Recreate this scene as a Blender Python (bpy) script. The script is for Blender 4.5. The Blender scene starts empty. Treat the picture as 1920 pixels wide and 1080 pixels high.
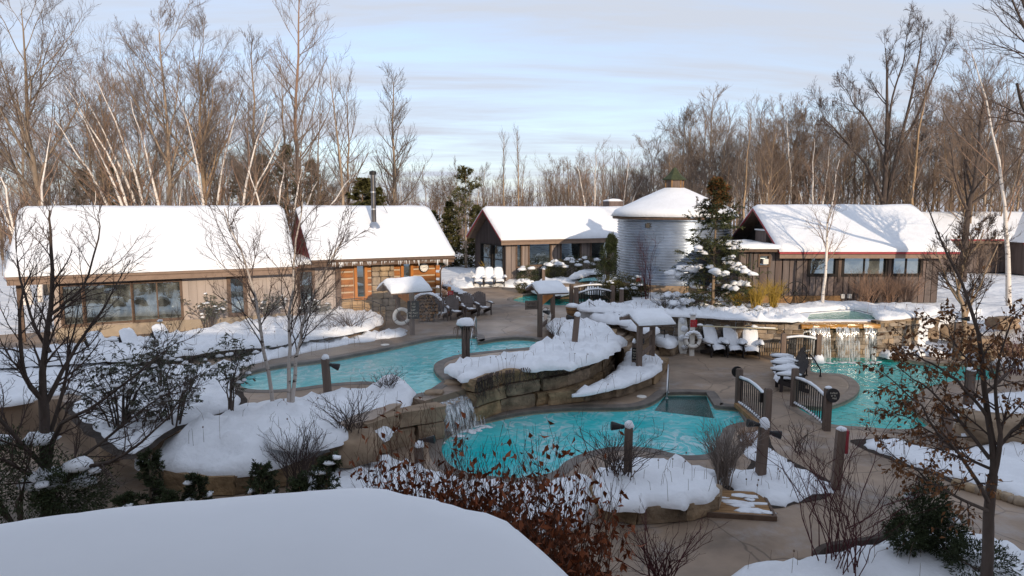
import bpy, bmesh, math, random
import numpy as np
from mathutils import Vector, Matrix, noise
from mathutils.geometry import delaunay_2d_cdt, tessellate_polygon

R = math.radians
scene = bpy.context.scene
COL = scene.collection
rnd = random.Random(7)

# ------------------------------------------------------------------ camera
FPX = 1280.0                      # focal length in pixels of a 1920 wide frame (24 mm)
PITCH = math.atan(154.0 / FPX)    # looking a little down
CH = 6.0                          # camera height over the lower terrace
cam_d = bpy.data.cameras.new('camera')
cam_d.lens = 24.0
cam_d.sensor_width = 36.0
cam_d.clip_start = 0.1
cam_d.clip_end = 2000
cam = bpy.data.objects.new('camera', cam_d)
COL.objects.link(cam)
cam.location = (0, 0, CH)
cam.rotation_euler = (math.pi / 2 - PITCH, 0, 0)
scene.camera = cam

# ------------------------------------------------------------------ world, sun, exposure
SUN_AZ = 22.0      # the sun stands behind the camera, this far to its right
SUN_EL = 17.0
sun_vec = Vector((math.sin(R(SUN_AZ)) * math.cos(R(SUN_EL)), -math.cos(R(SUN_AZ)) * math.cos(R(SUN_EL)), math.sin(R(SUN_EL))))
w = bpy.data.worlds.new("World")
scene.world = w
w.use_nodes = True
nt = w.node_tree
nt.nodes.clear()
def N(t, typ, **kw):
    n = t.nodes.new(typ)
    for k, v in kw.items():
        setattr(n, k, v)
    return n
out = N(nt, 'ShaderNodeOutputWorld')
bg = N(nt, 'ShaderNodeBackground')
bg.inputs['Strength'].default_value = 0.15
sky = N(nt, 'ShaderNodeTexSky', sky_type='NISHITA')
sky.sun_disc = False
sky.sun_elevation = R(SUN_EL)
sky.sun_rotation = R(180 - SUN_AZ)
sky.altitude = 200
sky.air_density = 1.0
sky.dust_density = 1.0
sky.ozone_density = 1.3
tc = N(nt, 'ShaderNodeTexCoord')
sep = N(nt, 'ShaderNodeSeparateXYZ')
nt.links.new(tc.outputs['Generated'], sep.inputs[0])
# thin cirrus lies in a flat layer: project the view direction on it
zc = N(nt, 'ShaderNodeMath', operation='MAXIMUM'); zc.inputs[1].default_value = 0.0
nt.links.new(sep.outputs['Z'], zc.inputs[0])
za = N(nt, 'ShaderNodeMath', operation='ADD'); za.inputs[1].default_value = 0.16
nt.links.new(zc.outputs[0], za.inputs[0])
dx = N(nt, 'ShaderNodeMath', operation='DIVIDE'); dy = N(nt, 'ShaderNodeMath', operation='DIVIDE')
nt.links.new(sep.outputs['X'], dx.inputs[0]); nt.links.new(za.outputs[0], dx.inputs[1])
nt.links.new(sep.outputs['Y'], dy.inputs[0]); nt.links.new(za.outputs[0], dy.inputs[1])
cmb = N(nt, 'ShaderNodeCombineXYZ')
nt.links.new(dx.outputs[0], cmb.inputs[0]); nt.links.new(dy.outputs[0], cmb.inputs[1])
mp = N(nt, 'ShaderNodeMapping')
mp.inputs['Rotation'].default_value = (0, 0, R(-27))
mp.inputs['Scale'].default_value = (0.40, 1.7, 1)
mp.inputs['Location'].default_value = (0.6, 0.35, 0)
nt.links.new(cmb.outputs[0], mp.inputs[0])
n1 = N(nt, 'ShaderNodeTexNoise')
n1.inputs['Scale'].default_value = 1.25
n1.inputs['Detail'].default_value = 6
n1.inputs['Roughness'].default_value = 0.62
n1.inputs['Distortion'].default_value = 0.35
nt.links.new(mp.outputs[0], n1.inputs['Vector'])
cr = N(nt, 'ShaderNodeValToRGB')
cr.color_ramp.elements[0].position = 0.36; cr.color_ramp.elements[0].color = (0.58, 0.58, 0.58, 1)
cr.color_ramp.elements[1].position = 0.62; cr.color_ramp.elements[1].color = (1, 1, 1, 1)
nt.links.new(n1.outputs['Fac'], cr.inputs[0])
mixc = N(nt, 'ShaderNodeMix', data_type='RGBA')
mixc.inputs[7].default_value = (2.35, 2.55, 2.95, 1)      # veil of high cloud
nt.links.new(cr.outputs['Color'], mixc.inputs['Factor'])
skm = N(nt, 'ShaderNodeMix', data_type='RGBA', blend_type='MULTIPLY')
skm.inputs['Factor'].default_value = 1.0
skm.inputs[7].default_value = (0.80, 0.86, 1.0, 1)
nt.links.new(sky.outputs[0], skm.inputs[6])
nt.links.new(skm.outputs[2], mixc.inputs[6])
nt.links.new(mixc.outputs[2], bg.inputs['Color'])
nt.links.new(bg.outputs[0], out.inputs[0])

sl = bpy.data.lights.new('sun', 'SUN')
sl.energy = 2.0
sl.angle = R(0.53)
sl.color = (1.0, 0.82, 0.62)
so = bpy.data.objects.new('sun', sl)
COL.objects.link(so)
so.rotation_euler = (-sun_vec).to_track_quat('-Z', 'Y').to_euler()
so.location = (20, -40, 30)

scene.view_settings.view_transform = 'Standard'
scene.view_settings.look = 'None'
scene.view_settings.exposure = 0.88
scene.view_settings.gamma = 1.0
scene.view_settings.use_curve_mapping = False
scene.render.engine = 'CYCLES'
scene.cycles.max_bounces = 6
scene.cycles.diffuse_bounces = 3
scene.cycles.glossy_bounces = 3
scene.cycles.transmission_bounces = 4
scene.cycles.transparent_max_bounces = 12
scene.cycles.caustics_reflective = False
scene.cycles.caustics_refractive = False
scene.cycles.use_denoising = True

# ------------------------------------------------------------------ points of the place: the ray of a survey pixel met with a level or a depth
_cp, _sp = math.cos(PITCH), math.sin(PITCH)
def ray(px, py):
    u, v = (px - 960) / FPX, (540 - py) / FPX
    return Vector((u, _cp + v * _sp, -_sp + v * _cp))
def G(px, py, z=0.0):
    d = ray(px, py); t = (z - CH) / d.z
    return Vector((d.x * t, d.y * t, z))
def D(px, py, y):
    d = ray(px, py); t = y / d.y
    return Vector((d.x * t, y, CH + d.z * t))
def g2(pts, z):
    return [(G(a, b, z).x, G(a, b, z).y) for a, b in pts]

# ------------------------------------------------------------------ materials
MATS = {}
def mat(name, col, var=0.25, scale=2.0, rough=0.8, bump=0.25, bscale=None, metallic=0.0, spec=0.3, objvar=0.0, stretch=(1, 1, 1), detail=5, col2=None, coords='world', dist=0.02, huevar=0.0):
    m = bpy.data.materials.new(name)
    m.use_nodes = True
    t = m.node_tree
    b = t.nodes['Principled BSDF']
    b.inputs['Roughness'].default_value = rough
    b.inputs['Metallic'].default_value = metallic
    b.inputs['Specular IOR Level'].default_value = spec
    if coords == 'world':
        src = N(t, 'ShaderNodeNewGeometry').outputs['Position']
    else:
        src = N(t, 'ShaderNodeTexCoord').outputs['Object']
    mpn = N(t, 'ShaderNodeMapping')
    mpn.inputs['Scale'].default_value = stretch
    t.links.new(src, mpn.inputs[0])
    no = N(t, 'ShaderNodeTexNoise')
    no.inputs['Scale'].default_value = scale
    no.inputs['Detail'].default_value = detail
    no.inputs['Roughness'].default_value = 0.6
    t.links.new(mpn.outputs[0], no.inputs['Vector'])
    r = N(t, 'ShaderNodeValToRGB')
    r.color_ramp.elements[0].position = 0.3
    r.color_ramp.elements[1].position = 0.7
    c2 = col2 if col2 else tuple(min(1, c * (1 + var)) for c in col)
    c1 = col if col2 else tuple(c * (1 - var) for c in col)
    r.color_ramp.elements[0].color = (*c1, 1)
    r.color_ramp.elements[1].color = (*c2, 1)
    t.links.new(no.outputs['Fac'], r.inputs[0])
    colout = r.outputs['Color']
    if objvar > 0 or huevar > 0:
        oi = N(t, 'ShaderNodeObjectInfo')
        mr = N(t, 'ShaderNodeMapRange')
        mr.inputs['To Min'].default_value = 1 - objvar
        mr.inputs['To Max'].default_value = 1 + objvar
        t.links.new(oi.outputs['Random'], mr.inputs['Value'])
        hs = N(t, 'ShaderNodeHueSaturation')
        t.links.new(mr.outputs[0], hs.inputs['Value'])
        if huevar > 0:
            ml = N(t, 'ShaderNodeMath', operation='MULTIPLY'); ml.inputs[1].default_value = 7.13
            fr = N(t, 'ShaderNodeMath', operation='FRACT')
            t.links.new(oi.outputs['Random'], ml.inputs[0]); t.links.new(ml.outputs[0], fr.inputs[0])
            mr2 = N(t, 'ShaderNodeMapRange')
            mr2.inputs['To Min'].default_value = 1 - huevar; mr2.inputs['To Max'].default_value = 1 + huevar
            t.links.new(fr.outputs[0], mr2.inputs['Value'])
            t.links.new(mr2.outputs[0], hs.inputs['Saturation'])
        t.links.new(colout, hs.inputs['Color'])
        colout = hs.outputs['Color']
    t.links.new(colout, b.inputs['Base Color'])
    if bump > 0:
        nb = N(t, 'ShaderNodeTexNoise')
        nb.inputs['Scale'].default_value = bscale or scale * 6
        nb.inputs['Detail'].default_value = 4
        t.links.new(mpn.outputs[0], nb.inputs['Vector'])
        bp = N(t, 'ShaderNodeBump')
        bp.inputs['Strength'].default_value = bump
        bp.inputs['Distance'].default_value = dist
        t.links.new(nb.outputs['Fac'], bp.inputs['Height'])
        t.links.new(bp.outputs[0], b.inputs['Normal'])
    m['bsdf'] = b.name
    MATS[name] = m
    return m

snow = mat('snow', (0.80, 0.815, 0.84), var=0.05, scale=2.2, rough=0.6, bump=0.6, bscale=11.0, spec=0.25, dist=0.04, detail=9)
snow_s = mat('snow_smooth', (0.80, 0.815, 0.84), var=0.03, scale=0.5, rough=0.6, bump=0.12, bscale=3.0, spec=0.25, dist=0.03)
snowg = mat('snow_ground', (0.78, 0.80, 0.83), var=0.05, scale=0.25, rough=0.7, bump=0.8, bscale=1.2, spec=0.2, dist=0.25)
conc = mat('paving', (0.265, 0.192, 0.135), var=0.55, scale=0.42, rough=0.6, bump=0.35, bscale=9, spec=0.4, detail=8, dist=0.015)
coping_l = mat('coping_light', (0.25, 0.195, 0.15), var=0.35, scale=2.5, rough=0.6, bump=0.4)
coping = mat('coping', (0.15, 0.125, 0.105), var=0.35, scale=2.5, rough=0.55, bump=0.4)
tan_rock = mat('rock', (0.27, 0.195, 0.13), var=0.4, scale=1.3, rough=0.85, bump=0.8, bscale=5, detail=8, dist=0.05)
block = mat('sandstone', (0.255, 0.18, 0.11), var=0.6, scale=2.2, rough=0.9, bump=1.0, bscale=12, objvar=0.22, huevar=0.15, detail=9, dist=0.04)
ledge = mat('ledgestone', (0.245, 0.19, 0.14), var=0.35, scale=4, rough=0.9, bump=0.6, bscale=14, objvar=0.42, huevar=0.3, dist=0.02)
mortar = mat('mortar', (0.055, 0.045, 0.038), var=0.3, scale=4)
plaster = mat('pool_plaster', (0.10, 0.50, 0.50), var=0.1, scale=1, bump=0)
tilem = mat('pool_tile', (0.36, 0.31, 0.22), var=0.2, scale=8, rough=0.4)
board_tan = mat('board_tan', (0.40, 0.335, 0.295), var=0.12, scale=3, rough=0.8, bump=0.3, stretch=(1, 1, 0.12), objvar=0.07, bscale=20)
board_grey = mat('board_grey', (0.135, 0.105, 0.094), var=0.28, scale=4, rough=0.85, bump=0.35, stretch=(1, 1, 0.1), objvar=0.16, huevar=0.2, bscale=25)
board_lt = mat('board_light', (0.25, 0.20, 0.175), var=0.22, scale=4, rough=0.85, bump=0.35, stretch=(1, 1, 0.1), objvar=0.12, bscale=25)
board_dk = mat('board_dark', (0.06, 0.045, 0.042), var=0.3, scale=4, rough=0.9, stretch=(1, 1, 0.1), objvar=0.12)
trim_br = mat('trim_brown', (0.13, 0.085, 0.06), var=0.25, scale=5, rough=0.7)
fascia = mat('fascia', (0.24, 0.165, 0.12), var=0.15, scale=3, rough=0.7)
darkin = mat('dark_backing', (0.02, 0.016, 0.014), var=0.2, bump=0)
redm = mat('red_metal', (0.33, 0.035, 0.045), var=0.15, scale=3, rough=0.45, bump=0.05)
logm = mat('log_wood', (0.33, 0.125, 0.032), var=0.5, scale=5, rough=0.75, bump=0.5, stretch=(0.25, 0.25, 1), objvar=0.25, bscale=18, detail=8)
logw = mat('log_pale', (0.36, 0.24, 0.13), var=0.35, scale=4, rough=0.8, bump=0.4, stretch=(0.3, 0.3, 1), objvar=0.12)
chink = mat('chinking', (0.52, 0.42, 0.30), var=0.15, scale=6, rough=0.9)
orangew = mat('orange_wood', (0.42, 0.15, 0.025), var=0.25, scale=6, rough=0.6, bump=0.2, stretch=(1, 1, 0.2))
weath = mat('weathered_wood', (0.15, 0.108, 0.085), var=0.35, scale=6, rough=0.85, bump=0.5, stretch=(1, 1, 0.12), objvar=0.12, bscale=22)
deckw = mat('deck_wood', (0.27, 0.155, 0.07), var=0.3, scale=5, rough=0.8, bump=0.3, stretch=(0.3, 1, 1), objvar=0.15)
fstone = mat('field_stone', (0.30, 0.225, 0.15), var=0.35, scale=4, rough=0.9, bump=0.5, objvar=0.25, huevar=0.2)
blackm = mat('black_metal', (0.012, 0.011, 0.011), var=0.2, rough=0.45, bump=0, spec=0.4)
steel = mat('steel', (0.55, 0.55, 0.56), var=0.1, rough=0.28, bump=0, metallic=1.0)
polyd = mat('dark_polywood', (0.115, 0.092, 0.082), var=0.12, scale=8, rough=0.6, bump=0.15, objvar=0.08)
polyk = mat('darkest_polywood', (0.032, 0.026, 0.025), var=0.12, scale=8, rough=0.6, bump=0.15)
ringw = mat('ring_white', (0.72, 0.69, 0.63), var=0.1, scale=5, rough=0.6, bump=0.1)
polew = mat('pole_pale', (0.60, 0.52, 0.33), var=0.1, scale=5, rough=0.6, bump=0.1)
signblk = mat('sign_black', (0.018, 0.015, 0.014), var=0.2, rough=0.5, bump=0)
signbrn = mat('sign_brown', (0.13, 0.095, 0.075), var=0.2, rough=0.7, bump=0.1)
signred = mat('sign_red', (0.42, 0.015, 0.02), var=0.1, rough=0.5, bump=0)
ink = mat('sign_letters', (0.55, 0.50, 0.40), var=0.05, rough=0.6, bump=0)
inkd = mat('sign_letters_dark', (0.03, 0.025, 0.02), var=0.05, rough=0.6, bump=0)
clockf = mat('clock_face', (0.75, 0.72, 0.66), var=0.05, rough=0.5, bump=0)
greenroof = mat('green_shingle', (0.045, 0.055, 0.026), var=0.3, scale=8, rough=0.8)
icem = mat('ice', (0.72, 0.72, 0.72), var=0.1, rough=0.15, bump=0.2, spec=0.6)
bark_br = mat('bark_brown', (0.29, 0.21, 0.14), var=0.4, scale=3, rough=0.95, bump=0.6, stretch=(1, 1, 0.25), objvar=0.25, huevar=0.2)
bark_dk = mat('bark_dark', (0.085, 0.064, 0.053), var=0.4, scale=4, rough=0.95, bump=0.6, stretch=(1, 1, 0.3), objvar=0.15)
twig_br = mat('twig_brown', (0.19, 0.142, 0.112), var=0.2, scale=0.5, rough=0.95, bump=0, objvar=0.25, huevar=0.25)
twig_dk = mat('twig_dark', (0.078, 0.055, 0.047), var=0.2, scale=0.5, rough=0.95, bump=0)
twig_red = mat('twig_red', (0.075, 0.022, 0.024), var=0.2, scale=0.5, rough=0.9, bump=0)
twig_pale = mat('twig_pale', (0.30, 0.19, 0.13), var=0.2, scale=0.5, rough=0.9, bump=0, objvar=0.15)
twig_rus = mat('twig_russet', (0.10, 0.045, 0.028), var=0.2, scale=0.5, rough=0.9, bump=0)
twig_yel = mat('twig_yellow', (0.42, 0.28, 0.05), var=0.2, scale=0.8, rough=0.9, bump=0)
leaf_br = mat('leaf_beech', (0.20, 0.092, 0.038), var=0.5, scale=6, rough=0.7, bump=0, spec=0.2)
leaf_rd = mat('leaf_russet', (0.21, 0.062, 0.024), var=0.5, scale=6, rough=0.7, bump=0, spec=0.2)
everl = mat('evergreen_grey', (0.075, 0.078, 0.05), var=0.4, scale=4, rough=0.6, bump=0)
ever = mat('evergreen', (0.042, 0.055, 0.022), var=0.45, scale=3, rough=0.7, bump=0, objvar=0.15)
ever_y = mat('evergreen_olive', (0.08, 0.076, 0.026), var=0.45, scale=3, rough=0.7, bump=0, objvar=0.2)
ever_r = mat('evergreen_rust', (0.16, 0.065, 0.018), var=0.4, scale=3, rough=0.7, bump=0)
soilm = mat('soil', (0.045, 0.034, 0.027), var=0.4, scale=5, rough=1.0, bump=0.8)
spillw = mat('wet_slab', (0.26, 0.16, 0.075), var=0.5, scale=2.5, rough=0.22, bump=0.5, spec=0.6)
orange_lip = mat('iron_stained_slab', (0.42, 0.20, 0.04), var=0.3, scale=2.5, rough=0.25, bump=0.5, spec=0.6)
stucco = mat('stucco', (0.35, 0.285, 0.215), var=0.12, scale=3, rough=0.9)
pinkplank = mat('lodge_wall', (0.62, 0.53, 0.43), var=0.15, scale=2)  # unseen wall kept pale cream to bounce warm fill into the foreground

# birch bark: white with dark lenticels
def birch_mat(nm='birch_bark', c=(0.74, 0.67, 0.60)):
    m = mat(nm, c, var=0.15, scale=1.5, rough=0.8, bump=0.2, objvar=0.1)
    t = m.node_tree; b = t.nodes['Principled BSDF']
    src = b.inputs['Base Color'].links[0].from_socket
    g = N(t, 'ShaderNodeNewGeometry')
    mp_ = N(t, 'ShaderNodeMapping'); mp_.inputs['Scale'].default_value = (2.5, 2.5, 9)
    t.links.new(g.outputs['Position'], mp_.inputs[0])
    no = N(t, 'ShaderNodeTexNoise'); no.inputs['Scale'].default_value = 1.6; no.inputs['Detail'].default_value = 3
    t.links.new(mp_.outputs[0], no.inputs['Vector'])
    r = N(t, 'ShaderNodeValToRGB')
    r.color_ramp.elements[0].position = 0.60; r.color_ramp.elements[0].color = (0, 0, 0, 1)
    r.color_ramp.elements[1].position = 0.68; r.color_ramp.elements[1].color = (1, 1, 1, 1)
    t.links.new(no.outputs['Fac'], r.inputs[0])
    mx = N(t, 'ShaderNodeMix', data_type='RGBA')
    mx.inputs[7].default_value = (0.05, 0.035, 0.03, 1)
    t.links.new(r.outputs['Color'], mx.inputs['Factor'])
    t.links.new(src, mx.inputs[6]); t.links.new(mx.outputs[2], b.inputs['Base Color'])
    return m
birch = birch_mat(); birch_g = birch_mat('birch_bark_grey', (0.40, 0.35, 0.31))

# paving: stamped slate joints and damp patches
def paving_nodes(m):
    t = m.node_tree; b = t.nodes['Principled BSDF']
    src = b.inputs['Base Color'].links[0].from_socket
    nrm = b.inputs['Normal'].links[0].from_socket
    g = N(t, 'ShaderNodeNewGeometry')
    nz = N(t, 'ShaderNodeTexNoise'); nz.inputs['Scale'].default_value = 0.7; nz.inputs['Detail'].default_value = 3
    t.links.new(g.outputs['Position'], nz.inputs['Vector'])
    ms = N(t, 'ShaderNodeMix', data_type='RGBA'); ms.inputs['Factor'].default_value = 0.35
    t.links.new(g.outputs['Position'], ms.inputs[6]); t.links.new(nz.outputs['Color'], ms.inputs[7])
    v = N(t, 'ShaderNodeTexVoronoi', feature='DISTANCE_TO_EDGE'); v.inputs['Scale'].default_value = 0.75
    t.links.new(ms.outputs[2], v.inputs['Vector'])
    r = N(t, 'ShaderNodeValToRGB')
    r.color_ramp.elements[0].position = 0.0; r.color_ramp.elements[0].color = (0.5, 0.5, 0.5, 1)
    r.color_ramp.elements[1].position = 0.012; r.color_ramp.elements[1].color = (1, 1, 1, 1)
    t.links.new(v.outputs['Distance'], r.inputs[0])
    mu = N(t, 'ShaderNodeMix', data_type='RGBA', blend_type='MULTIPLY'); mu.inputs['Factor'].default_value = 1.0
    t.links.new(src, mu.inputs[6]); t.links.new(r.outputs['Color'], mu.inputs[7])
    # dry frost and salt bloom on the slabs
    nf = N(t, 'ShaderNodeTexNoise'); nf.inputs['Scale'].default_value = 0.45; nf.inputs['Detail'].default_value = 9; nf.inputs['Roughness'].default_value = 0.72
    t.links.new(g.outputs['Position'], nf.inputs['Vector'])
    rf = N(t, 'ShaderNodeValToRGB')
    rf.color_ramp.elements[0].position = 0.53; rf.color_ramp.elements[0].color = (0, 0, 0, 1)
    rf.color_ramp.elements[1].position = 0.82; rf.color_ramp.elements[1].color = (0.75, 0.75, 0.75, 1)
    t.links.new(nf.outputs['Fac'], rf.inputs[0])
    mx = N(t, 'ShaderNodeMix', data_type='RGBA'); mx.inputs[7].default_value = (0.46, 0.46, 0.48, 1)
    t.links.new(rf.outputs['Color'], mx.inputs['Factor'])
    t.links.new(mu.outputs[2], mx.inputs[6])
    t.links.new(mx.outputs[2], b.inputs['Base Color'])
    nw = N(t, 'ShaderNodeTexNoise'); nw.inputs['Scale'].default_value = 0.3; nw.inputs['Detail'].default_value = 4
    t.links.new(g.outputs['Position'], nw.inputs['Vector'])
    mr = N(t, 'ShaderNodeMapRange'); mr.inputs['From Min'].default_value = 0.35; mr.inputs['From Max'].default_value = 0.65
    mr.inputs['To Min'].default_value = 0.3; mr.inputs['To Max'].default_value = 0.75
    t.links.new(nw.outputs['Fac'], mr.inputs['Value']); t.links.new(mr.outputs[0], b.inputs['Roughness'])
    bp = N(t, 'ShaderNodeBump'); bp.inputs['Strength'].default_value = 0.5; bp.inputs['Distance'].default_value = 0.02
    t.links.new(r.outputs['Color'], bp.inputs['Height']); t.links.new(nrm, bp.inputs['Normal'])
    t.links.new(bp.outputs[0], b.inputs['Normal'])
paving_nodes(conc)

def glass_mat(name, tint=(0.02, 0.024, 0.024), refl=0.45, streak=(1, 1, 1), top=3.0):
    m = bpy.data.materials.new(name); m.use_nodes = True
    t = m.node_tree; t.nodes.clear()
    o = N(t, 'ShaderNodeOutputMaterial')
    d = N(t, 'ShaderNodeBsdfDiffuse')
    g = N(t, 'ShaderNodeNewGeometry')
    no = N(t, 'ShaderNodeTexNoise'); no.inputs['Scale'].default_value = 1.4; no.inputs['Detail'].default_value = 4
    ms = N(t, 'ShaderNodeMapping'); ms.inputs['Scale'].default_value = streak
    t.links.new(g.outputs['Position'], ms.inputs[0]); t.links.new(ms.outputs[0], no.inputs['Vector'])
    r = N(t, 'ShaderNodeValToRGB')
    r.color_ramp.elements[0].position = 0.4; r.color_ramp.elements[0].color = (*[c * 0.5 for c in tint], 1)
    r.color_ramp.elements[1].position = 0.65; r.color_ramp.elements[1].color = (*[c * top for c in tint], 1)
    t.links.new(no.outputs['Fac'], r.inputs[0]); t.links.new(r.outputs['Color'], d.inputs['Color'])
    gl = N(t, 'ShaderNodeBsdfGlossy'); gl.inputs['Roughness'].default_value = 0.02
    gl.inputs['Color'].default_value = (0.82, 0.95, 0.98, 1)
    nb = N(t, 'ShaderNodeTexNoise'); nb.inputs['Scale'].default_value = 0.8
    t.links.new(g.outputs['Position'], nb.inputs['Vector'])
    bp = N(t, 'ShaderNodeBump'); bp.inputs['Strength'].default_value = 0.12; bp.inputs['Distance'].default_value = 0.05
    t.links.new(nb.outputs['Fac'], bp.inputs['Height']); t.links.new(bp.outputs[0], gl.inputs['Normal'])
    mx = N(t, 'ShaderNodeMixShader'); mx.inputs[0].default_value = refl
    t.links.new(d.outputs[0], mx.inputs[1]); t.links.new(gl.outputs[0], mx.inputs[2])
    t.links.new(mx.outputs[0], o.inputs[0])
    return m
glass = glass_mat('window_glass')
glass_l = glass_mat('window_glass_pale', tint=(0.085, 0.09, 0.082), refl=0.5)  # light mottle painted into the pane in place of reflections
glass_t = glass_mat('window_glass_painted_trees', tint=(0.075, 0.08, 0.075), refl=0.38, streak=(2.2, 2.2, 1.1), top=2.6)  # mottled tint paints reflected trees into the pane colour

def water_mat(name, deep, shallow, foam=0.5, fscale=1.2, wave=0.3, wscale=3.0, opac=0.8, fthr=0.56):
    m = bpy.data.materials.new(name); m.use_nodes = True
    t = m.node_tree; t.nodes.clear()
    o = N(t, 'ShaderNodeOutputMaterial')
    g = N(t, 'ShaderNodeNewGeometry'); P = g.outputs['Position']
    big = N(t, 'ShaderNodeTexNoise'); big.inputs['Scale'].default_value = 0.35; big.inputs['Detail'].default_value = 4
    t.links.new(P, big.inputs['Vector'])
    rc = N(t, 'ShaderNodeValToRGB')
    rc.color_ramp.elements[0].position = 0.35; rc.color_ramp.elements[0].color = (*deep, 1)
    rc.color_ramp.elements[1].position = 0.68; rc.color_ramp.elements[1].color = (*shallow, 1)
    t.links.new(big.outputs['Fac'], rc.inputs[0])
    # foam strands: ridges of a warped noise, in patches
    wn = N(t, 'ShaderNodeTexNoise'); wn.inputs['Scale'].default_value = fscale * 0.5; wn.inputs['Detail'].default_value = 2
    t.links.new(P, wn.inputs['Vector'])
    wm = N(t, 'ShaderNodeMix', data_type='RGBA', blend_type='LINEAR_LIGHT'); wm.inputs['Factor'].default_value = 0.6
    t.links.new(P, wm.inputs[6]); t.links.new(wn.outputs['Color'], wm.inputs[7])
    fn = N(t, 'ShaderNodeTexNoise'); fn.inputs['Scale'].default_value = fscale; fn.inputs['Detail'].default_value = 5; fn.inputs['Distortion'].default_value = 1.6
    t.links.new(wm.outputs[2], fn.inputs['Vector'])
    sb = N(t, 'ShaderNodeMath', operation='SUBTRACT'); sb.inputs[1].default_value = 0.5
    ab = N(t, 'ShaderNodeMath', operation='ABSOLUTE')
    t.links.new(fn.outputs['Fac'], sb.inputs[0]); t.links.new(sb.outputs[0], ab.inputs[0])
    rr = N(t, 'ShaderNodeMapRange'); rr.inputs['From Min'].default_value = 0.0; rr.inputs['From Max'].default_value = 0.06
    rr.inputs['To Min'].default_value = 1; rr.inputs['To Max'].default_value = 0
    t.links.new(ab.outputs[0], rr.inputs['Value'])
    pn = N(t, 'ShaderNodeTexNoise'); pn.inputs['Scale'].default_value = 0.42; pn.inputs['Detail'].default_value = 3
    mpp = N(t, 'ShaderNodeMapping'); mpp.inputs['Location'].default_value = (4.2, 1.7, 0)
    t.links.new(P, mpp.inputs[0]); t.links.new(mpp.outputs[0], pn.inputs['Vector'])
    pr = N(t, 'ShaderNodeMapRange'); pr.inputs['From Min'].default_value = fthr - 0.08; pr.inputs['From Max'].default_value = fthr + 0.14
    t.links.new(pn.outputs['Fac'], pr.inputs['Value'])
    fm = N(t, 'ShaderNodeMath', operation='MULTIPLY'); t.links.new(rr.outputs[0], fm.inputs[0]); t.links.new(pr.outputs[0], fm.inputs[1])
    f2 = N(t, 'ShaderNodeMath', operation='MULTIPLY'); f2.inputs[1].default_value = foam; t.links.new(fm.outputs[0], f2.inputs[0])
    f3 = N(t, 'ShaderNodeMath', operation='MULTIPLY'); f3.inputs[1].default_value = foam * 0.25; t.links.new(pr.outputs[0], f3.inputs[0])
    f4 = N(t, 'ShaderNodeMath', operation='ADD', use_clamp=True); t.links.new(f2.outputs[0], f4.inputs[0]); t.links.new(f3.outputs[0], f4.inputs[1])
    cm = N(t, 'ShaderNodeMix', data_type='RGBA'); cm.inputs[7].default_value = (0.66, 0.80, 0.82, 1)
    t.links.new(f4.outputs[0], cm.inputs['Factor']); t.links.new(rc.outputs['Color'], cm.inputs[6])
    d = N(t, 'ShaderNodeBsdfDiffuse'); t.links.new(cm.outputs[2], d.inputs['Color'])
    tr = N(t, 'ShaderNodeBsdfTransparent'); tr.inputs['Color'].default_value = (0.55, 0.9, 0.9, 1)
    m1 = N(t, 'ShaderNodeMixShader'); m1.inputs[0].default_value = opac
    t.links.new(tr.outputs[0], m1.inputs[1]); t.links.new(d.outputs[0], m1.inputs[2])
    gl = N(t, 'ShaderNodeBsdfGlossy'); gl.inputs['Roughness'].default_value = 0.04
    wv = N(t, 'ShaderNodeTexNoise'); wv.inputs['Scale'].default_value = wscale; wv.inputs['Detail'].default_value = 3; wv.inputs['Distortion'].default_value = 0.4
    t.links.new(P, wv.inputs['Vector'])
    bp = N(t, 'ShaderNodeBump'); bp.inputs['Strength'].default_value = wave; bp.inputs['Distance'].default_value = 0.12
    t.links.new(wv.outputs['Fac'], bp.inputs['Height'])
    t.links.new(bp.outputs[0], gl.inputs['Normal'])
    fr = N(t, 'ShaderNodeFresnel'); fr.inputs['IOR'].default_value = 1.33
    t.links.new(bp.outputs[0], fr.inputs['Normal'])
    m2 = N(t, 'ShaderNodeMixShader')
    t.links.new(fr.outputs[0], m2.inputs[0]); t.links.new(m1.outputs[0], m2.inputs[1]); t.links.new(gl.outputs[0], m2.inputs[2])
    t.links.new(m2.outputs[0], o.inputs[0])
    return m
water_low = water_mat('pool_water_teal', (0.012, 0.55, 0.57), (0.06, 0.68, 0.69), foam=0.7, fscale=1.3, wave=0.35, wscale=3.5, opac=0.82, fthr=0.44)
water_up = water_mat('pool_water_pale', (0.06, 0.54, 0.56), (0.20, 0.67, 0.68), foam=0.6, fscale=1.6, wave=0.3, wscale=3.0, opac=0.85, fthr=0.5)  # paler tone: steam haze and reflection put into the water colour
water_rt = water_mat('pool_water_green', (0.03, 0.54, 0.49), (0.14, 0.68, 0.60), foam=0.2, fscale=2.0, wave=0.75, wscale=2.6, opac=0.82, fthr=0.6)
water_sp = water_mat('pool_water_spa', (0.16, 0.42, 0.33), (0.26, 0.50, 0.40), foam=0.1, fscale=2.0, wave=0.3, wscale=3, opac=0.7)

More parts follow.
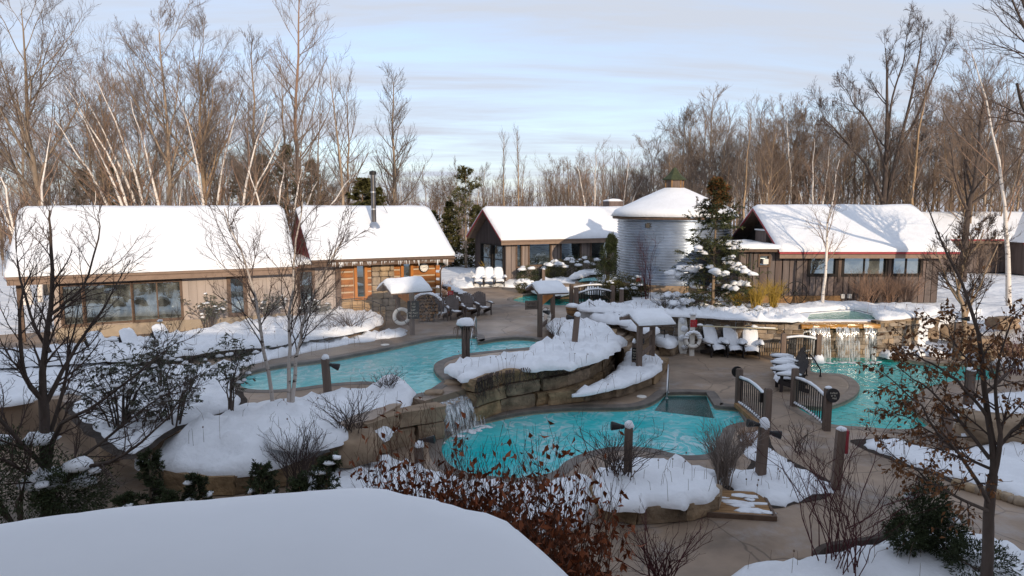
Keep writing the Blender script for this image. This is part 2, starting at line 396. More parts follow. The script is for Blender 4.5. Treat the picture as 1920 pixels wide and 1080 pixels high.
def fall_mat(hi=0.62):
    m = bpy.data.materials.new('falling_water'); m.use_nodes = True
    t = m.node_tree; t.nodes.clear()
    o = N(t, 'ShaderNodeOutputMaterial')
    tr = N(t, 'ShaderNodeBsdfTransparent')
    d = N(t, 'ShaderNodeBsdfDiffuse'); d.inputs['Color'].default_value = (0.72, 0.76, 0.78, 1)
    gl = N(t, 'ShaderNodeBsdfGlossy'); gl.inputs['Roughness'].default_value = 0.12
    a = N(t, 'ShaderNodeMixShader'); a.inputs[0].default_value = 0.4
    t.links.new(d.outputs[0], a.inputs[1]); t.links.new(gl.outputs[0], a.inputs[2])
    g = N(t, 'ShaderNodeNewGeometry')
    mpn = N(t, 'ShaderNodeMapping'); mpn.inputs['Scale'].default_value = (9, 9, 2.2)
    t.links.new(g.outputs['Position'], mpn.inputs[0])
    no = N(t, 'ShaderNodeTexNoise'); no.inputs['Scale'].default_value = 1.3; no.inputs['Detail'].default_value = 3
    t.links.new(mpn.outputs[0], no.inputs['Vector'])
    mr = N(t, 'ShaderNodeMapRange'); mr.inputs['From Min'].default_value = 0.42; mr.inputs['From Max'].default_value = 0.72
    mr.inputs['To Min'].default_value = 0.05; mr.inputs['To Max'].default_value = hi
    t.links.new(no.outputs['Fac'], mr.inputs['Value'])
    b = N(t, 'ShaderNodeMixShader')
    t.links.new(mr.outputs[0], b.inputs[0]); t.links.new(tr.outputs[0], b.inputs[1]); t.links.new(a.outputs[0], b.inputs[2])
    t.links.new(b.outputs[0], o.inputs[0])
    return m
fallm = fall_mat(); fallm2 = fall_mat(0.95)

# ------------------------------------------------------------------ mesh helpers
XF = {}
def xf(o):
    return XF.get(o.name, Matrix.Identity(4)) if o else Matrix.Identity(4)

def link(name, me, m=None, parent=None):
    o = bpy.data.objects.new(name, me)
    COL.objects.link(o)
    if m is not None and not me.materials:
        me.materials.append(m)
    if parent is not None:
        o.parent = parent
        XF[o.name] = xf(parent)
        if name == 'snow': o['kind'] = 'stuff'
    return o

def tag(o, label=None, cat=None, group=None, kind=None):
    if label: o['label'] = label
    if cat: o['category'] = cat
    if group: o['group'] = group
    if kind: o['kind'] = kind
    return o

def thing(name, label, cat, loc=(0, 0, 0), rz=0.0, group=None):
    o = bpy.data.objects.new(name, None)
    o.empty_display_size = 0.2
    COL.objects.link(o)
    o.location = loc
    o.rotation_euler = (0, 0, rz)
    XF[o.name] = Matrix.Translation(Vector(loc)) @ Matrix.Rotation(rz, 4, 'Z')
    return tag(o, label, cat, group)

KIDS = {}
def dup(root, loc, rz, label=None, group=None, s=None, swap=None):
    """copy a thing with its parts and their sub-parts"""
    def cp(o, par):
        c = o.copy()
        COL.objects.link(c)
        if par is not None:
            c.parent = par
        for ch in KIDSOF(o):
            cp(ch, c)
        return c
    r = cp(root, None)
    r.location = loc
    r.rotation_euler = (0, 0, rz)
    if s is not None:
        r.scale = (s, s, s) if not hasattr(s, '__len__') else s
    XF[r.name] = Matrix.Translation(Vector(loc)) @ Matrix.Rotation(rz, 4, 'Z')
    if label: r['label'] = label
    if group: r['group'] = group
    return r
def KIDSOF(o):
    return [c for c in o.children]

class MB:
    def __init__(s):
        s.v = []; s.f = []
    def add(s, vs, fs):
        b = len(s.v)
        s.v += [Vector(p) for p in vs]
        s.f += [tuple(i + b for i in f) for f in fs]
        return s
    def box(s, c, size, rz=0.0, M=None):
        x, y, z = size[0] / 2, size[1] / 2, size[2] / 2
        vs = [Vector(p) for p in ((-x, -y, -z), (x, -y, -z), (x, y, -z), (-x, y, -z), (-x, -y, z), (x, -y, z), (x, y, z), (-x, y, z))]
        if M is None:
            M = Matrix.Rotation(rz, 4, 'Z')
        vs = [M @ p + Vector(c) for p in vs]
        return s.add(vs, [(3, 2, 1, 0), (4, 5, 6, 7), (0, 1, 5, 4), (1, 2, 6, 5), (2, 3, 7, 6), (3, 0, 4, 7)])
    def beam(s, a, b, w, h, up=(0, 0, 1)):
        a, b = Vector(a), Vector(b)
        d = (b - a); L = d.length; d.normalize()
        u = Vector(up); sx = d.cross(u)
        if sx.length < 1e-4: sx = d.cross(Vector((1, 0, 0)))
        sx.normalize(); u = sx.cross(d)
        vs = []
        for p in (a, b):
            for i, j in ((-1, -1), (1, -1), (1, 1), (-1, 1)):
                vs.append(p + sx * (i * w / 2) + u * (j * h / 2))
        return s.add(vs, [(0, 1, 2, 3)[::-1], (4, 5, 6, 7), (0, 1, 5, 4), (1, 2, 6, 5), (2, 3, 7, 6), (3, 0, 4, 7)])
    def tube(s, pts, r, n=6, cap=True):
        pts = [Vector(p) for p in pts]
        rs = r if hasattr(r, '__len__') else [r] * len(pts)
        b = len(s.v); ref = None
        for i, p in enumerate(pts):
            d = pts[min(i + 1, len(pts) - 1)] - pts[max(i - 1, 0)]
            d.normalize()
            if ref is None or abs(ref.dot(d)) > 0.95:
                ref = Vector((0, 0, 1)) if abs(d.z) < 0.9 else Vector((1, 0, 0))
            u = d.cross(ref).normalized(); v = d.cross(u)
            for k in range(n):
                a = 2 * math.pi * k / n
                s.v.append(p + (u * math.cos(a) + v * math.sin(a)) * rs[i])
        for i in range(len(pts) - 1):
            for k in range(n):
                s.f.append((b + i * n + k, b + i * n + (k + 1) % n, b + (i + 1) * n + (k + 1) % n, b + (i + 1) * n + k))
        if cap:
            s.f.append(tuple(b + k for k in range(n))[::-1])
            s.f.append(tuple(b + (len(pts) - 1) * n + k for k in range(n)))
        return s
    def lathe(s, prof, n=16, c=(0, 0, 0)):
        b = len(s.v); c = Vector(c)
        for r, z in prof:
            for k in range(n):
                a = 2 * math.pi * k / n
                s.v.append(c + Vector((r * math.cos(a), r * math.sin(a), z)))
        for i in range(len(prof) - 1):
            for k in range(n):
                s.f.append((b + i * n + k, b + i * n + (k + 1) % n, b + (i + 1) * n + (k + 1) % n, b + (i + 1) * n + k))
        return s
    def disc(s, c, r, axis, th, n=20):
        c = Vector(c); ax = Vector(axis).normalized()
        return s.tube([c - ax * th / 2, c + ax * th / 2], r, n)
    def torus(s, c, Rr, r, axis=(0, 1, 0), n=24, m=8):
        c = Vector(c); q = Vector((0, 0, 1)).rotation_difference(Vector(axis)); b = len(s.v)
        for i in range(n):
            a = 2 * math.pi * i / n
            for j in range(m):
                e = 2 * math.pi * j / m
                p = Vector(((Rr + r * math.cos(e)) * math.cos(a), (Rr + r * math.cos(e)) * math.sin(a), r * math.sin(e)))
                s.v.append(c + q @ p)
        for i in range(n):
            for j in range(m):
                s.f.append((b + i * m + j, b + ((i + 1) % n) * m + j, b + ((i + 1) % n) * m + (j + 1) % m, b + i * m + (j + 1) % m))
        return s
    def blob(s, c, r, seed=0, nu=9, nv=6, amp=0.25, flat=True):
        c = Vector(c); b = len(s.v)
        for j in range(nv + 1):
            th = math.pi * j / nv
            for i in range(nu):
                a = 2 * math.pi * i / nu
                d = Vector((math.sin(th) * math.cos(a), math.sin(th) * math.sin(a), math.cos(th)))
                k = 1 + amp * noise.noise(d * 1.6 + Vector((seed * 3.1, seed * 1.7, seed)))
                q = Vector((d.x * r[0], d.y * r[1], d.z * r[2])) * k
                if flat and q.z < -0.25 * r[2]: q.z = -0.25 * r[2]
                s.v.append(c + q)
        for j in range(nv):
            for i in range(nu):
                s.f.append((b + j * nu + i, b + (j + 1) * nu + i, b + (j + 1) * nu + (i + 1) % nu, b + j * nu + (i + 1) % nu))
        return s
    def mesh(s, name, smooth=False):
        me = bpy.data.meshes.new(name)
        me.from_pydata([tuple(p) for p in s.v], [], s.f)
        if smooth:
            me.polygons.foreach_set('use_smooth', [True] * len(me.polygons))
        me.update()
        return me
    def build(s, name, m, parent=None, smooth=False, world=False):
        if world and parent is not None:
            inv = xf(parent).inverted()
            s.v = [inv @ p for p in s.v]
        return link(name, s.mesh(name, smooth), m, parent)

def autosmooth(o, ang=40):
    me = o.data
    me.polygons.foreach_set('use_smooth', [True] * len(me.polygons))
    try:
        me.set_sharp_from_angle(angle=R(ang))
    except Exception:
        pass
    return o

def catmull(pts, closed=True, n=6):
    P = [Vector((p[0], p[1])) for p in pts]; out = []
    k = len(P)
    rng_ = range(k) if closed else range(k - 1)
    for i in rng_:
        p0 = P[(i - 1) % k] if closed or i > 0 else P[i]
        p1 = P[i]; p2 = P[(i + 1) % k]
        p3 = P[(i + 2) % k] if closed or i + 2 < k else p2
        for j in range(n):
            t = j / n
            out.append(0.5 * ((2 * p1) + (p2 - p0) * t + (2 * p0 - 5 * p1 + 4 * p2 - p3) * t * t + (3 * p1 - p0 - 3 * p2 + p3) * t ** 3))
    if not closed: out.append(P[-1])
    return [(p.x, p.y) for p in out]

def inside(p, poly):
    x, y = p; c = False; j = len(poly) - 1
    for i in range(len(poly)):
        xi, yi = poly[i]; xj, yj = poly[j]
        if (yi > y) != (yj > y) and x < (xj - xi) * (y - yi) / (yj - yi + 1e-12) + xi:
            c = not c
        j = i
    return c
def area2(poly):
    return sum(poly[i][0] * poly[(i + 1) % len(poly)][1] - poly[(i + 1) % len(poly)][0] * poly[i][1] for i in range(len(poly))) / 2
def offset(poly, d):
    """push a closed outline outwards by d"""
    if area2(poly) < 0: poly = poly[::-1]
    out = []; n = len(poly)
    for i in range(n):
        a = Vector(poly[i - 1]); b = Vector(poly[i]); c = Vector(poly[(i + 1) % n])
        t = (c - a)
        if t.length < 1e-6: out.append(tuple(b)); continue
        t.normalize()
        out.append((b.x + t.y * d, b.y - t.x * d))
    return out

def slab(name, outer, holes, ztop, thick, m, parent=None, kind='structure', floor=False):
    """flat plate with holes: outline on top, side faces down"""
    loops = [outer] + list(holes)
    pts = []; edges = []; 
    for lp in loops:
        b = len(pts); pts += [Vector(p) for p in lp]
        edges += [(b + i, b + (i + 1) % len(lp)) for i in range(len(lp))]
    vo, eo, fo, *_ = delaunay_2d_cdt(pts, edges, [], 0, 1e-5)
    mb = MB(); fs = []
    for f in fo:
        c = sum((vo[i] for i in f), Vector((0, 0))) / len(f)
        if inside(c, outer) and not any(inside(c, h) for h in holes):
            a = sum(vo[f[i]].x * vo[f[(i + 1) % len(f)]].y - vo[f[(i + 1) % len(f)]].x * vo[f[i]].y for i in range(len(f)))
            fs.append(tuple(f) if a > 0 else tuple(f)[::-1])
    mb.add([(p.x, p.y, ztop) for p in vo], fs)
    if thick > 0:
        for k, lp in enumerate(loops):
            q = lp if (area2(lp) > 0) == (k == 0) else lp[::-1]
            n = len(q); b = len(mb.v)
            mb.v += [Vector((p[0], p[1], ztop)) for p in q] + [Vector((p[0], p[1], ztop - thick)) for p in q]
            mb.f += [(b + i, b + n + i, b + n + (i + 1) % n, b + (i + 1) % n) for i in range(n)]
    o = mb.build(name, m, parent)
    if kind: o['kind'] = kind
    return o

def ring_strip(name, path, width, z, h, m, kind=None, parent=None, closed=True):
    """a low kerb that follows a closed outline, from the outline outwards"""
    outer = offset(path, width)
    inner = path if area2(path) > 0 else path[::-1]
    mb = MB(); n = len(inner)
    top_i = [(p[0], p[1], z + h) for p in inner]; top_o = [(p[0], p[1], z + h) for p in outer]
    bot_i = [(p[0], p[1], z) for p in inner]; bot_o = [(p[0], p[1], z) for p in outer]
    mb.add(top_i + top_o + bot_i + bot_o, [])
    for i in range(n):
        j = (i + 1) % n
        mb.f += [(i, n + i, n + j, j), (2 * n + i, i, j, 2 * n + j), (n + i, 3 * n + i, 3 * n + j, n + j)]
    o = mb.build(name, m, parent)
    if kind: o['kind'] = kind
    return o

def bed(name, outline, z, h, m=None, res=0.16, edge=0.3, amp=0.08, fscale=1.2, lump=0.0, kind='stuff', skirt=0.25, seed=0, parent=None, zfun=None, smooth=True, ragged=0.0):
    """a mound of snow with a pillowed edge over a closed outline"""
    m = m or snow
    poly = catmull(outline, True, 5) if smooth else outline
    if area2(poly) < 0: poly = poly[::-1]
    # resample the outline
    pts = []
    for i in range(len(poly)):
        a = Vector(poly[i]); b = Vector(poly[(i + 1) % len(poly)])
        k = max(1, int((b - a).length / res))
        for j in range(k): pts.append(a.lerp(b, j / k))
    if ragged > 0:
        pts = [p + Vector((noise.noise((p.x * 2.3, p.y * 2.3, seed)), noise.noise((p.x * 2.3, p.y * 2.3, seed + 9)))) * ragged
               + Vector((noise.noise((p.x * 6, p.y * 6, seed)), noise.noise((p.x * 6, p.y * 6, seed + 9)))) * ragged * 0.5 for p in pts]
    nb = len(pts)
    B = np.array([(p.x, p.y) for p in pts])
    x0, y0 = B.min(0); x1, y1 = B.max(0)
    r_ = random.Random(seed)
    A = B; Bn = np.roll(B, -1, 0); dAB = Bn - A; L2 = (dAB ** 2).sum(1) + 1e-9
    gx = np.arange(x0, x1, res); gy = np.arange(y0, y1, res)
    cand = []
    plist = [tuple(p) for p in B]
    XX, YY = np.meshgrid(gx, gy)
    Q = np.stack([XX.ravel(), YY.ravel()], 1)
    Q = Q + np.random.RandomState(seed).uniform(-0.3, 0.3, Q.shape) * res
    # vectorised inside test and distance
    c = np.zeros(len(Q), bool); dist = np.full(len(Q), 1e9)
    for i in range(nb):
        ax, ay = A[i]; bx, by = Bn[i]
        cond = ((ay > Q[:, 1]) != (by > Q[:, 1]))
        if abs(by - ay) > 1e-12:
            xi = (bx - ax) * (Q[:, 1] - ay) / (by - ay) + ax
            c ^= cond & (Q[:, 0] < xi)
        t = np.clip(((Q - A[i]) @ dAB[i]) / L2[i], 0, 1)
        dd = np.hypot(Q[:, 0] - (ax + t * dAB[i, 0]), Q[:, 1] - (ay + t * dAB[i, 1]))
        dist = np.minimum(dist, dd)
    keep = c & (dist > res * 0.45)
    Q = Q[keep]; dist = dist[keep]
    allp = [Vector(p) for p in B] + [Vector(q) for q in Q]
    ed = [(i, (i + 1) % nb) for i in range(nb)]
    vo, eo, fo, vorig, *_ = delaunay_2d_cdt(allp, ed, [], 1, 1e-5)
    dmap = np.concatenate([np.zeros(nb), dist])
    vs = []
    for k, p in enumerate(vo):
        src = vorig[k][0] if vorig[k] else 0
        d = dmap[src] if src < len(dmap) else 0
        e = min(1.0, d / edge)
        prof = math.sqrt(max(0.0, 1 - (1 - e) ** 2))
        zz = z if zfun is None else zfun(p.x, p.y)
        n_ = noise.noise((p.x * fscale, p.y * fscale, seed * 1.3)) + 0.5 * noise.noise((p.x * fscale * 2.7, p.y * fscale * 2.7, seed * 2.1 + 5))
        top = h * (0.30 + 0.70 * prof) + amp * n_ * prof
        if lump > 0:
            top += lump * 0.7 * noise.noise((p.x * 5.5, p.y * 5.5, seed + 21)) * prof
            top += lump * max(0, noise.noise((p.x * 3.6, p.y * 3.6, seed + 11))) * (0.3 + 0.7 * prof) * 2
        vs.append((p.x, p.y, zz + top))
    fs = []
    for f in fo:
        a = sum(vo[f[i]].x * vo[f[(i + 1) % len(f)]].y - vo[f[(i + 1) % len(f)]].x * vo[f[i]].y for i in range(len(f)))
        fs.append(tuple(f) if a > 0 else tuple(f)[::-1])
    mb = MB(); mb.add(vs, fs)
    # skirt
    n0 = len(mb.v)
    order = {}
    for k, l in enumerate(vorig):
        for s_ in l:
            if s_ < nb: order[s_] = k
    seq = [order[i] for i in range(nb) if i in order]
    for k in seq:
        p = mb.v[k]
        mb.v.append(Vector((p.x, p.y, p.z - h * 0.3 - skirt)))
    ns = len(seq)
    for i in range(ns):
        j = (i + 1) % ns
        mb.f.append((seq[i], n0 + i, n0 + j, seq[j]))
    o = mb.build(name, m, parent, smooth=True)
    if kind: o['kind'] = kind
    return o

def rock_mesh(name, size, seed, sub=3, amp=0.12, rnd_=0.18):
    """a squared stone with rounded, uneven faces"""
    bm = bmesh.new()
    bmesh.ops.create_cube(bm, size=2)
    bmesh.ops.subdivide_edges(bm, edges=bm.edges[:], cuts=sub - 1, use_grid_fill=True)
    for v in bm.verts:
        p = v.co.copy()
        q = p.normalized() * 1.25
        p = p.lerp(q, rnd_)
        n_ = Vector((noise.noise(p * 1.3 + Vector((seed, 0, 0))), noise.noise(p * 1.3 + Vector((0, seed, 4))), noise.noise(p * 1.3 + Vector((7, 2, seed)))))
        p += n_ * amp * 2
        v.co = Vector((p.x * size[0] / 2, p.y * size[1] / 2, p.z * size[2] / 2))
    me = bpy.data.meshes.new(name)
    bm.to_mesh(me); bm.free()
    return me

def text_obj(name, body, size, M, m, parent=None, world=True, extrude=0.003):
    cu = bpy.data.curves.new(name, 'FONT')
    cu.body = body; cu.size = size; cu.align_x = 'CENTER'; cu.align_y = 'CENTER'; cu.extrude = extrude
    cu.resolution_u = 2
    tmp = bpy.data.objects.new('tmp_text', cu)
    COL.objects.link(tmp)
    dg = bpy.context.evaluated_depsgraph_get()
    me = bpy.data.meshes.new_from_object(tmp.evaluated_get(dg))
    bpy.data.objects.remove(tmp)
    bpy.data.curves.remove(cu)
    me.transform(M if not (world and parent) else xf(parent).inverted() @ M)
    me.materials.clear()
    me.name = name
    return link(name, me, m, parent)
# ================================================================== GROUND AND TERRACES
Z_UP = 0.9      # upper terrace
Z_TE = 1.40     # planted terrace behind the stone wall
LOW = [(-22, -1), (22, -1), (22, 20), (20.2, 27), (14, 31.5), (9, 41), (-3, 41), (-3, 35), (-9, 31), (-18, 26.5), (-22, 22)]

def sstep(a, b, x):
    t = min(1, max(0, (x - a) / (b - a))); return t * t * (3 - 2 * t)
def nat(x, y):
    z = 0.8
    z += 0.58 * sstep(4.0, 9.0, x) * sstep(29, 33, y)
    if x > 17:
        s = 0.05 + 1.35 * sstep(20.0, 26.5, x + 0.25 * (y - 20))
        k = sstep(27, 33, y)
        z = s * (1 - k) + 1.38 * k
    if x < -20 and y < 24:
        z = 0.15 + 0.65 * sstep(17, 23, y)
    if y > 44:
        z += 0.4 * sstep(44, 90, y) + 0.25 * noise.noise((x * 0.09, y * 0.09, 3.0)) * sstep(44, 52, y)
    z += 0.10 * noise.noise((x * 0.35, y * 0.35, 1.0)) * (1 if (y > 43 or x > 20 or x < -19) else 0)
    if y > 150:
        z += 0.01 * (y - 150)
    return z
def axis(lo, hi, step, far_lo, far_hi):
    c = list(np.arange(lo, hi + 1e-6, step)); s = step; a = lo; left = []
    while a > far_lo:
        s *= 1.28; a -= s; left.append(a)
    s = step; b = hi; right = []
    while b < far_hi:
        s *= 1.28; b += s; right.append(b)
    return left[::-1] + c + right
gx = axis(-30, 45, 0.6, -700, 700); gy = axis(-6, 62, 0.6, -120, 1100)
gv = []
for y in gy:
    for x in gx:
        gv.append((x, y, -2.2 if inside((x, y), LOW) else nat(x, y)))
nx = len(gx)
gf = [(j * nx + i, j * nx + i + 1, (j + 1) * nx + i + 1, (j + 1) * nx + i) for j in range(len(gy) - 1) for i in range(nx - 1)]
ground = MB().add(gv, gf).build('snowy_ground', snowg, smooth=True)
tag(ground, 'snow covered ground around the buildings', kind='structure')

# ---- pools (outlines at the water line)
low_pool_px = [(835, 824), (868, 806), (905, 794), (960, 782), (1000, 776), (1060, 771), (1120, 770), (1180, 769), (1215, 762), (1236, 750), (1246, 741), (1285, 740), (1325, 741), (1341, 766), (1384, 770), (1402, 798), (1384, 800), (1361, 808), (1350, 828), (1337, 855), (1297, 862), (1262, 858), (1225, 849), (1180, 845), (1140, 847), (1099, 856), (1064, 872), (1046, 888), (1017, 900), (977, 905), (918, 901), (870, 893), (838, 875), (826, 848)]
def mixed(px, z, sharp=()):
    """smooth outline but keep the listed corners sharp"""
    pts = g2(px, z)
    out = []
    n = len(pts)
    for i in range(n):
        p0 = pts[i - 1]; p1 = pts[i]; p2 = pts[(i + 1) % n]; p3 = pts[(i + 2) % n]
        a, b = i in sharp, (i + 1) % n in sharp
        k = 5
        for j in range(k):
            t = j / k
            if a and b:
                out.append((p1[0] + (p2[0] - p1[0]) * t, p1[1] + (p2[1] - p1[1]) * t)); continue
            q0 = p1 if a else p0; q3 = p2 if b else p3
            f = lambda c: 0.5 * (2 * p1[c] + (p2[c] - q0[c]) * t + (2 * q0[c] - 5 * p1[c] + 4 * p2[c] - q3[c]) * t * t + (3 * p1[c] - q0[c] - 3 * p2[c] + q3[c]) * t ** 3)
            out.append((f(0), f(1)))
    return out
LP = mixed(low_pool_px, -0.10, sharp=(10, 11, 12, 13, 14, 15))
right_px = [(1521, 702), (1519, 690), (1522, 676), (1532, 668), (1560, 665), (1600, 664), (1630, 663), (1650, 667), (1668, 673), (1702, 679), (1740, 684), (1785, 685), (1830, 688), (1868, 696), (1878, 705), (1860, 716), (1825, 719), (1785, 721), (1745, 731), (1722, 745), (1712, 762), (1720, 780), (1738, 797), (1738, 806), (1700, 812), (1660, 811), (1610, 807), (1556, 802), (1520, 786), (1488, 766), (1500, 764), (1530, 768), (1557, 766), (1588, 755), (1605, 743), (1610, 730), (1600, 717), (1580, 708), (1550, 705)]
RP = mixed(right_px, -0.10)
up_px = [(446, 725), (452, 712), (470, 702), (520, 691), (565, 685), (612, 679), (665, 669), (722, 658), (770, 647), (812, 638), (850, 634), (894, 634), (897, 646), (930, 640), (967, 637), (1000, 639), (1016, 644), (1016, 651), (998, 656), (945, 661), (905, 665), (880, 668), (855, 672), (825, 682), (815, 692), (819, 704), (835, 718), (800, 742), (768, 748), (735, 733), (700, 723), (660, 723), (612, 727), (560, 734), (510, 738), (465, 736)]
UP = mixed(up_px, Z_UP - 0.1, sharp=(11, 12, 26, 27, 28))
far_px = [(961, 566), (967, 560), (990, 555), (1035, 551), (1085, 549), (1140, 552), (1155, 560), (1130, 569), (1100, 573), (1060, 576), (1035, 576), (1010, 574), (980, 571)]
FP = mixed(far_px, Z_UP - 0.1)

low_slab = slab('lower_terrace', offset(LOW, 0.75), [LP, RP], 0.0, 0.5, conc)
tag(low_slab, 'stamped slate concrete terrace around the lower pools')
LIPZ = 0.69
isl_base = [(897, 792), (925, 778), (980, 768), (1030, 758), (1078, 748), (1105, 737), (1128, 722), (1146, 700), (1160, 672)]
def push(pts, k):
    out = []
    for i, p in enumerate(pts):
        a = Vector(pts[max(0, i - 1)]); b = Vector(pts[min(len(pts) - 1, i + 1)]); d = (b - a).normalized()
        out.append((p[0] - d.y * k, p[1] + d.x * k))
    return out
UPO = g2([(-420, 802), (-150, 768), (110, 748), (190, 790), (255, 808), (330, 808), (430, 806), (540, 800), (620, 797), (664, 794), (700, 786), (762, 752)], Z_UP) + g2([(775, 753)], 0.8) + g2([(797, 766), (890, 737)], LIPZ) + push(g2(isl_base, 0.0), 0.42)[1:] + g2([(1170, 655), (1148, 640), (1190, 614), (1240, 610)], Z_UP)
UPO = UPO + [(6.3, 30.0), (6.3, 36.5), (6.8, 41), (2.6, 41.5)] + g2([(985, 541), (940, 538), (862, 541), (852, 555)], Z_UP) + [(-4.0, 35.0), (-9, 32.3), (-18.5, 27.6), (-23.2, 25.5)]
up_slab = slab('upper_terrace', UPO, [UP, FP], Z_UP, 1.1, conc)
tag(up_slab, 'stamped slate concrete terrace in front of the log cabin')
A_ = G(1085, 580, 1.45); B_ = G(1240, 590, 1.45); C_ = G(1380, 598, 1.45); D_ = G(1508, 602, 1.45); E_ = G(1645, 602, 1.45); F_ = G(1757, 592, 1.45)
W2 = lambda p: (p.x, p.y)
spa_px = [(1512, 598), (1519, 587), (1560, 583), (1602, 581), (1636, 589), (1643, 598)]
SP = g2(spa_px, Z_TE)
TE = [W2(A_), W2(B_), W2(C_), W2(D_), (D_.x, D_.y + 0.42), (E_.x, E_.y + 0.42), W2(E_), W2(F_), (21.2, 30.5), (22.6, 33), (21, 39), (12, 43), (6.3, 43), (6.5, 38), (6.0, 33.5)]
te_slab = slab('planted_terrace', TE, [SP], Z_TE - 0.02, 1.6, snowg)
tag(te_slab, 'snowy planted terrace behind the stone wall')

def dwater(name, out, z, m, label):
    o = slab(name, out, [], z, 0, m); tag(o, label)
    return o
def basin(name, out, ztop, depth, parent=None):
    o = slab(name, offset(out, 0.06), [], ztop - depth, 0, plaster)
    n = len(out); mb = MB(); q = out if area2(out) > 0 else out[::-1]
    mb.add([(p[0], p[1], ztop - 0.20) for p in offset(q, 0.002)] + [(p[0], p[1], ztop - depth - 0.01) for p in offset(q, 0.002)], [(i, i + n if False else n + i, n + (i + 1) % n, (i + 1) % n)[::-1] for i in range(n)])
    w_ = mb.build('pool_wall', plaster); w_['kind'] = 'structure'
    mb = MB()
    mb.add([(p[0], p[1], ztop - 0.03) for p in offset(q, -0.012)] + [(p[0], p[1], ztop - 0.22) for p in offset(q, -0.012)], [(i, n + i, n + (i + 1) % n, (i + 1) % n)[::-1] for i in range(n)])
    t_ = mb.build('pool_tile_band', tilem); t_['kind'] = 'structure'
    return o
basin('pool_floor', LP, 0.0, 1.2); basin('pool_floor', RP, 0.0, 1.2); basin('pool_floor', UP, Z_UP, 0.87); basin('pool_floor', FP, Z_UP, 0.8)
dwater('pool_water', offset(LP, 0.03), -0.13, water_low, 'teal steaming water of the lower pool')
dwater('pool_water', offset(RP, 0.03), -0.13, water_rt, 'green sunlit water of the pool under the wide waterfall')
dwater('pool_water', offset(UP, 0.03), Z_UP - 0.13, water_up, 'pale turquoise water of the upper pool')
dwater('pool_water', offset(FP, 0.03), Z_UP - 0.1, water_rt, 'turquoise water of the pool behind the iron railing')
dwater('pool_water', offset(SP, 0.03), Z_TE - 0.06, water_sp, 'green water of the raised spa above the wide waterfall')
# copings: dark stone edge along the walls of the pools
def nosing(out, z, m, dz=0.085):
    q = out if area2(out) > 0 else out[::-1]; n = len(q); mb = MB()
    o1 = offset(q, 0.30); i1 = offset(q, -0.025)
    mb.add([(p[0], p[1], z + 0.004) for p in o1] + [(p[0], p[1], z + 0.014) for p in offset(q, 0.27)] + [(p[0], p[1], z + 0.014) for p in q] + [(p[0], p[1], z + 0.0) for p in i1] + [(p[0], p[1], z - dz) for p in i1] + [(p[0], p[1], z - dz) for p in offset(q, 0.01)], [])
    for k in range(5):
        mb.f += [(k * n + i, k * n + (i + 1) % n, (k + 1) * n + (i + 1) % n, (k + 1) * n + i) for i in range(n)]
    o = mb.build('pool_coping', m); o['kind'] = 'structure'
    return o
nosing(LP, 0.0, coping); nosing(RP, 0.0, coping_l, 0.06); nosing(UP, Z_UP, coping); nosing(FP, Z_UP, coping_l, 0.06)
# the sunken step of the lower pool
st = [G(1243, 752, -0.35), G(1330, 752, -0.35), G(1352, 786, -0.35), G(1226, 771, -0.35)]
o = slab('pool_step', [W2(p) for p in st], [], -0.30, 0.3, coping); o['kind'] = 'structure'
dk = mat('pool_step_dark', (0.015, 0.05, 0.05), bump=0)
o.data.materials.clear(); o.data.materials.append(dk)
o = slab('pool_step', [W2(G(p[0], p[1], -0.125)) for p in ((1247, 743), (1324, 743), (1339, 784), (1227, 770))], [], -0.124, 0, mat('step_under_water', (0.012, 0.07, 0.068), var=0.4, scale=2.2, rough=0.08, bump=0.3, spec=0.5)); o['kind'] = 'structure'

# ================================================================== SNOW BEDS
def sb(px, z, h, label, **kw):
    kw.setdefault('ragged', 0.09); kw.setdefault('lump', 0.06)
    kw.setdefault('skirt', 0.04)
    o = bed('snow', g2(px, z), z, h * 0.72, **kw)
    return tag(o, label)
FR = g2([(150, 880), (262, 905), (330, 928), (430, 932), (520, 922), (560, 905), (620, 886), (680, 862), (720, 845)], 0.0)
def front_z(x, y):
    yf = FR[0][1]
    for (xa, ya), (xb, yb) in zip(FR[:-1], FR[1:]):
        if xa <= x <= xb: yf = ya + (yb - ya) * (x - xa) / (xb - xa)
    if x > FR[-1][0]: yf = FR[-1][1]
    return 0.44 + 0.46 * sstep(0.2, 1.7, y - yf)
ob = [(p[0] - 0.05, p[1] + 0.12) for p in FR[1:8]] + g2([(706, 797), (772, 752), (768, 728), (745, 714), (715, 716), (688, 735), (650, 742), (610, 748), (560, 752), (520, 758), (470, 764), (440, 772), (400, 792), (350, 800), (300, 815), (255, 838)], Z_UP)
tag(bed('snow', ob, 0, 0.19, seed=1, amp=0.13, edge=0.3, zfun=front_z, ragged=0.12, lump=0.10, skirt=0.06), 'deep snow on the bed between the upper pool and the path')
sb([(500, 816), (560, 800), (640, 806), (652, 822), (620, 838), (560, 846), (512, 838)], 0.92, 0.3, 'snow pillow on a low ledge', seed=31, amp=0.05)
sb([(-60, 690), (90, 683), (180, 678), (260, 674), (330, 668), (430, 655), (500, 650), (560, 640), (640, 628), (695, 616), (718, 604), (700, 590), (640, 586), (570, 596), (500, 602), (430, 612), (380, 622), (330, 632), (240, 640), (160, 648), (60, 662), (-60, 672)], Z_UP + 0.30, 0.26, 'snow on the planted bed along the house wall', seed=2, lump=0.10, ragged=0.12)
sb([(430, 694), (500, 676), (560, 664), (620, 652), (690, 640), (757, 630), (750, 620), (700, 627), (640, 638), (560, 652), (500, 664), (430, 680), (395, 690)], Z_UP, 0.14, 'snow strip on the low bed behind the upper pool', seed=3, lump=0.14, ragged=0.2)
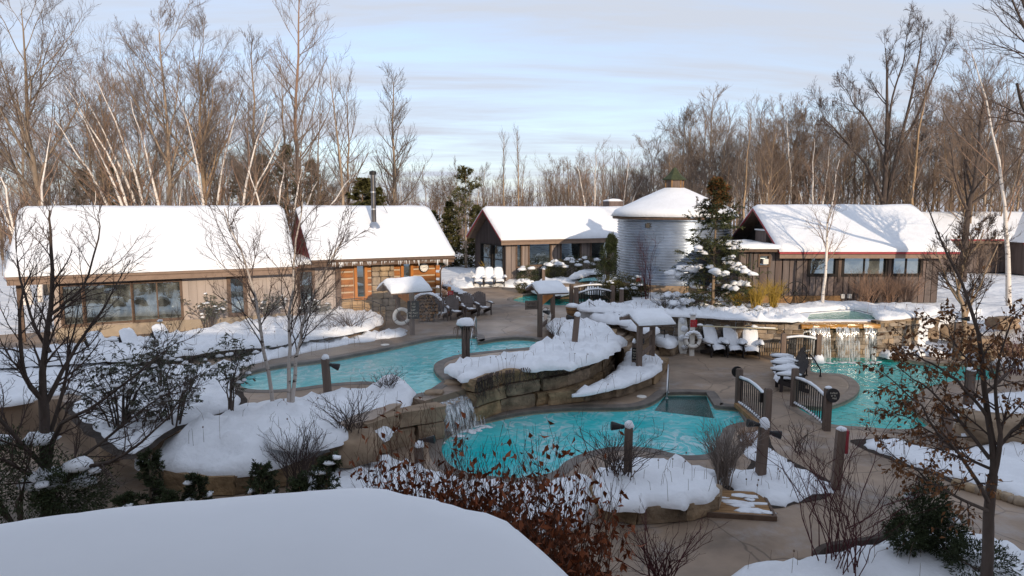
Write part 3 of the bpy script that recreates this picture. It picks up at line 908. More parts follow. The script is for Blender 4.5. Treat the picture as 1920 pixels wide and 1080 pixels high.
sb([(-80, 772), (0, 762), (60, 752), (120, 740), (200, 742), (260, 726), (330, 706), (380, 690), (300, 690), (200, 690), (100, 690), (0, 694), (-80, 702)], Z_UP, 0.20, 'snow on the bed beside the path under the big bare tree', seed=4, lump=0.08, ragged=0.2)
sb([(380, 690), (330, 706), (250, 730), (140, 760), (170, 800), (235, 850), (275, 838), (320, 806), (400, 780), (450, 760), (440, 735), (438, 712), (450, 695)], Z_UP, 0.18, 'snow under the rhododendron bushes', seed=5, lump=0.10)
sb([(836, 697), (850, 688), (872, 680), (905, 676), (950, 670), (990, 662), (1002, 650), (1030, 645), (1046, 634), (1030, 620), (1024, 610), (1050, 602), (1090, 606), (1130, 612), (1148, 625), (1168, 640), (1170, 648), (1158, 658), (1132, 673), (1100, 684), (1065, 694), (1040, 691), (1000, 696), (955, 694), (920, 701), (886, 713), (866, 715), (848, 705)], Z_UP + 0.24, 0.27, 'thick snow on the stone walled island between the pools', seed=6, amp=0.10, edge=0.32, lump=0.13, ragged=0.14)
sb([(1075, 742), (1132, 734), (1180, 722), (1225, 704), (1242, 690), (1240, 674), (1215, 668), (1195, 660), (1178, 652), (1172, 668), (1160, 690), (1132, 712), (1100, 728)], 0.42, 0.16, 'snow on the low stone ledge under the island wall', seed=7, lump=0.12, ragged=0.1)
sb([(1108, 598), (1140, 606), (1180, 610), (1190, 604), (1170, 594), (1150, 586), (1128, 578), (1110, 584)], Z_UP + 0.34, 0.32, 'snow mound on the planter beside the stairs', seed=8, lump=0.15, ragged=0.1)
sb([(1165, 612), (1190, 620), (1222, 628), (1236, 620), (1220, 610), (1190, 600), (1168, 602)], Z_UP + 0.2, 0.28, 'snow on the lower end of the stair planter', seed=9, lump=0.15, ragged=0.1)
sb([(1222, 640), (1240, 650), (1262, 652), (1274, 640), (1262, 628), (1240, 622), (1226, 628)], 0.38, 0.3, 'snow heap on the stone planter by the stair foot', seed=10, lump=0.1)
sb([(1114, 912), (1120, 940), (1140, 956), (1170, 958), (1206, 960), (1212, 951), (1250, 951), (1284, 954), (1292, 945), (1330, 940), (1346, 918), (1336, 898), (1290, 888), (1240, 884), (1190, 880), (1140, 888)], 0.36, 0.26, 'snow cushion on the block edged bed in front of the pool', seed=11, amp=0.05)
sb([(1120, 892), (1160, 880), (1200, 872), (1260, 878), (1330, 888), (1360, 900), (1345, 915), (1240, 905), (1130, 905)], 0.0, 0.34, 'low lumpy snow behind the block edged bed', seed=32, lump=0.1, ragged=0.15)
sb([(1394, 818), (1430, 812), (1446, 850), (1490, 874), (1530, 896), (1558, 914), (1540, 930), (1490, 940), (1440, 948), (1400, 932), (1370, 915), (1345, 900), (1340, 884), (1400, 884), (1420, 872), (1405, 850)], 0.0, 0.09, 'thin trodden snow around the light post', seed=12, lump=0.07, ragged=0.25)
sb([(560, 905), (640, 884), (720, 866), (790, 886), (860, 908), (930, 916), (1010, 915), (1100, 902), (1116, 930), (1122, 960), (1080, 990), (1000, 1010), (800, 990), (600, 950)], 0.02, 0.35, 'snow under the russet leaved hedge', seed=13, lump=0.1, ragged=0.1)
sb([(1616, 836), (1650, 828), (1692, 828), (1740, 846), (1800, 845), (1860, 838), (1960, 830), (2010, 850), (2010, 965), (1900, 932), (1830, 914), (1750, 886), (1680, 860)], 0.0, 0.16, 'snow bed between the two paths by the leafy tree', seed=14, lump=0.05, ragged=0.2)
sb([(1790, 786), (1800, 764), (1850, 746), (1960, 736), (2040, 760), (2040, 836), (1900, 816), (1840, 830), (1800, 812)], 0.0, 0.2, 'snow bed beside the pool terrace behind the leafy tree', seed=15, lump=0.06, ragged=0.15)
sb([(1370, 1090), (1450, 1066), (1530, 1052), (1570, 1044), (1640, 1028), (1690, 1004), (1780, 1002), (1850, 1015), (1960, 1060), (2060, 1120), (2000, 1300), (1400, 1300)], 0.05, 0.26, 'snow bed with evergreens beside the lower path', seed=16, lump=0.05, amp=0.14)
sb([(1640, 660), (1668, 671), (1720, 667), (1775, 668), (1830, 675), (1900, 690), (1950, 690), (1950, 660), (1860, 645), (1800, 640), (1750, 638), (1700, 644), (1665, 646)], 0.05, 0.30, 'snow banks on the rocks beside the wide waterfall', seed=17, amp=0.14, lump=0.05, ragged=0.2)
strip = [(1085, 581), (1160, 586), (1240, 591), (1310, 595), (1380, 599), (1450, 602), (1506, 603), (1510, 597), (1480, 588), (1430, 584), (1380, 582), (1310, 580), (1240, 577), (1160, 573), (1100, 570)]
sb(strip, Z_TE + 0.11, 0.16, 'snow along the top of the long stone wall', seed=18, lump=0.16, ragged=0.06)
sb([(1440, 586), (1480, 586), (1510, 584), (1556, 581), (1600, 579), (1634, 588), (1648, 601), (1700, 598), (1752, 590), (1756, 580), (1700, 574), (1640, 574), (1600, 571), (1540, 572), (1480, 576)], Z_TE + 0.04, 0.24, 'snow around the raised spa pool', seed=19, amp=0.08)
sb([(1255, 560), (1300, 556), (1360, 556), (1380, 566), (1330, 572), (1260, 572)], Z_TE, 0.12, 'snow patch under the spruce', seed=20, lump=0.15, ragged=0.3)
sb([(870, 541), (900, 536), (960, 538), (985, 534), (960, 520), (905, 514), (860, 520), (845, 534)], Z_UP - 0.02, 0.25, 'snow bank behind the far white chairs', seed=21, lump=0.12, ragged=0.2)
sb([(1000, 548), (1040, 556), (1075, 548), (1088, 534), (1070, 526), (1030, 526), (1000, 536)], Z_UP + 0.35, 0.3, 'snow on the rocks over the railed pool', seed=22, lump=0.1)
sb([(1096, 548), (1120, 552), (1150, 552), (1160, 540), (1140, 522), (1120, 524)], Z_UP + 0.4, 0.3, 'snow on the rock beside the small cascade', seed=23, lump=0.1)
sb([(1068, 520), (1085, 522), (1110, 514), (1128, 514), (1120, 508), (1088, 510)], Z_TE + 0.3, 0.2, 'snow on the rim of the small far spa', seed=24)
sb([(820, 590), (842, 582), (856, 572), (868, 560), (860, 545), (838, 540), (822, 550)], Z_UP, 0.25, 'snow heap behind the firewood', seed=25, lump=0.12, ragged=0.15)

# ================================================================== STONE WALLS
STONES = [rock_mesh('stone', (1, 1, 1), 10 + i, sub=2, amp=0.10, rnd_=0.10) for i in range(8)]
for s_ in STONES: s_.materials.append(ledge)
def stone_wall(name, label, a, b, z0, z1, course=(0.12, 0.22), length=(0.25, 0.62), depth=0.22, seed=0, cap=True, m=None, group=None, limit=300):
    """a dry-laid wall from a to b: dark core and one object for each face stone"""
    a = Vector((a[0], a[1])); b = Vector((b[0], b[1])); d = (b - a); L = d.length; d.normalize()
    rz = math.atan2(d.y, d.x)
    t = thing(name, label, 'wall', (a.x, a.y, z0), rz, group)
    core = MB().box((L / 2, depth / 2 + 0.05, (z1 - z0) / 2), (L, depth, z1 - z0 - 0.004)).build('wall_core', mortar, t)
    r_ = random.Random(seed); z = 0; H = z1 - z0; k = 0
    top = H - (0.09 if cap else 0.0)
    while z < top - 0.04:
        h = min(r_.uniform(*course), top - z)
        if top - z - h < 0.06: h = top - z
        x = 0
        while x < L - 0.02:
            l = min(r_.uniform(*length), L - x)
            if L - x - l < 0.12: l = L - x
            if h > 0.15 and r_.random() < 0.3 and l < 0.5:
                hs = [h * 0.5, h * 0.5]
            else: hs = [h]
            zz = z
            for hh in hs:
                o = bpy.data.objects.new('stone', r_.choice(STONES)); COL.objects.link(o); o.parent = t
                o.location = (x + l / 2, 0.02 + r_.uniform(-0.025, 0.025), zz + hh / 2)
                o.scale = ((l - 0.016) * 0.5 * 2, 0.16, (hh - 0.014))
                k += 1; zz += hh
            x += l
        z += h
    if cap:
        x = 0
        while x < L - 0.05:
            l = min(r_.uniform(0.7, 1.3), L - x)
            if L - x - l < 0.3: l = L - x
            MB().box((x + l / 2, depth / 2 - 0.03, H - 0.04), (l - 0.012, depth + 0.22, 0.08)).build('cap_stone', tan_rock, t)
            x += l
    return t
stone_wall('stone_wall', 'long ledgestone retaining wall behind the three snowy chairs, snow on its cap', W2(B_ + (A_ - B_) * 0.55), W2(B_), 0.1, 1.5, seed=1, course=(0.14, 0.26), length=(0.3, 0.7))
stone_wall('stone_wall', 'ledgestone retaining wall section with the rescue pole and the red notice', W2(B_), W2(C_), 0.0, 1.5, seed=2)
stone_wall('stone_wall', 'sunlit ledgestone retaining wall section ending at the wide waterfall', W2(C_), W2(D_), 0.0, 1.5, seed=3)
FD = Vector((D_.x, D_.y + 0.5, 0)); FE = Vector((E_.x, E_.y + 0.5, 0))
stone_wall('stone_wall', 'dark wet ledgestone wall behind the falling water of the wide waterfall', W2(D_ + Vector((0, 0.35, 0))), W2(E_ + Vector((0, 0.35, 0))), -0.1, 1.2, seed=4, cap=False)
stone_wall('stone_wall', 'ledgestone wall section between the wide waterfall and the boulders', W2(E_), W2(E_ + (F_ - E_) * 0.68), 0.0, 1.45, seed=5)

def block_run(name, label, pts, z0, courses, depth=0.5, length=(0.9, 1.4), seed=0, m=None, batter=0.05, cat='wall'):
    """courses of big quarried blocks along a path of ground points"""
    P = [Vector((p[0], p[1])) for p in pts]
    seg = [0]
    for i in range(1, len(P)): seg.append(seg[-1] + (P[i] - P[i - 1]).length)
    def at(s):
        s = max(0, min(seg[-1], s))
        for i in range(1, len(P)):
            if s <= seg[i] + 1e-9:
                t = (s - seg[i - 1]) / max(1e-6, seg[i] - seg[i - 1]); d = (P[i] - P[i - 1]).normalized()
                return P[i - 1].lerp(P[i], t), d
        return P[-1], (P[-1] - P[-2]).normalized()
    t = thing(name, label, cat, (P[0].x, P[0].y, z0))
    r_ = random.Random(seed); z = 0
    for ci, h in enumerate(courses):
        s = -r_.uniform(0, 0.3) if ci else 0
        while s < seg[-1] - 0.1:
            l = r_.uniform(*length)
            if seg[-1] - s - l < length[0] * 0.5: l = seg[-1] - s
            p, d = at(s); q, d2 = at(s + l)
            c = (p + q) / 2; dd = (q - p); ln = dd.length
            if ln < 0.1: break
            dd.normalize(); nrm = Vector((-dd.y, dd.x))
            me = rock_mesh('block', (ln - 0.045 + (0.08 if ln < l - 0.02 else 0), depth, h - 0.035), seed * 13 + ci * 31 + int(s * 10), sub=5, amp=0.07, rnd_=0.10)
            o = link('block', me, m or block, t)
            cc = c + nrm * (depth / 2 + ci * batter + r_.uniform(-0.04, 0.04))
            o.location = (cc.x - P[0].x, cc.y - P[0].y, z + h / 2)
            o.rotation_euler = (r_.uniform(-0.02, 0.02), r_.uniform(-0.015, 0.015), math.atan2(dd.y, dd.x) + r_.uniform(-0.03, 0.03))
            s += l
        z += h
    return t
block_run('block_wall', 'tall island wall of big sandstone blocks over the lower pool, snow capped', g2([(897, 792), (925, 778), (980, 768), (1030, 758), (1078, 748), (1105, 737), (1128, 722), (1146, 700), (1160, 672)], 0.0), 0.0, (0.42, 0.40, 0.38), seed=1, length=(1.0, 1.5))
block_run('block_wall', 'low ledge wall, one course of long sandstone blocks curving under the island', g2([(1030, 762), (1082, 757), (1132, 751), (1182, 740), (1225, 722), (1245, 706), (1252, 690)], 0.0), 0.0, (0.42,), seed=2, length=(0.8, 1.2), depth=0.4)
block_run('block_wall', 'low block edging of the snow cushion bed in front of the lower pool', g2([(1104, 938), (1124, 972), (1160, 984), (1205, 985), (1285, 981), (1345, 968), (1350, 940)], 0.0), 0.0, (0.38,), seed=3, length=(0.75, 1.0), depth=0.4)
block_run('block_wall', 'retaining wall of rough blocks under the deep snow bed', g2([(262, 905), (330, 928), (430, 932), (520, 922), (560, 905), (620, 886), (680, 862)], 0.0), 0.0, (0.44,), seed=4, length=(0.7, 1.1), depth=0.45)
block_run('block_wall', 'smooth tan rock wall below the upper pool beside the narrow waterfall', g2([(690, 862), (740, 842), (790, 828), (836, 822)], 0.0), 0.0, (0.46, 0.42), seed=5, length=(1.3, 1.7), depth=0.5, m=tan_rock)
block_run('block_wall', 'low stone edging of the planted bed along the house', g2([(-60, 700), (90, 692), (260, 684), (430, 664), (560, 650), (640, 638), (700, 624), (724, 612)], Z_UP), Z_UP, (0.32,), seed=6, length=(1.1, 1.8), depth=0.3, m=tan_rock)
block_run('block_wall', 'stone planter edge beside the stairs down to the lower terrace', g2([(1092, 604), (1120, 610), (1165, 618), (1190, 628)], Z_UP - 0.05), 0.6, (0.36, 0.30), seed=7, length=(0.8, 1.1), depth=0.35, m=tan_rock)
block_run('block_wall', 'small planter of square stones at the foot of the stairs', g2([(1218, 655), (1240, 668), (1264, 668), (1280, 652)], 0.0), 0.0, (0.36,), seed=8, length=(0.5, 0.8), depth=0.4)
block_run('block_wall', 'wall stub of stones at the head of the planter by the log cabin', g2([(640, 630), (690, 622), (722, 606)], Z_UP), Z_UP, (0.28,), seed=9, length=(0.7, 1.0), depth=0.3, m=tan_rock)

# dark soil showing along the edges of the thin beds, and a border of cobbles
def soil(px, z, grow, label):
    o = slab('soil', [(p[0] + 0.10 * noise.noise((p[0] * 2, p[1] * 2, 1)), p[1] + 0.10 * noise.noise((p[0] * 2, p[1] * 2, 7))) for p in offset(catmull(g2(px, z), True, 6), grow)], [], z + 0.012, 0, soilm); o['kind'] = 'stuff'; o['label'] = label
soil([(1606, 830), (1650, 826), (1692, 826), (1740, 843), (1800, 843), (1860, 836), (1960, 828), (2010, 850), (2010, 968), (1900, 934), (1830, 916), (1750, 888), (1676, 862)], 0.0, 0.12, 'dark soil edging the snow bed between the paths')
soil([(1394, 818), (1430, 810), (1448, 848), (1492, 872), (1534, 894), (1562, 914), (1540, 932), (1490, 942), (1440, 950), (1400, 932), (1340, 900), (1345, 884), (1400, 884), (1415, 870), (1402, 850)], 0.0, 0.08, 'dark soil edging the trodden snow by the light post')
soil([(380, 690), (330, 706), (250, 730), (135, 760), (165, 803), (232, 856), (275, 842), (320, 810), (400, 784), (455, 760), (444, 735), (440, 712), (450, 695)], Z_UP, 0.12, 'dark soil under the rhododendrons')
cm_ = [rock_mesh('cobble', (0.22, 0.17, 0.13), 700 + i, sub=3, amp=0.1, rnd_=0.5) for i in range(4)]
for q in cm_: q.materials.append(fstone); q.polygons.foreach_set('use_smooth', [True] * len(q.polygons))
cb = thing('cobble_border', 'border of rounded cobbles along the snow bed by the leafy tree', 'border', tuple(G(1870, 936, 0))); r_ = random.Random(8)
for i in range(26):
    u = i / 25; p = G(1800 + 150 * u, 912 + 42 * u, 0) + Vector((r_.uniform(-.06, .06), r_.uniform(-.12, .06), 0.06)) - Vector(cb.location)
    o = link('cobble', cm_[i % 4], None, cb); o.location = p; o.rotation_euler = (0, 0, r_.uniform(0, 6)); k = r_.uniform(0.7, 1.25); o.scale = (k, k, k)
# dry creeper hanging over the island wall
mb = MB(); r_ = random.Random(17); wp = push(g2(isl_base, 0.0), 0.02)
for i in range(240):
    s_ = r_.random() ** 1.3 * 5.2; k = int(s_); a = Vector(wp[k]); b = Vector(wp[k + 1]); p = a.lerp(b, s_ - k); l = r_.uniform(0.15, 0.62) * (1.2 - s_ / 7)
    x, y = p.x + r_.uniform(-.03, .03), p.y - 0.07
    mb.tube([(x, y + 0.12, 1.24), (x + r_.uniform(-.05, .05), y - r_.uniform(0.0, 0.07), 1.18), (x + r_.uniform(-.1, .1), y - r_.uniform(-.02, 0.05), 1.18 - l * .5), (x + r_.uniform(-.16, .16), y - r_.uniform(-.02, 0.05), 1.18 - l)], [0.013, 0.011, 0.008, 0.004], 3, cap=False)
tag(mb.build('dry_creeper', twig_dk), 'dry creeper stems hanging down the block wall of the island', kind='stuff')

# boulders and rock steps at the far side of the sunlit pool
def boulder(px, py, z, size, seed, label, m=tan_rock, rz=0.0):
    p = G(px, py, z)
    me = rock_mesh('boulder', size, seed, sub=5, amp=0.16, rnd_=0.3)
    me.polygons.foreach_set('use_smooth', [True] * len(me.polygons))
    o = link('boulder', me, m)
    o.location = (p.x, p.y, z + size[2] * 0.42); o.rotation_euler = (0, 0, rz)
    return tag(o, label, 'boulder', 'boulders around the pools')
boulder(1722, 640, 0.3, (1.2, 0.9, 1.15), 1, 'upright tan boulder at the end of the ledgestone wall')
boulder(1745, 612, 0.75, (1.7, 0.9, 0.7), 2, 'flat tan boulder under the corner of the dark board house', rz=0.1)
boulder(1790, 630, 0.5, (1.5, 0.9, 0.55), 3, 'rounded tan boulder beside the light post on the snow bank')
boulder(1835, 655, 0.3, (2.0, 0.8, 0.5), 4, 'long low boulder lying across the snow bank', rz=-0.1)
boulder(1895, 672, 0.2, (2.2, 0.8, 0.55), 5, 'long boulder at the edge of the snow slope', rz=-0.15)
boulder(1880, 615, 0.9, (1.0, 0.7, 0.5), 6, 'small boulder half buried in the snow slope')
boulder(1905, 830, 0.0, (2.4, 1.0, 0.7), 7, 'big dark boulder behind the leafy tree', rz=-0.5)
boulder(668, 858, 0.4, (1.0, 0.8, 0.6), 8, 'tan boulder under the snow tongue at the rock wall', rz=0.4)
boulder(232, 858, 0.0, (0.8, 0.7, 0.6), 9, 'boulder at the corner of the deep snow bed')
boulder(1068, 556, Z_UP, (1.6, 1.0, 0.75), 10, 'snow topped boulder over the railed pool')
boulder(1128, 556, Z_UP, (1.0, 1.0, 0.8), 11, 'rounded boulder beside the small cascade')
boulder(815, 745, Z_UP - 0.12, (0.5, 0.4, 0.2), 12, 'small wet stone lying on the lip of the narrow waterfall')
boulder(852, 726, Z_UP - 0.12, (0.55, 0.4, 0.2), 13, 'wet grey stone at the island end of the waterfall lip')

# stairs from the upper terrace down to the lower one
sA = (G(1148, 642, Z_UP), G(1192, 616, Z_UP)); sB = (G(1216, 676, 0.0), G(1262, 652, 0.0))
stt = thing('stone_stairs', 'stone stairs leading down beside the island to the lower terrace', 'stairs', tuple((sB[0] + sB[1]) / 2))
for i in range(5):
    t0 = i / 5; t1 = (i + 1.15) / 5
    q = [sA[0].lerp(sB[0], t0), sA[1].lerp(sB[1], t0), sA[1].lerp(sB[1], t1), sA[0].lerp(sB[0], t1)]
    zt = Z_UP - (i + 0.5) * Z_UP / 5.5
    mb = MB(); mb.add([(p.x, p.y, zt) for p in q] + [(p.x, p.y, 0) for p in q], [(0, 1, 2, 3)[::-1], (0, 4, 5, 1)[::-1], (1, 5, 6, 2)[::-1], (2, 6, 7, 3)[::-1], (3, 7, 4, 0)[::-1]])
    mb.build('step', tan_rock, stt, world=True)

# ================================================================== WATERFALLS
def waterfall(name, label, a, b, za, zb, out_dir, n, width=(0.02, 0.07), seed=0, throw=0.25, gaps=0.0, m=None):
    a = Vector(a); b = Vector(b); r_ = random.Random(seed)
    mb = MB(); o_ = Vector((out_dir[0], out_dir[1], 0)).normalized(); d = (b - a).normalized()
    for i in range(n):
        s = (i + r_.random()) / n
        if gaps and noise.noise((s * 7, seed, 0)) < gaps - 0.6: continue
        p = a.lerp(b, s); w_ = r_.uniform(*width); th = throw * r_.uniform(0.6, 1.2); zt = za + r_.uniform(-0.01, 0.02)
        ze = zb; k = 7; vs = []
        for j in range(k):
            u = j / (k - 1)
            c = p + o_ * (th * math.sqrt(u) - 0.06 * (1 - u)); z = zt + (ze - zt) * u ** 1.25
            ww = w_ * (1 + 0.5 * noise.noise((s * 50, u * 3, seed)))
            vs += [c - d * ww / 2 + Vector((0, 0, z - c.z)), c + o_ * ww * 0.35 + Vector((0, 0, z - c.z)), c + d * ww / 2 + Vector((0, 0, z - c.z))]
        fs = []
        for j in range(k - 1):
            for e in range(2):
                fs.append((j * 3 + e, j * 3 + e + 1, (j + 1) * 3 + e + 1, (j + 1) * 3 + e))
        mb.add(vs, fs)
    o = mb.build(name, m or fallm, None, smooth=True)
    return tag(o, label, kind='stuff')
La = G(797, 767, LIPZ); Lb = G(892, 738, LIPZ)
nrm = Vector((Lb.y - La.y, -(Lb.x - La.x), 0)).normalized()
waterfall('waterfall', 'narrow waterfall from the upper pool into the lower pool', La, Lb, LIPZ + 0.03, -0.13, nrm, 170, seed=1, throw=0.36, width=(0.015, 0.06), m=fallm2)
Ra = Vector((D_.x + 0.15, D_.y - 0.16, Z_TE - 0.1)); Rb = Vector((E_.x - 0.15, E_.y - 0.16, Z_TE - 0.1))
waterfall('waterfall', 'wide waterfall from the raised spa into the sunlit pool', Ra, Rb, Z_TE - 0.1, -0.13, (0, -1, 0), 160, seed=2, throw=0.28, width=(0.012, 0.05), gaps=0.42, m=fallm2)
def splash(label, a, b, z, wd, seed):
    mb = MB(); r_ = random.Random(seed); a = Vector(a); b = Vector(b)
    for k in range(46):
        p = a.lerp(b, r_.random()) + Vector((r_.gauss(0, wd), r_.gauss(0, wd), 0)); s_ = r_.uniform(0.02, 0.09)
        mb.blob((p.x, p.y, z), (s_ * 1.4, s_ * 1.2, s_ * 0.22), k, nu=7, nv=4, amp=0.8)
    return tag(mb.build('foam', snow, None, smooth=True), label, kind='stuff')
splash('white foam at the foot of the narrow waterfall', La + nrm * 0.42, Lb + nrm * 0.42, -0.125, 0.13, 3)
splash('white foam at the foot of the wide waterfall', Ra + Vector((0, -0.32, 0)), Rb + Vector((0, -0.32, 0)), -0.125, 0.10, 4)
# lips
ua = G(772, 748, Z_UP - 0.13); ub = G(838, 717, Z_UP - 0.13); mb = MB(); K = 8; vs = []
for i in range(K + 1):
    for j in range(K + 1):
        u = i / K; v = j / K
        p = ua.lerp(ub, u).lerp((La + nrm * 0.08).lerp(Lb + nrm * 0.08, u), v)
        vs.append((p.x, p.y, Z_UP - 0.16 + (LIPZ + 0.01 - Z_UP + 0.16) * v + 0.05 * noise.noise((p.x * 3, p.y * 3, 2)) - 0.12 * max(0, v - 0.93) * 8))
mb.add(vs, [(i * (K + 1) + j, (i + 1) * (K + 1) + j, (i + 1) * (K + 1) + j + 1, i * (K + 1) + j + 1)[::-1] for i in range(K) for j in range(K)])
lip = mb.build('waterfall_lip', spillw, smooth=True); tag(lip, 'wet brown stone apron the upper pool spills over into the narrow waterfall', 'stone slab')
lp2 = MB()
r_ = random.Random(5)
lt = thing('waterfall_lip', 'iron stained slab edge of the raised spa where the wide waterfall starts', 'stone slab', tuple(Ra.lerp(Rb, 0.5)))
xs = [1500, 1522, 1552, 1586, 1615, 1648]
for i in range(5):
    p = Vector((D_.x + (xs[i] - 1508) / 137 * (E_.x - D_.x), D_.y, Z_TE - 0.08)); q = Vector((D_.x + (xs[i + 1] - 1508) / 137 * (E_.x - D_.x), D_.y, Z_TE - 0.08))
    me = rock_mesh('lip_stone', ((q - p).length - 0.02, 0.75, 0.17), 60 + i, sub=3, amp=0.06, rnd_=0.05)
    o = link('lip_stone', me, orange_lip, lt)
    o.location = (p + q) / 2 + Vector((0, 0.20, -0.07 + r_.uniform(-0.015, 0.015))) - Vector(lt.location)
# cascade behind the railed pool
csp = g2([(1084, 528), (1092, 522), (1118, 520), (1122, 526)], Z_TE + 0.3)
dwater('pool_water', csp, Z_TE + 0.3, water_up, 'water of the small far spa above the cascade')
ct = thing('rock_cascade', 'small stepped rock cascade between the far spa and the railed pool', 'cascade', tuple(G(1100, 556, Z_UP)))
for i, (x0, x1, y, z) in enumerate(((1080, 1124, 529, 1.62), (1080, 1120, 536, 1.35), (1078, 1116, 545, 1.1))):
    p = G(x0, y, z); q = G(x1, y, z)
    o = link('step', rock_mesh('step', ((q - p).length, 1.0, 0.35), 80 + i, sub=3, amp=0.06), tan_rock, ct)
    o.location = (p + q) / 2 - Vector(ct.location) + Vector((0, 0.3, -0.2))

# ================================================================== THE LODGE BEHIND AND THE PORCH ROOF BELOW THE CAMERA
ld = thing('lodge', 'tall boarded lodge behind the viewpoint that shades the pools', 'lodge', (0, -1.2, 0))
def lodge_wing(x0, x1, y0, y1, h, ridge, name='wing'):
    mb = MB(); mb.box(((x0 + x1) / 2, (y0 + y1) / 2, h / 2), (x1 - x0, y1 - y0, h))
    mb.build('wall', pinkplank, ld, world=True)
    ym = (y0 + y1) / 2; e = 0.5
    mb = MB()
    mb.add([(x0 - e, y1 + e, h - .02), (x1 + e, y1 + e, h - .02), (x1 + e, ym, ridge), (x0 - e, ym, ridge), (x0 - e, y0 - e, h - .02), (x1 + e, y0 - e, h - .02)], [(0, 1, 2, 3), (3, 2, 5, 4), (0, 3, 4), (1, 5, 2), (0, 4, 5, 1)])
    mb.build('roof', snow, ld, world=True)
lodge_wing(-9, 7, -9, -1.2, 9.0, 10.6)
lodge_wing(-34, 15.2, -24, -14, 13.6, 15.2)  # unseen wings from here on, shaped and set back to throw the pool shade
lodge_wing(15.8, 25.9, -24, -14, 17.8, 19.2)
lodge_wing(26.5, 54, -24, -14, 13.0, 14.2)
MB().box((-2.0, 0.9, 8.3), (13.0, 4.4, 0.2)).build('porch_shade_slab', pinkplank, ld, world=True)  # unseen slab added to block the sky above the porch snow
PZ = 3.52
porch_out = [G(-300, 1030, PZ), G(0, 984, PZ), G(200, 958, PZ), G(420, 934, PZ), G(600, 919, PZ), G(690, 914, PZ), G(760, 920, PZ), G(850, 942, PZ), G(930, 963, PZ), G(985, 990, PZ), G(1040, 1035, PZ), G(1085, 1080, PZ), G(1130, 1140, PZ)]
po = catmull([W2(p) for p in porch_out], False, 6) + [(1.0, 2.4), (1.1, -1.1), (-7.5, -1.1)]
pt = thing('porch_roof', 'porch roof below the viewpoint under a smooth deep layer of shaded snow', 'roof', (-2.5, 1.5, PZ - 0.3))
slab('roof_deck', [(x + 2.5, y - 1.5) for x, y in offset(po, -0.12)], [], 0.2, 0.22, trim_br, parent=pt, kind=None)
b_ = bed('roof_snow', [(x + 2.5, y - 1.5) for x, y in po], 0.13, 0.30, m=snow_s, res=0.14, edge=0.55, amp=0.03, fscale=0.45, lump=0.0, skirt=0.02, parent=pt, kind=None, smooth=False, seed=40)
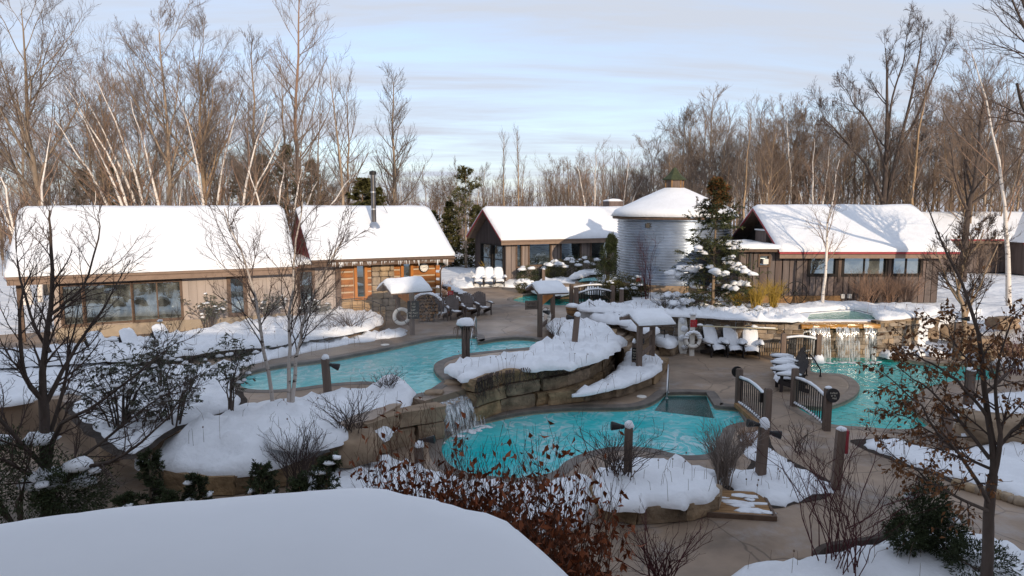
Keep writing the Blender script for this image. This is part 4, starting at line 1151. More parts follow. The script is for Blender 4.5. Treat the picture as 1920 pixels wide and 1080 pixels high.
# ================================================================== BUILDINGS
class House:
    """a house frame: x along the front, y to the back, z up from its ground line"""
    def __init__(s, name, label, origin, rz, cat='house', group=None):
        s.o = Vector(origin); s.rz = rz
        s.t = thing(name, label, cat, origin, rz, group)
        s.dx = Vector((math.cos(rz), math.sin(rz), 0)); s.dy = Vector((-math.sin(rz), math.cos(rz), 0))
    def px(s, px, py, y=0.0):
        """where the ray of a survey pixel meets the front plane, in house coordinates"""
        d = ray(px, py); c = Vector((0, 0, CH)); p0 = s.o + s.dy * y
        t = (p0 - c).dot(s.dy) / d.dot(s.dy); p = c + d * t - s.o
        return p.dot(s.dx), p.z
    def boards(s, x0, x1, z0, z1, holes, m, w_=0.3, gap=0.018, th=0.03, y=0.0, seed=0, side=None, ztop=None, name='board'):
        """vertical boards with open joints; side: local x of a gable wall the boards run along y instead"""
        r_ = random.Random(seed)
        cuts = sorted(set([x0, x1] + [c for h in holes for c in (h[0], h[1]) if x0 < c < x1]))
        for a, b in zip(cuts[:-1], cuts[1:]):
            n = max(1, round((b - a) / w_)); ww = (b - a) / n
            for i in range(n):
                xa = a + i * ww; xb = xa + ww; xm = (xa + xb) / 2
                iv = [(z0, z1)]
                for h in holes:
                    if h[0] - 1e-6 <= xm <= h[1] + 1e-6:
                        iv = [q for (p, q_) in iv for q in ((p, min(q_, h[2])), (max(p, h[3]), q_)) if q[1] - q[0] > 0.03]
                for (p, q) in iv:
                    yy = y - th / 2 + r_.uniform(-0.006, 0.006)
                    if ztop is None:
                        mb = MB()
                        if side is None: mb.box((xm, yy, (p + q) / 2), (ww - gap, th, q - p))
                        else: mb.box((side + (yy if side <= 0.01 else -yy), xm, (p + q) / 2), (th, ww - gap, q - p))
                    else:
                        qa, qb = min(q, ztop(xa)), min(q, ztop(xb))
                        if qa - p < 0.02 and qb - p < 0.02: continue
                        qa = max(qa, p + 0.01); qb = max(qb, p + 0.01)
                        g_ = gap / 2; mb = MB()
                        xs_ = (side - th, side) if side <= 0.01 else (side, side + th)
                        mb.add([(xs_[0], xa + g_, p), (xs_[1], xa + g_, p), (xs_[1], xb - g_, p), (xs_[0], xb - g_, p), (xs_[0], xa + g_, qa), (xs_[1], xa + g_, qa), (xs_[1], xb - g_, qb), (xs_[0], xb - g_, qb)],
                               [(3, 2, 1, 0), (4, 5, 6, 7), (0, 1, 5, 4), (1, 2, 6, 5), (2, 3, 7, 6), (3, 0, 4, 7)])
                    mb.build(name, m, s.t)
    def window(s, x0, x1, z0, z1, frame_m, glass_m, cols=1, rows=1, fw=0.11, y=0.0, side=None, name='window', proud=0.05, mull=0.05, sill=True):
        mb = MB()
        def bx(a, b, c, d, yc, ty):
            if side is None: mb.box(((a + b) / 2, y + yc, (c + d) / 2), (b - a, ty, d - c))
            else: mb.box((side + (yc if side <= 0.01 else -yc), (a + b) / 2, (c + d) / 2), (ty, b - a, d - c))
        pr = -proud
        bx(x0 - fw, x0, z0 - fw, z1 + fw, pr / 2 - 0.005, proud + 0.08); bx(x1, x1 + fw, z0 - fw, z1 + fw, pr / 2 - 0.005, proud + 0.08)
        bx(x0, x1, z1, z1 + fw, pr / 2 - 0.005, proud + 0.07); bx(x0, x1, z0 - fw, z0, pr / 2 - 0.005, proud + 0.07)
        for i in range(1, cols):
            c = x0 + (x1 - x0) * i / cols; bx(c - mull / 2, c + mull / 2, z0, z1, 0.0, 0.07)
        for j in range(1, rows):
            c = z0 + (z1 - z0) * j / rows; bx(x0, x1, c - mull / 2, c + mull / 2, 0.0, 0.06)
        f = mb.build(name, frame_m, s.t)
        for i in range(cols):
            for j in range(rows):
                a = x0 + (x1 - x0) * i / cols; b = x0 + (x1 - x0) * (i + 1) / cols
                c = z0 + (z1 - z0) * j / rows; d = z0 + (z1 - z0) * (j + 1) / rows
                q = MB()
                if side is None: q.box(((a + b) / 2, y + 0.025, (c + d) / 2), (b - a, 0.012, d - c))
                else: q.box((side + (0.025 if side <= 0.01 else -0.025), (a + b) / 2, (c + d) / 2), (0.012, b - a, d - c))
                q.build('pane', glass_m, f)
        return f
    def roof(s, x0, x1, yf, yb, ze, zr, m=trim_br, th=0.13, snow_t=0.22, seed=0, fascia_m=fascia, rake=redm, snow_right=None, drip=True, amp=0.03, ridge_y=None, ze_b=None, dripm=fascia):
        yr = (yf + yb) / 2 if ridge_y is None else ridge_y
        zb_ = ze if ze_b is None else ze_b
        mb = MB()
        mb.add([(x0, yf, ze), (x1, yf, ze), (x1, yr, zr), (x0, yr, zr), (x1, yb, zb_), (x0, yb, zb_),
                (x0, yf, ze - th), (x1, yf, ze - th), (x1, yr, zr - th), (x0, yr, zr - th), (x1, yb, zb_ - th), (x0, yb, zb_ - th)],
               [(0, 1, 2, 3), (3, 2, 4, 5), (7, 6, 9, 8), (8, 9, 11, 10), (1, 0, 6, 7), (5, 4, 10, 11), (0, 3, 9, 6), (3, 5, 11, 9), (2, 1, 7, 8), (4, 2, 8, 10)])
        mb.build('roof', m, s.t)
        # fascia board under the front eave
        MB().box(((x0 + x1) / 2, yf + 0.02, ze - th - 0.085), (x1 - x0 - 0.02, 0.04, 0.19)).build('fascia', fascia_m, s.t)
        if rake is not None:
            for xx in (x0, x1):
                sg = -1 if xx == x0 else 1
                mb = MB()
                mb.beam((xx + sg * 0.02, yf - 0.02, ze - 0.0), (xx + sg * 0.02, yr, zr - 0.0), 0.035, 0.10)
                mb.beam((xx + sg * 0.02, yr, zr - 0.0), (xx + sg * 0.02, yb + 0.02, zb_ - 0.0), 0.035, 0.10)
                mb.build('rake_trim', rake, s.t)
            MB().box(((x0 + x1) / 2, yf - 0.012, ze - 0.055), (x1 - x0, 0.02, 0.09)).build('drip_edge', dripm, s.t)
        # snow: a sheet over both slopes with rolled edges
        nxs = max(10, int((x1 - x0) / 0.22)); half = max(8, int((yr - yf) / 0.2)); prof = []
        for j in range(half + 1): prof.append((yf + (yr - yf) * j / half, ze + (zr - ze) * j / half))
        for j in range(1, half + 1): prof.append((yr + (yb - yr) * j / half, zr + (zb_ - zr) * j / half))
        NX = nxs + 1; NY = len(prof); vs = []; top = []
        for i in range(NX):
            x = x0 + (x1 - x0) * i / nxs
            for j, (y, z) in enumerate(prof):
                dxe = min(x - x0, x1 - x); dye = min(y - yf, yb - y)
                e = min(1, min(dxe, dye) / 0.28); k = math.sqrt(max(0, 1 - (1 - e) ** 2))
                xo = 0.0
                if snow_right is not None and dxe < 0.5: pass
                rr = abs(y - yr); dip = 0.10 * math.exp(-(rr / 0.35) ** 2)
                n_ = noise.noise((x * 0.6 + seed * 5, y * 0.9, seed)) + 0.4 * noise.noise((x * 2.0, y * 2.0, seed + 3))
                over = -0.05 if j == 0 else (0.05 if j == NY - 1 else 0)
                vs.append((x + (-.03 if i == 0 else .03 if i == nxs else 0), y + over + (0.03 * noise.noise((x * 2.2, seed, 1)) if j == 0 else 0), z + 0.012 + snow_t * (0.45 + 0.55 * k) - dip * snow_t * 3 * 0.4 + amp * n_ * k))
        fs = [(i * NY + j, (i + 1) * NY + j, (i + 1) * NY + j + 1, i * NY + j + 1) for i in range(nxs) for j in range(NY - 1)]
        n0 = len(vs)
        ringi = [i * NY for i in range(NX)] + [nxs * NY + j for j in range(1, NY)] + [i * NY + NY - 1 for i in range(nxs - 1, -1, -1)] + [j for j in range(NY - 2, 0, -1)]
        for r in ringi:
            i, j = divmod(r, NY); v = vs[r]
            vs.append((v[0], v[1], prof[j][1] + 0.004))
        nr = len(ringi)
        fs += [(ringi[k], n0 + k, n0 + (k + 1) % nr, ringi[(k + 1) % nr]) for k in range(nr)]
        MB().add(vs, fs).build('roof_snow', snow, s.t, smooth=True)

TH = math.atan2(0.438, 0.899)
# ---------------------------------------------------------------- the long house
H1 = House('long_house', 'long tan boarded house with a big snowy roof and wide window beside the path', (-17.45, 25.72, Z_UP), TH)
L1 = 8.65; hw = 2.45
wx0 = H1.px(119, 560)[0]; wx1 = H1.px(338, 560)[0]; wz1 = H1.px(338, 528)[1]; wz0 = H1.px(345, 594)[1]
wm = H1.px(157, 560)[0]; wm2 = H1.px(249, 560)[0]
nx0 = H1.px(433, 550)[0]; nx1 = H1.px(456, 550)[0]; nz1 = H1.px(445, 522)[1]; nz0 = H1.px(445, 586)[1]
holes = [(wx0, wx1, wz0, wz1), (nx0, nx1, nz0, nz1)]
MB().box((L1 / 2, 3.06, hw / 2), (L1 - 0.02, 6.0, hw)).build('wall', darkin, H1.t)
H1.boards(0, L1, 0.45, hw, holes, board_tan, w_=0.3, gap=0.006)
MB().box((L1 / 2, -0.015, 0.22), (L1, 0.05, 0.45)).build('foundation', stucco, H1.t)
H1.window(wx0, wm - 0.06, wz0, wz1, trim_br, glass_t, cols=1, fw=0.12)
H1.window(wm + 0.06, wm2 - 0.03, wz0, wz1, trim_br, glass_t, cols=1, fw=0.07, mull=0.06)
H1.window(wm2 + 0.04, wx1, wz0, wz1, trim_br, glass_t, cols=2, fw=0.1, mull=0.05)
H1.window(nx0, nx1, nz0, nz1, trim_br, glass, fw=0.15)
H1.boards(0, 6.0, 0.0, 5.0, [], board_tan, side=0.0, ztop=lambda y: hw + min(y, 6 - y) * 0.72 + 0.1, w_=0.4)
H1.boards(0, 6.0, 0.0, 5.0, [], board_tan, side=L1, ztop=lambda y: hw + min(y, 6 - y) * 0.72 + 0.1, w_=0.4)
MB().box((-1.05, 0.1, 1.2), (0.16, 0.16, 2.4)).build('porch_post', trim_br, H1.t)
H1.roof(-1.3, L1 + 0.25, -0.55, 6.5, 2.52, 4.85, seed=1, snow_t=0.30, amp=0.05)

# ---------------------------------------------------------------- the log cabin with its low link
H2 = House('log_cabin', 'log cabin with pale chinking, stone chimney breast, round clock and icicles along the eave', (-17.45, 25.72, Z_UP), TH, cat='cabin')
c0 = 10.85; c1 = 15.35; ch = 2.75
MB().box(((c0 + c1) / 2, 2.965, ch / 2), (c1 - c0 - 0.02, 6.0, ch)).build('wall', chink, H2.t)
win = []
for (a, b, y1, y0) in ((668, 682, 498, 556), (755, 768, 494, 531)):
    xa = H2.px(a, 520)[0]; xb = H2.px(b, 520)[0]
    win.append((xa, xb, H2.px((a + b) / 2, y0)[1], H2.px((a + b) / 2, y1)[1]))
cx0 = H2.px(696, 540)[0]; cx1 = H2.px(738, 540)[0]
# logs: squared timbers with chinking between
zl = 0.95; hl = 0.235; gapl = 0.075; r_ = random.Random(3); k = 0
while zl < ch - 0.05:
    h = min(hl, ch - zl)
    cutx = [(c0, cx0), (cx1, c1)]
    for wv_ in win:
        if zl + h > wv_[2] - 0.16 and zl < wv_[3] + 0.16:
            cutx = [q for (a, b) in cutx for q in ((a, min(b, wv_[0] - 0.15)), (max(a, wv_[1] + 0.15), b)) if q[1] - q[0] > 0.05]
    for (a, b) in cutx:
        me = rock_mesh('log', (b - a, 0.16, h), 200 + k, sub=3, amp=0.025, rnd_=0.05); k += 1
        o = link('log', me, logm, H2.t); o.location = ((a + b) / 2, 0.0, zl + h / 2)
    zl += hl + gapl
# log ends stepping at the corner
for j in range(7):
    me = rock_mesh('log_end', (0.2, 0.32, 0.235), 300 + j, sub=2, amp=0.03); o = link('log_end', me, logm if j > 2 else logw, H2.t)
    o.location = (c1 + 0.06, -0.02, 0.22 + j * 0.37 + 0.12)
# pale base courses
for j, (za, zb_) in enumerate(((0.02, 0.30), (0.32, 0.60), (0.62, 0.90))):
    for (a, b) in ((c0, cx0), (cx1, c1)):
        n = 1 if j % 2 else 2
        for q in range(n):
            aa = a + (b - a) * q / n; bb = a + (b - a) * (q + 1) / n
            o = link('base_log', rock_mesh('base_log', (bb - aa - 0.02, 0.2, zb_ - za), 320 + j * 4 + q, sub=3, amp=0.02, rnd_=0.05), logw, H2.t)
            o.location = ((aa + bb) / 2, 0.0, (za + zb_) / 2)
# chimney breast of field stones
MB().box(((cx0 + cx1) / 2, 0.0, ch / 2), (cx1 - cx0 - 0.02, 0.22, ch)).build('chimney_breast', mortar, H2.t)
z = 0.0; k = 0
while z < ch - 0.1:
    h = r_.uniform(0.22, 0.40); x = cx0
    if z + h > ch: h = ch - z
    while x < cx1 - 0.05:
        l = min(r_.uniform(0.26, 0.62), cx1 - x)
        if cx1 - x - l < 0.15: l = cx1 - x
        o = link('stone', rock_mesh('stone', (l - 0.02, 0.26, h - 0.02), 400 + k, sub=4, amp=0.09, rnd_=0.35), fstone, H2.t); k += 1
        o.location = (x + l / 2, -0.10 + r_.uniform(-0.03, 0.03), z + h / 2)
        x += l
    z += h
for wv_ in win:
    H2.window(*wv_, orangew, glass, fw=0.13, y=-0.075, proud=0.08)
# clock
cp = H2.px(793, 501)
MB().disc((cp[0], -0.13, cp[1]), 0.23, (0, 1, 0), 0.09, 24).build('clock_rim', blackm, H2.t)
cf = MB().disc((cp[0], -0.18, cp[1]), 0.195, (0, 1, 0), 0.02, 24).build('clock_face', clockf, H2.t)
mb = MB()
for q in range(12):
    a = q * math.pi / 6
    mb.box((cp[0] + 0.155 * math.sin(a), -0.194, cp[1] + 0.155 * math.cos(a)), (0.016, 0.006, 0.04), M=Matrix.Rotation(a, 4, 'Y'))
mb.build('hour_marks', inkd, cf)
mb = MB(); mb.beam((cp[0], -0.196, cp[1]), (cp[0] - 0.09, -0.196, cp[1] - 0.02), 0.012, 0.016); mb.beam((cp[0], -0.196, cp[1]), (cp[0] + 0.13, -0.196, cp[1] + 0.03), 0.008, 0.012)
mb.build('clock_hands', inkd, cf)
# header board, brackets, icicles
MB().box(((c0 + c1) / 2, -0.09, ch + 0.02), (c1 - c0, 0.05, 0.2)).build('header_board', darkin, H2.t)
H2.roof(9.5, c1 + 0.72, -0.62, 6.4, ch + 0.02, 4.88, seed=2, snow_t=0.26, amp=0.035, rake=None, fascia_m=trim_br)
mb = MB(); r_ = random.Random(11)
for i in range(110):
    x = r_.uniform(10.3, c1 + 0.4); l = r_.uniform(0.05, 0.30) * (0.5 + abs(noise.noise((x * 2.2, 0, 0))) * 1.4)
    mb.tube([(x, -0.63, ch - 0.10), (x + 0.004, -0.63, ch - 0.10 - l * 0.6), (x, -0.63, ch - 0.10 - l)], [0.022, 0.012, 0.002], 5, cap=False)
ic = mb.build('icicle', icem, H2.t); ic['kind'] = 'stuff'
MB().tube([(9.5, -0.66, ch - 0.04), (c1 + 0.75, -0.66, ch - 0.09)], 0.055, 6).build('gutter', trim_br, H2.t)
MB().tube([(c1 + 0.66, -0.64, ch - 0.12), (c1 + 0.62, -0.4, ch - 0.35), (c1 + 0.3, -0.1, ch - 0.55), (c1 + 0.22, -0.05, ch - 0.75), (c1 + 0.22, -0.05, 0.2)], 0.045, 6).build('downpipe', trim_br, H2.t)
H2.boards(0.1, 6.1, 0.0, 5.5, [], board_dk, side=c1, ztop=lambda y: ch + min(y, 6.1 - y) * 0.68, w_=0.4)
H2.boards(0.1, 6.1, ch, 5.5, [], redm, side=9.55, ztop=lambda y: ch + min(y, 6.1 - y) * 0.66, w_=1.5, gap=0.0)
# low link between house and cabin with the side door
lx0, lx1 = L1 + 0.02, c0 - 0.02
dz1 = H2.px(575, 510)[1]; da = H2.px(563, 540)[0]; db = H2.px(586, 540)[0]
MB().box(((lx0 + lx1) / 2, 1.52, 1.2), (lx1 - lx0, 2.8, 2.4)).build('link_wall', darkin, H2.t)
H2.boards(lx0, lx1, 0.3, 2.4, [(da, db, 0.3, dz1)], board_tan, y=0.1, gap=0.012)
MB().box(((lx0 + lx1) / 2, 0.085, 0.15), (lx1 - lx0, 0.05, 0.3)).build('foundation', stucco, H2.t)
H2.window(da, db, 0.42, dz1, trim_br, glass, fw=0.12, y=0.1, name='door')
MB().box(((lx0 + lx1) / 2, 1.2, 2.50), (lx1 - lx0 + 0.1, 3.2, 0.16)).build('link_roof', trim_br, H2.t)
bed('roof_snow', [(lx0 - 0.1, -0.42), (lx1 + 0.2, -0.42), (lx1 + 0.2, 2.7), (lx0 - 0.1, 2.7)], 2.58, 0.24, parent=H2.t, kind=None, smooth=False, skirt=0.0, res=0.2, seed=50)
MB().box((c0 - 0.12, -0.06, 1.2), (0.22, 0.1, 2.4)).build('corner_board', trim_br, H2.t)
# stove pipe with two guy wires and its storm collar
sp_ = H2.px(702, 452, y=1.35)
sx = sp_[0]; sz = ch + (1.35 + 0.62) / (6.4 + 0.62) * 2 * (4.88 - ch) + 0.1
pp = MB().tube([(sx, 1.35, sz - 0.2), (sx, 1.35, sz + 2.55)], 0.115, 14).build('stove_pipe', mat('pipe_metal', (0.16, 0.15, 0.15), rough=0.3, metallic=0.9, bump=0), H2.t)
autosmooth(pp)
MB().lathe([(0.0, sz + 2.72), (0.17, sz + 2.66), (0.17, sz + 2.52), (0.12, sz + 2.50)], 14, (sx, 1.35, 0)).build('rain_cap', blackm, pp)
mb = MB()
for zz in (0.9, 1.7): mb.tube([(sx, 1.35, sz + zz - .03), (sx, 1.35, sz + zz + .03)], 0.125, 14)
mb.build('pipe_band', steel, pp)
MB().lathe([(0.36, sz - 0.12), (0.34, sz + 0.03), (0.2, sz + 0.22), (0.125, sz + 0.3)], 16, (sx, 1.35, 0)).build('pipe_flashing', steel, H2.t, smooth=True)
mlt = MB().disc((sx, 1.22, sz + 0.0), 0.42, (0, -0.56, 0.83), 0.06, 14); mlt.build('melt_patch', trim_br, H2.t)
for sg in (-1, 1):
    MB().tube([(sx, 1.35, sz + 1.9), (sx + sg * 0.9, 2.2, sz + 0.72)], 0.012, 4).build('guy_rod', blackm, H2.t)

# ---------------------------------------------------------------- the house in the middle
TM = R(25)
H3 = House('meeting_house', 'brown boarded house with big panes and an evergreen hedge below, next to the metal silo', (-0.43, 44.62, 1.0), TM)
L3 = 12.0; h3 = 2.75; W3 = 5.2
hs = []
for (a, b, t_, b_) in ((969, 976, 456, 500), (992, 1031, 456, 496), (1052, 1087, 455, 486), (1108, 1140, 454, 484)):
    xa = H3.px(a, 470)[0]; xb = H3.px(b, 470)[0]
    hs.append((xa, xb, H3.px((a + b) / 2, b_)[1], H3.px((a + b) / 2, t_)[1]))
hs.append((hs[-1][1] + 1.2, hs[-1][1] + 2.6, hs[-1][2], hs[-1][3]))
MB().box((L3 / 2, W3 / 2 + 0.01, h3 / 2), (L3 - 0.04, W3 - 0.02, h3)).build('wall', darkin, H3.t)
H3.boards(0, L3, 0, h3, hs, board_lt, w_=0.34, gap=0.03)
for h in hs: H3.window(*h, trim_br, glass, fw=0.1)
gw = [(0.3, 2.0, 0.5, 2.35), (2.3, 4.0, 0.5, 2.35)]
gz = lambda y: h3 + (0.4 + min(y, W3 - y)) * (4.7 - h3) / (W3 / 2 + 0.45) - 0.25
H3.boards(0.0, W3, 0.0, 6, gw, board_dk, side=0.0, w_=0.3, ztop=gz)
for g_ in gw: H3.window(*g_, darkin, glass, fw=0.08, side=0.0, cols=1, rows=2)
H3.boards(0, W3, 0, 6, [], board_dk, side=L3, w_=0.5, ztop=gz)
MB().add([(0.01, 0, h3 - .01), (0.01, W3, h3 - .01), (0.01, W3 / 2, 4.45), (L3 - .01, 0, h3 - .01), (L3 - .01, W3, h3 - .01), (L3 - .01, W3 / 2, 4.45)], [(0, 2, 1), (3, 4, 5)]).build('gable_backing', darkin, H3.t)
H3.roof(-0.5, L3 + 0.4, -0.45, W3 + 0.45, h3 + 0.04, 4.72, seed=3, snow_t=0.28, amp=0.03)
cpx = H3.px(1152, 385, y=3.2)[0]
MB().box((cpx, 3.4, 4.85), (1.25, 0.9, 1.0)).build('chimney', board_grey, H3.t)
bed('chimney_snow', [(cpx - .63, 2.95), (cpx + .63, 2.95), (cpx + .63, 3.85), (cpx - .63, 3.85)], 5.35, 0.14, parent=H3.t, kind=None, smooth=False, skirt=0, res=0.15, seed=51)

# ---------------------------------------------------------------- the dark board house behind the stone wall
H4 = House('board_house', 'dark board and batten house with three windows and red edged roof behind the spa', (12.9, 32.45, Z_TE), 0.0)
L4 = 7.45; W4 = 6.6; h4 = 2.42
hs = []
for (a, b) in ((1519, 1565), (1582, 1659), (1674, 1724)):
    xa = H4.px(a, 495)[0]; xb = H4.px(b, 495)[0]
    hs.append((xa, xb, H4.px((a + b) / 2, 513)[1], H4.px((a + b) / 2, 480)[1]))
MB().box((L4 / 2, W4 / 2 + 0.01, h4 / 2), (L4 - 0.04, W4 - 0.02, h4)).build('wall', darkin, H4.t)
H4.boards(0, L4, 0, h4, hs, board_grey, w_=0.30, gap=0.035, th=0.035)
H4.window(*hs[0], darkin, glass_l, fw=0.13)
H4.window(*hs[1], darkin, glass_l, fw=0.13, cols=2)
H4.window(*hs[2], darkin, glass_l, fw=0.13, cols=2)
for i in range(2):
    xx = (hs[i][1] + hs[i + 1][0]) / 2
    MB().box((xx, -0.07, h4 / 2 + 0.5), (0.14, 0.06, 1.4)).build('trim_board', weath, H4.t)
gz4 = lambda y: h4 + (0.45 + min(y, W4 - y)) * (4.42 - h4) / (W4 / 2 + 0.45) - 0.2
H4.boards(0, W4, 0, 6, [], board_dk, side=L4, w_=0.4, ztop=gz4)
MB().add([(0.25, 0, h4 - .01), (0.25, W4, h4 - .01), (0.25, W4 / 2, 4.2), (L4 - .01, 0, h4 - .01), (L4 - .01, W4, h4 - .01), (L4 - .01, W4 / 2, 4.2)], [(0, 2, 1), (3, 4, 5)]).build('gable_backing', darkin, H4.t)
MB().box((0.02, W4 / 2 - 0.9, 3.05), (0.5, 1.5, 0.62)).build('louvre_box', board_grey, H4.t)
MB().box((0.0, W4 / 2 - 0.9, 3.39), (0.56, 1.56, 0.06)).build('louvre_cap', snow, H4.t)
H4.roof(-0.35, L4 + 0.62, -0.48, W4 + 0.48, h4 + 0.04, 4.45, seed=4, snow_t=0.24, amp=0.05, dripm=redm)
MB().tube([(L4 + 0.2, -0.4, h4 - 0.1), (L4 + 0.2, -0.42, h4 - 0.45)], [0.05, 0.004], 5).build('icicle', icem, H4.t)
# low flat part in front of the gable
lw = H4.px(1386, 520)[0]
MB().box(((lw - 0.0) / 2 - 0.01, 1.9, 1.22), (-lw - 0.02, 3.7, 2.44)).build('link_wall', darkin, H4.t)
H4.boards(lw, -0.02, 0, 2.44, [(H4.px(1424, 490)[0], H4.px(1440, 490)[0], H4.px(1432, 497)[1], H4.px(1432, 480)[1])], board_grey, w_=0.30, gap=0.035, th=0.035)
H4.boards(0, 3.7, 0, 2.44, [], board_grey, side=lw if lw < 0 else 0, w_=0.4)
acx0, acx1 = H4.px(1424, 490)[0], H4.px(1440, 490)[0]; acz0, acz1 = H4.px(1432, 497)[1], H4.px(1432, 480)[1]
H4.window(acx0, acx1, acz0, acz1, trim_br, glass_l, fw=0.09)
MB().box(((acx0 + acx1) / 2, -0.16, (acz0 + acz1) / 2 - 0.03), (0.24, 0.26, 0.24)).build('air_conditioner', clockf, H4.t)
bx_ = H4.px(1405, 500)[0]
MB().box((bx_, -0.06, 1.2), (0.09, 0.09, 2.4)).build('downpipe', blackm, H4.t)
MB().box((lw / 2 - 0.35, 1.75, 2.52), (-lw + 0.7, 4.3, 0.14)).build('link_roof', trim_br, H4.t)
bed('roof_snow', [(lw - 0.75, -0.45), (-0.02, -0.45), (-0.02, 3.9), (lw - 0.75, 3.9)], 2.59, 0.22, parent=H4.t, kind=None, smooth=False, skirt=0, res=0.2, seed=52)
a = H4.px(1420, 562); b = H4.px(1575, 562)
MB().box(((a[0] + b[0]) / 2, -0.06, 0.16), (b[0] - a[0], 0.12, 0.34)).build('base_plinth', deckw, H4.t)
for pxx in (1577, 1590):
    MB().box((H4.px(pxx, 560)[0], -0.12, 0.32), (0.16, 0.14, 0.2)).build('meter_box', clockf, H4.t)

# ---------------------------------------------------------------- far house at the edge of the wood
H5 = House('far_house', 'far brown house with a long snowy roof and a cross gable beyond the snow slope', (28.2, 47.0, 1.45), 0.0)
L5 = 14.0
MB().box((L5 / 2, 2.5, 1.15), (L5, 5.0, 2.3)).build('wall', board_dk, H5.t)
H5.boards(0.0, L5, 0, 2.3, [], board_grey, w_=0.6, gap=0.05)
H5.roof(-0.6, L5, -0.5, 5.4, 2.3, 3.95, seed=5, snow_t=0.2, dripm=redm)
gx0 = H5.px(1885, 460)[0]
# gable that faces the slope
mb = MB()
mb.add([(gx0, -2.2, 0), (gx0 + 6, -2.2, 0), (gx0 + 6, -2.2, 2.2), (gx0 + 3, -2.2, 4.0), (gx0, -2.2, 2.2), (gx0, -0.04, 0), (gx0 + 6, -0.04, 0), (gx0 + 6, -0.04, 2.2), (gx0 + 3, -0.04, 4.0), (gx0, -0.04, 2.2)],
       [(0, 1, 2, 3, 4), (0, 4, 9, 5), (1, 6, 7, 2)])
mb.build('gable_wall', board_grey, H5.t)
mb = MB(); mb.beam((gx0 - 0.4, -2.3, 2.05), (gx0 + 3, -2.3, 4.12), 0.2, 0.22); mb.build('rake_trim', redm, H5.t)
mb = MB(); mb.add([(gx0 - .45, -2.4, 2.15), (gx0 + 3, -2.4, 4.25), (gx0 + 3, 2.2, 4.25), (gx0 - .45, 0.2, 2.15), (gx0 + 6.45, -2.4, 2.15), (gx0 + 6.45, 0.2, 2.15)], [(0, 1, 2, 3), (1, 4, 5, 2)])
mb.build('gable_snow', snow, H5.t)
H5.window(gx0 + 0.5, gx0 + 2.4, 1.0, 1.75, logw, glass, fw=0.08, y=-2.22)

# ---------------------------------------------------------------- the corrugated silo
SC = (9.25, 39.3, Z_TE)
sl_ = thing('metal_silo', 'round corrugated metal silo with a conical snow roof and a green capped cupola', 'silo', SC)
RS = 3.15; HS = 4.0
galv = mat('galvanised', (0.45, 0.50, 0.57), var=0.2, scale=0.8, rough=0.33, bump=0, metallic=0.9)
mb = MB(); prof = []
nr_ = 25
for i in range(nr_ * 6 + 1):
    z = 0.35 + (HS - 0.35) * i / (nr_ * 6); prof.append((RS + 0.045 * math.cos(2 * math.pi * i / 6), z))
mb.lathe(prof, 72)
mb.build('corrugated_wall', galv, sl_, smooth=True)
mb = MB().lathe([(RS + 0.12, -0.3), (RS + 0.12, 0.36), (RS - 0.1, 0.36)], 48); mb.build('stone_plinth', tan_rock, sl_)
MB().lathe([(RS - 0.05, HS - 0.1), (RS + 0.30, HS - 0.12), (RS + 0.32, HS + 0.03), (RS - 0.05, HS + 0.05)], 48).build('eave_ring', trim_br, sl_)
prof = []
for i in range(15):
    t = i / 14; r = RS + 0.42 - (RS + 0.42 - 0.55) * t
    z = HS + 0.02 + 1.42 * t + 0.26 * min(1, math.sqrt(max(0.0, 1 - (1 - min(1, t * 8)) ** 2))) * (1 - 0.3 * t)
    prof.append((r, z))
mb = MB().lathe([(RS + 0.3, HS + 0.02)] + prof, 40)
for v in mb.v:
    v.z += 0.03 * noise.noise(v * 1.3)
mb.build('roof_snow', snow, sl_, smooth=True)
zt = HS + 1.55
mb = MB().lathe([(0.50, zt - 0.1), (0.50, zt + 0.52)], 6); mb.build('cupola_wall', weath, sl_)
mb = MB()
for k in range(6):
    a = k * math.pi / 3
    mb.box((0.5 * math.cos(a), 0.5 * math.sin(a), zt + 0.22), (0.07, 0.07, 0.62))
mb.build('cupola_corner', deckw, sl_)
MB().lathe([(0.66, zt + 0.50), (0.68, zt + 0.56), (0.35, zt + 0.82), (0.12, zt + 1.15), (0.0, zt + 1.25)], 6).build('cupola_roof', greenroof, sl_)
la = R(232)
MB().box((RS * math.cos(la) * 1.03, RS * math.sin(la) * 1.03, HS - 0.45), (0.2, 0.2, 0.24)).build('flood_light', blackm, sl_)
# ================================================================== FURNITURE AND FITTINGS
def letters(rows, w_, h_, M, m, name, parent, seed=0):
    """rows of small raised strokes: writing too small to read"""
    r_ = random.Random(seed); mb = MB()
    for i, k in enumerate(rows):
        z = h_ / 2 - h_ * (i + 0.5) / len(rows); rw = w_ * k; x = -rw / 2; lh = h_ / len(rows) * 0.55
        while x < rw / 2 - 0.004:
            cw = min(lh * r_.uniform(0.35, 0.6), rw / 2 - x)
            kind = r_.randrange(3)
            mb.box((x + cw * 0.15, 0, z), (cw * 0.28, 0.006, lh))
            if kind != 1: mb.box((x + cw * 0.6, 0, z + lh * 0.36), (cw * 0.6, 0.006, lh * 0.28))
            if kind != 0: mb.box((x + cw * 0.6, 0, z - lh * 0.36), (cw * 0.6, 0.006, lh * 0.28))
            x += cw * 1.35
            if r_.random() < 0.16: x += cw
    mb.v = [M @ p for p in mb.v]
    return mb.build(name, m, parent)

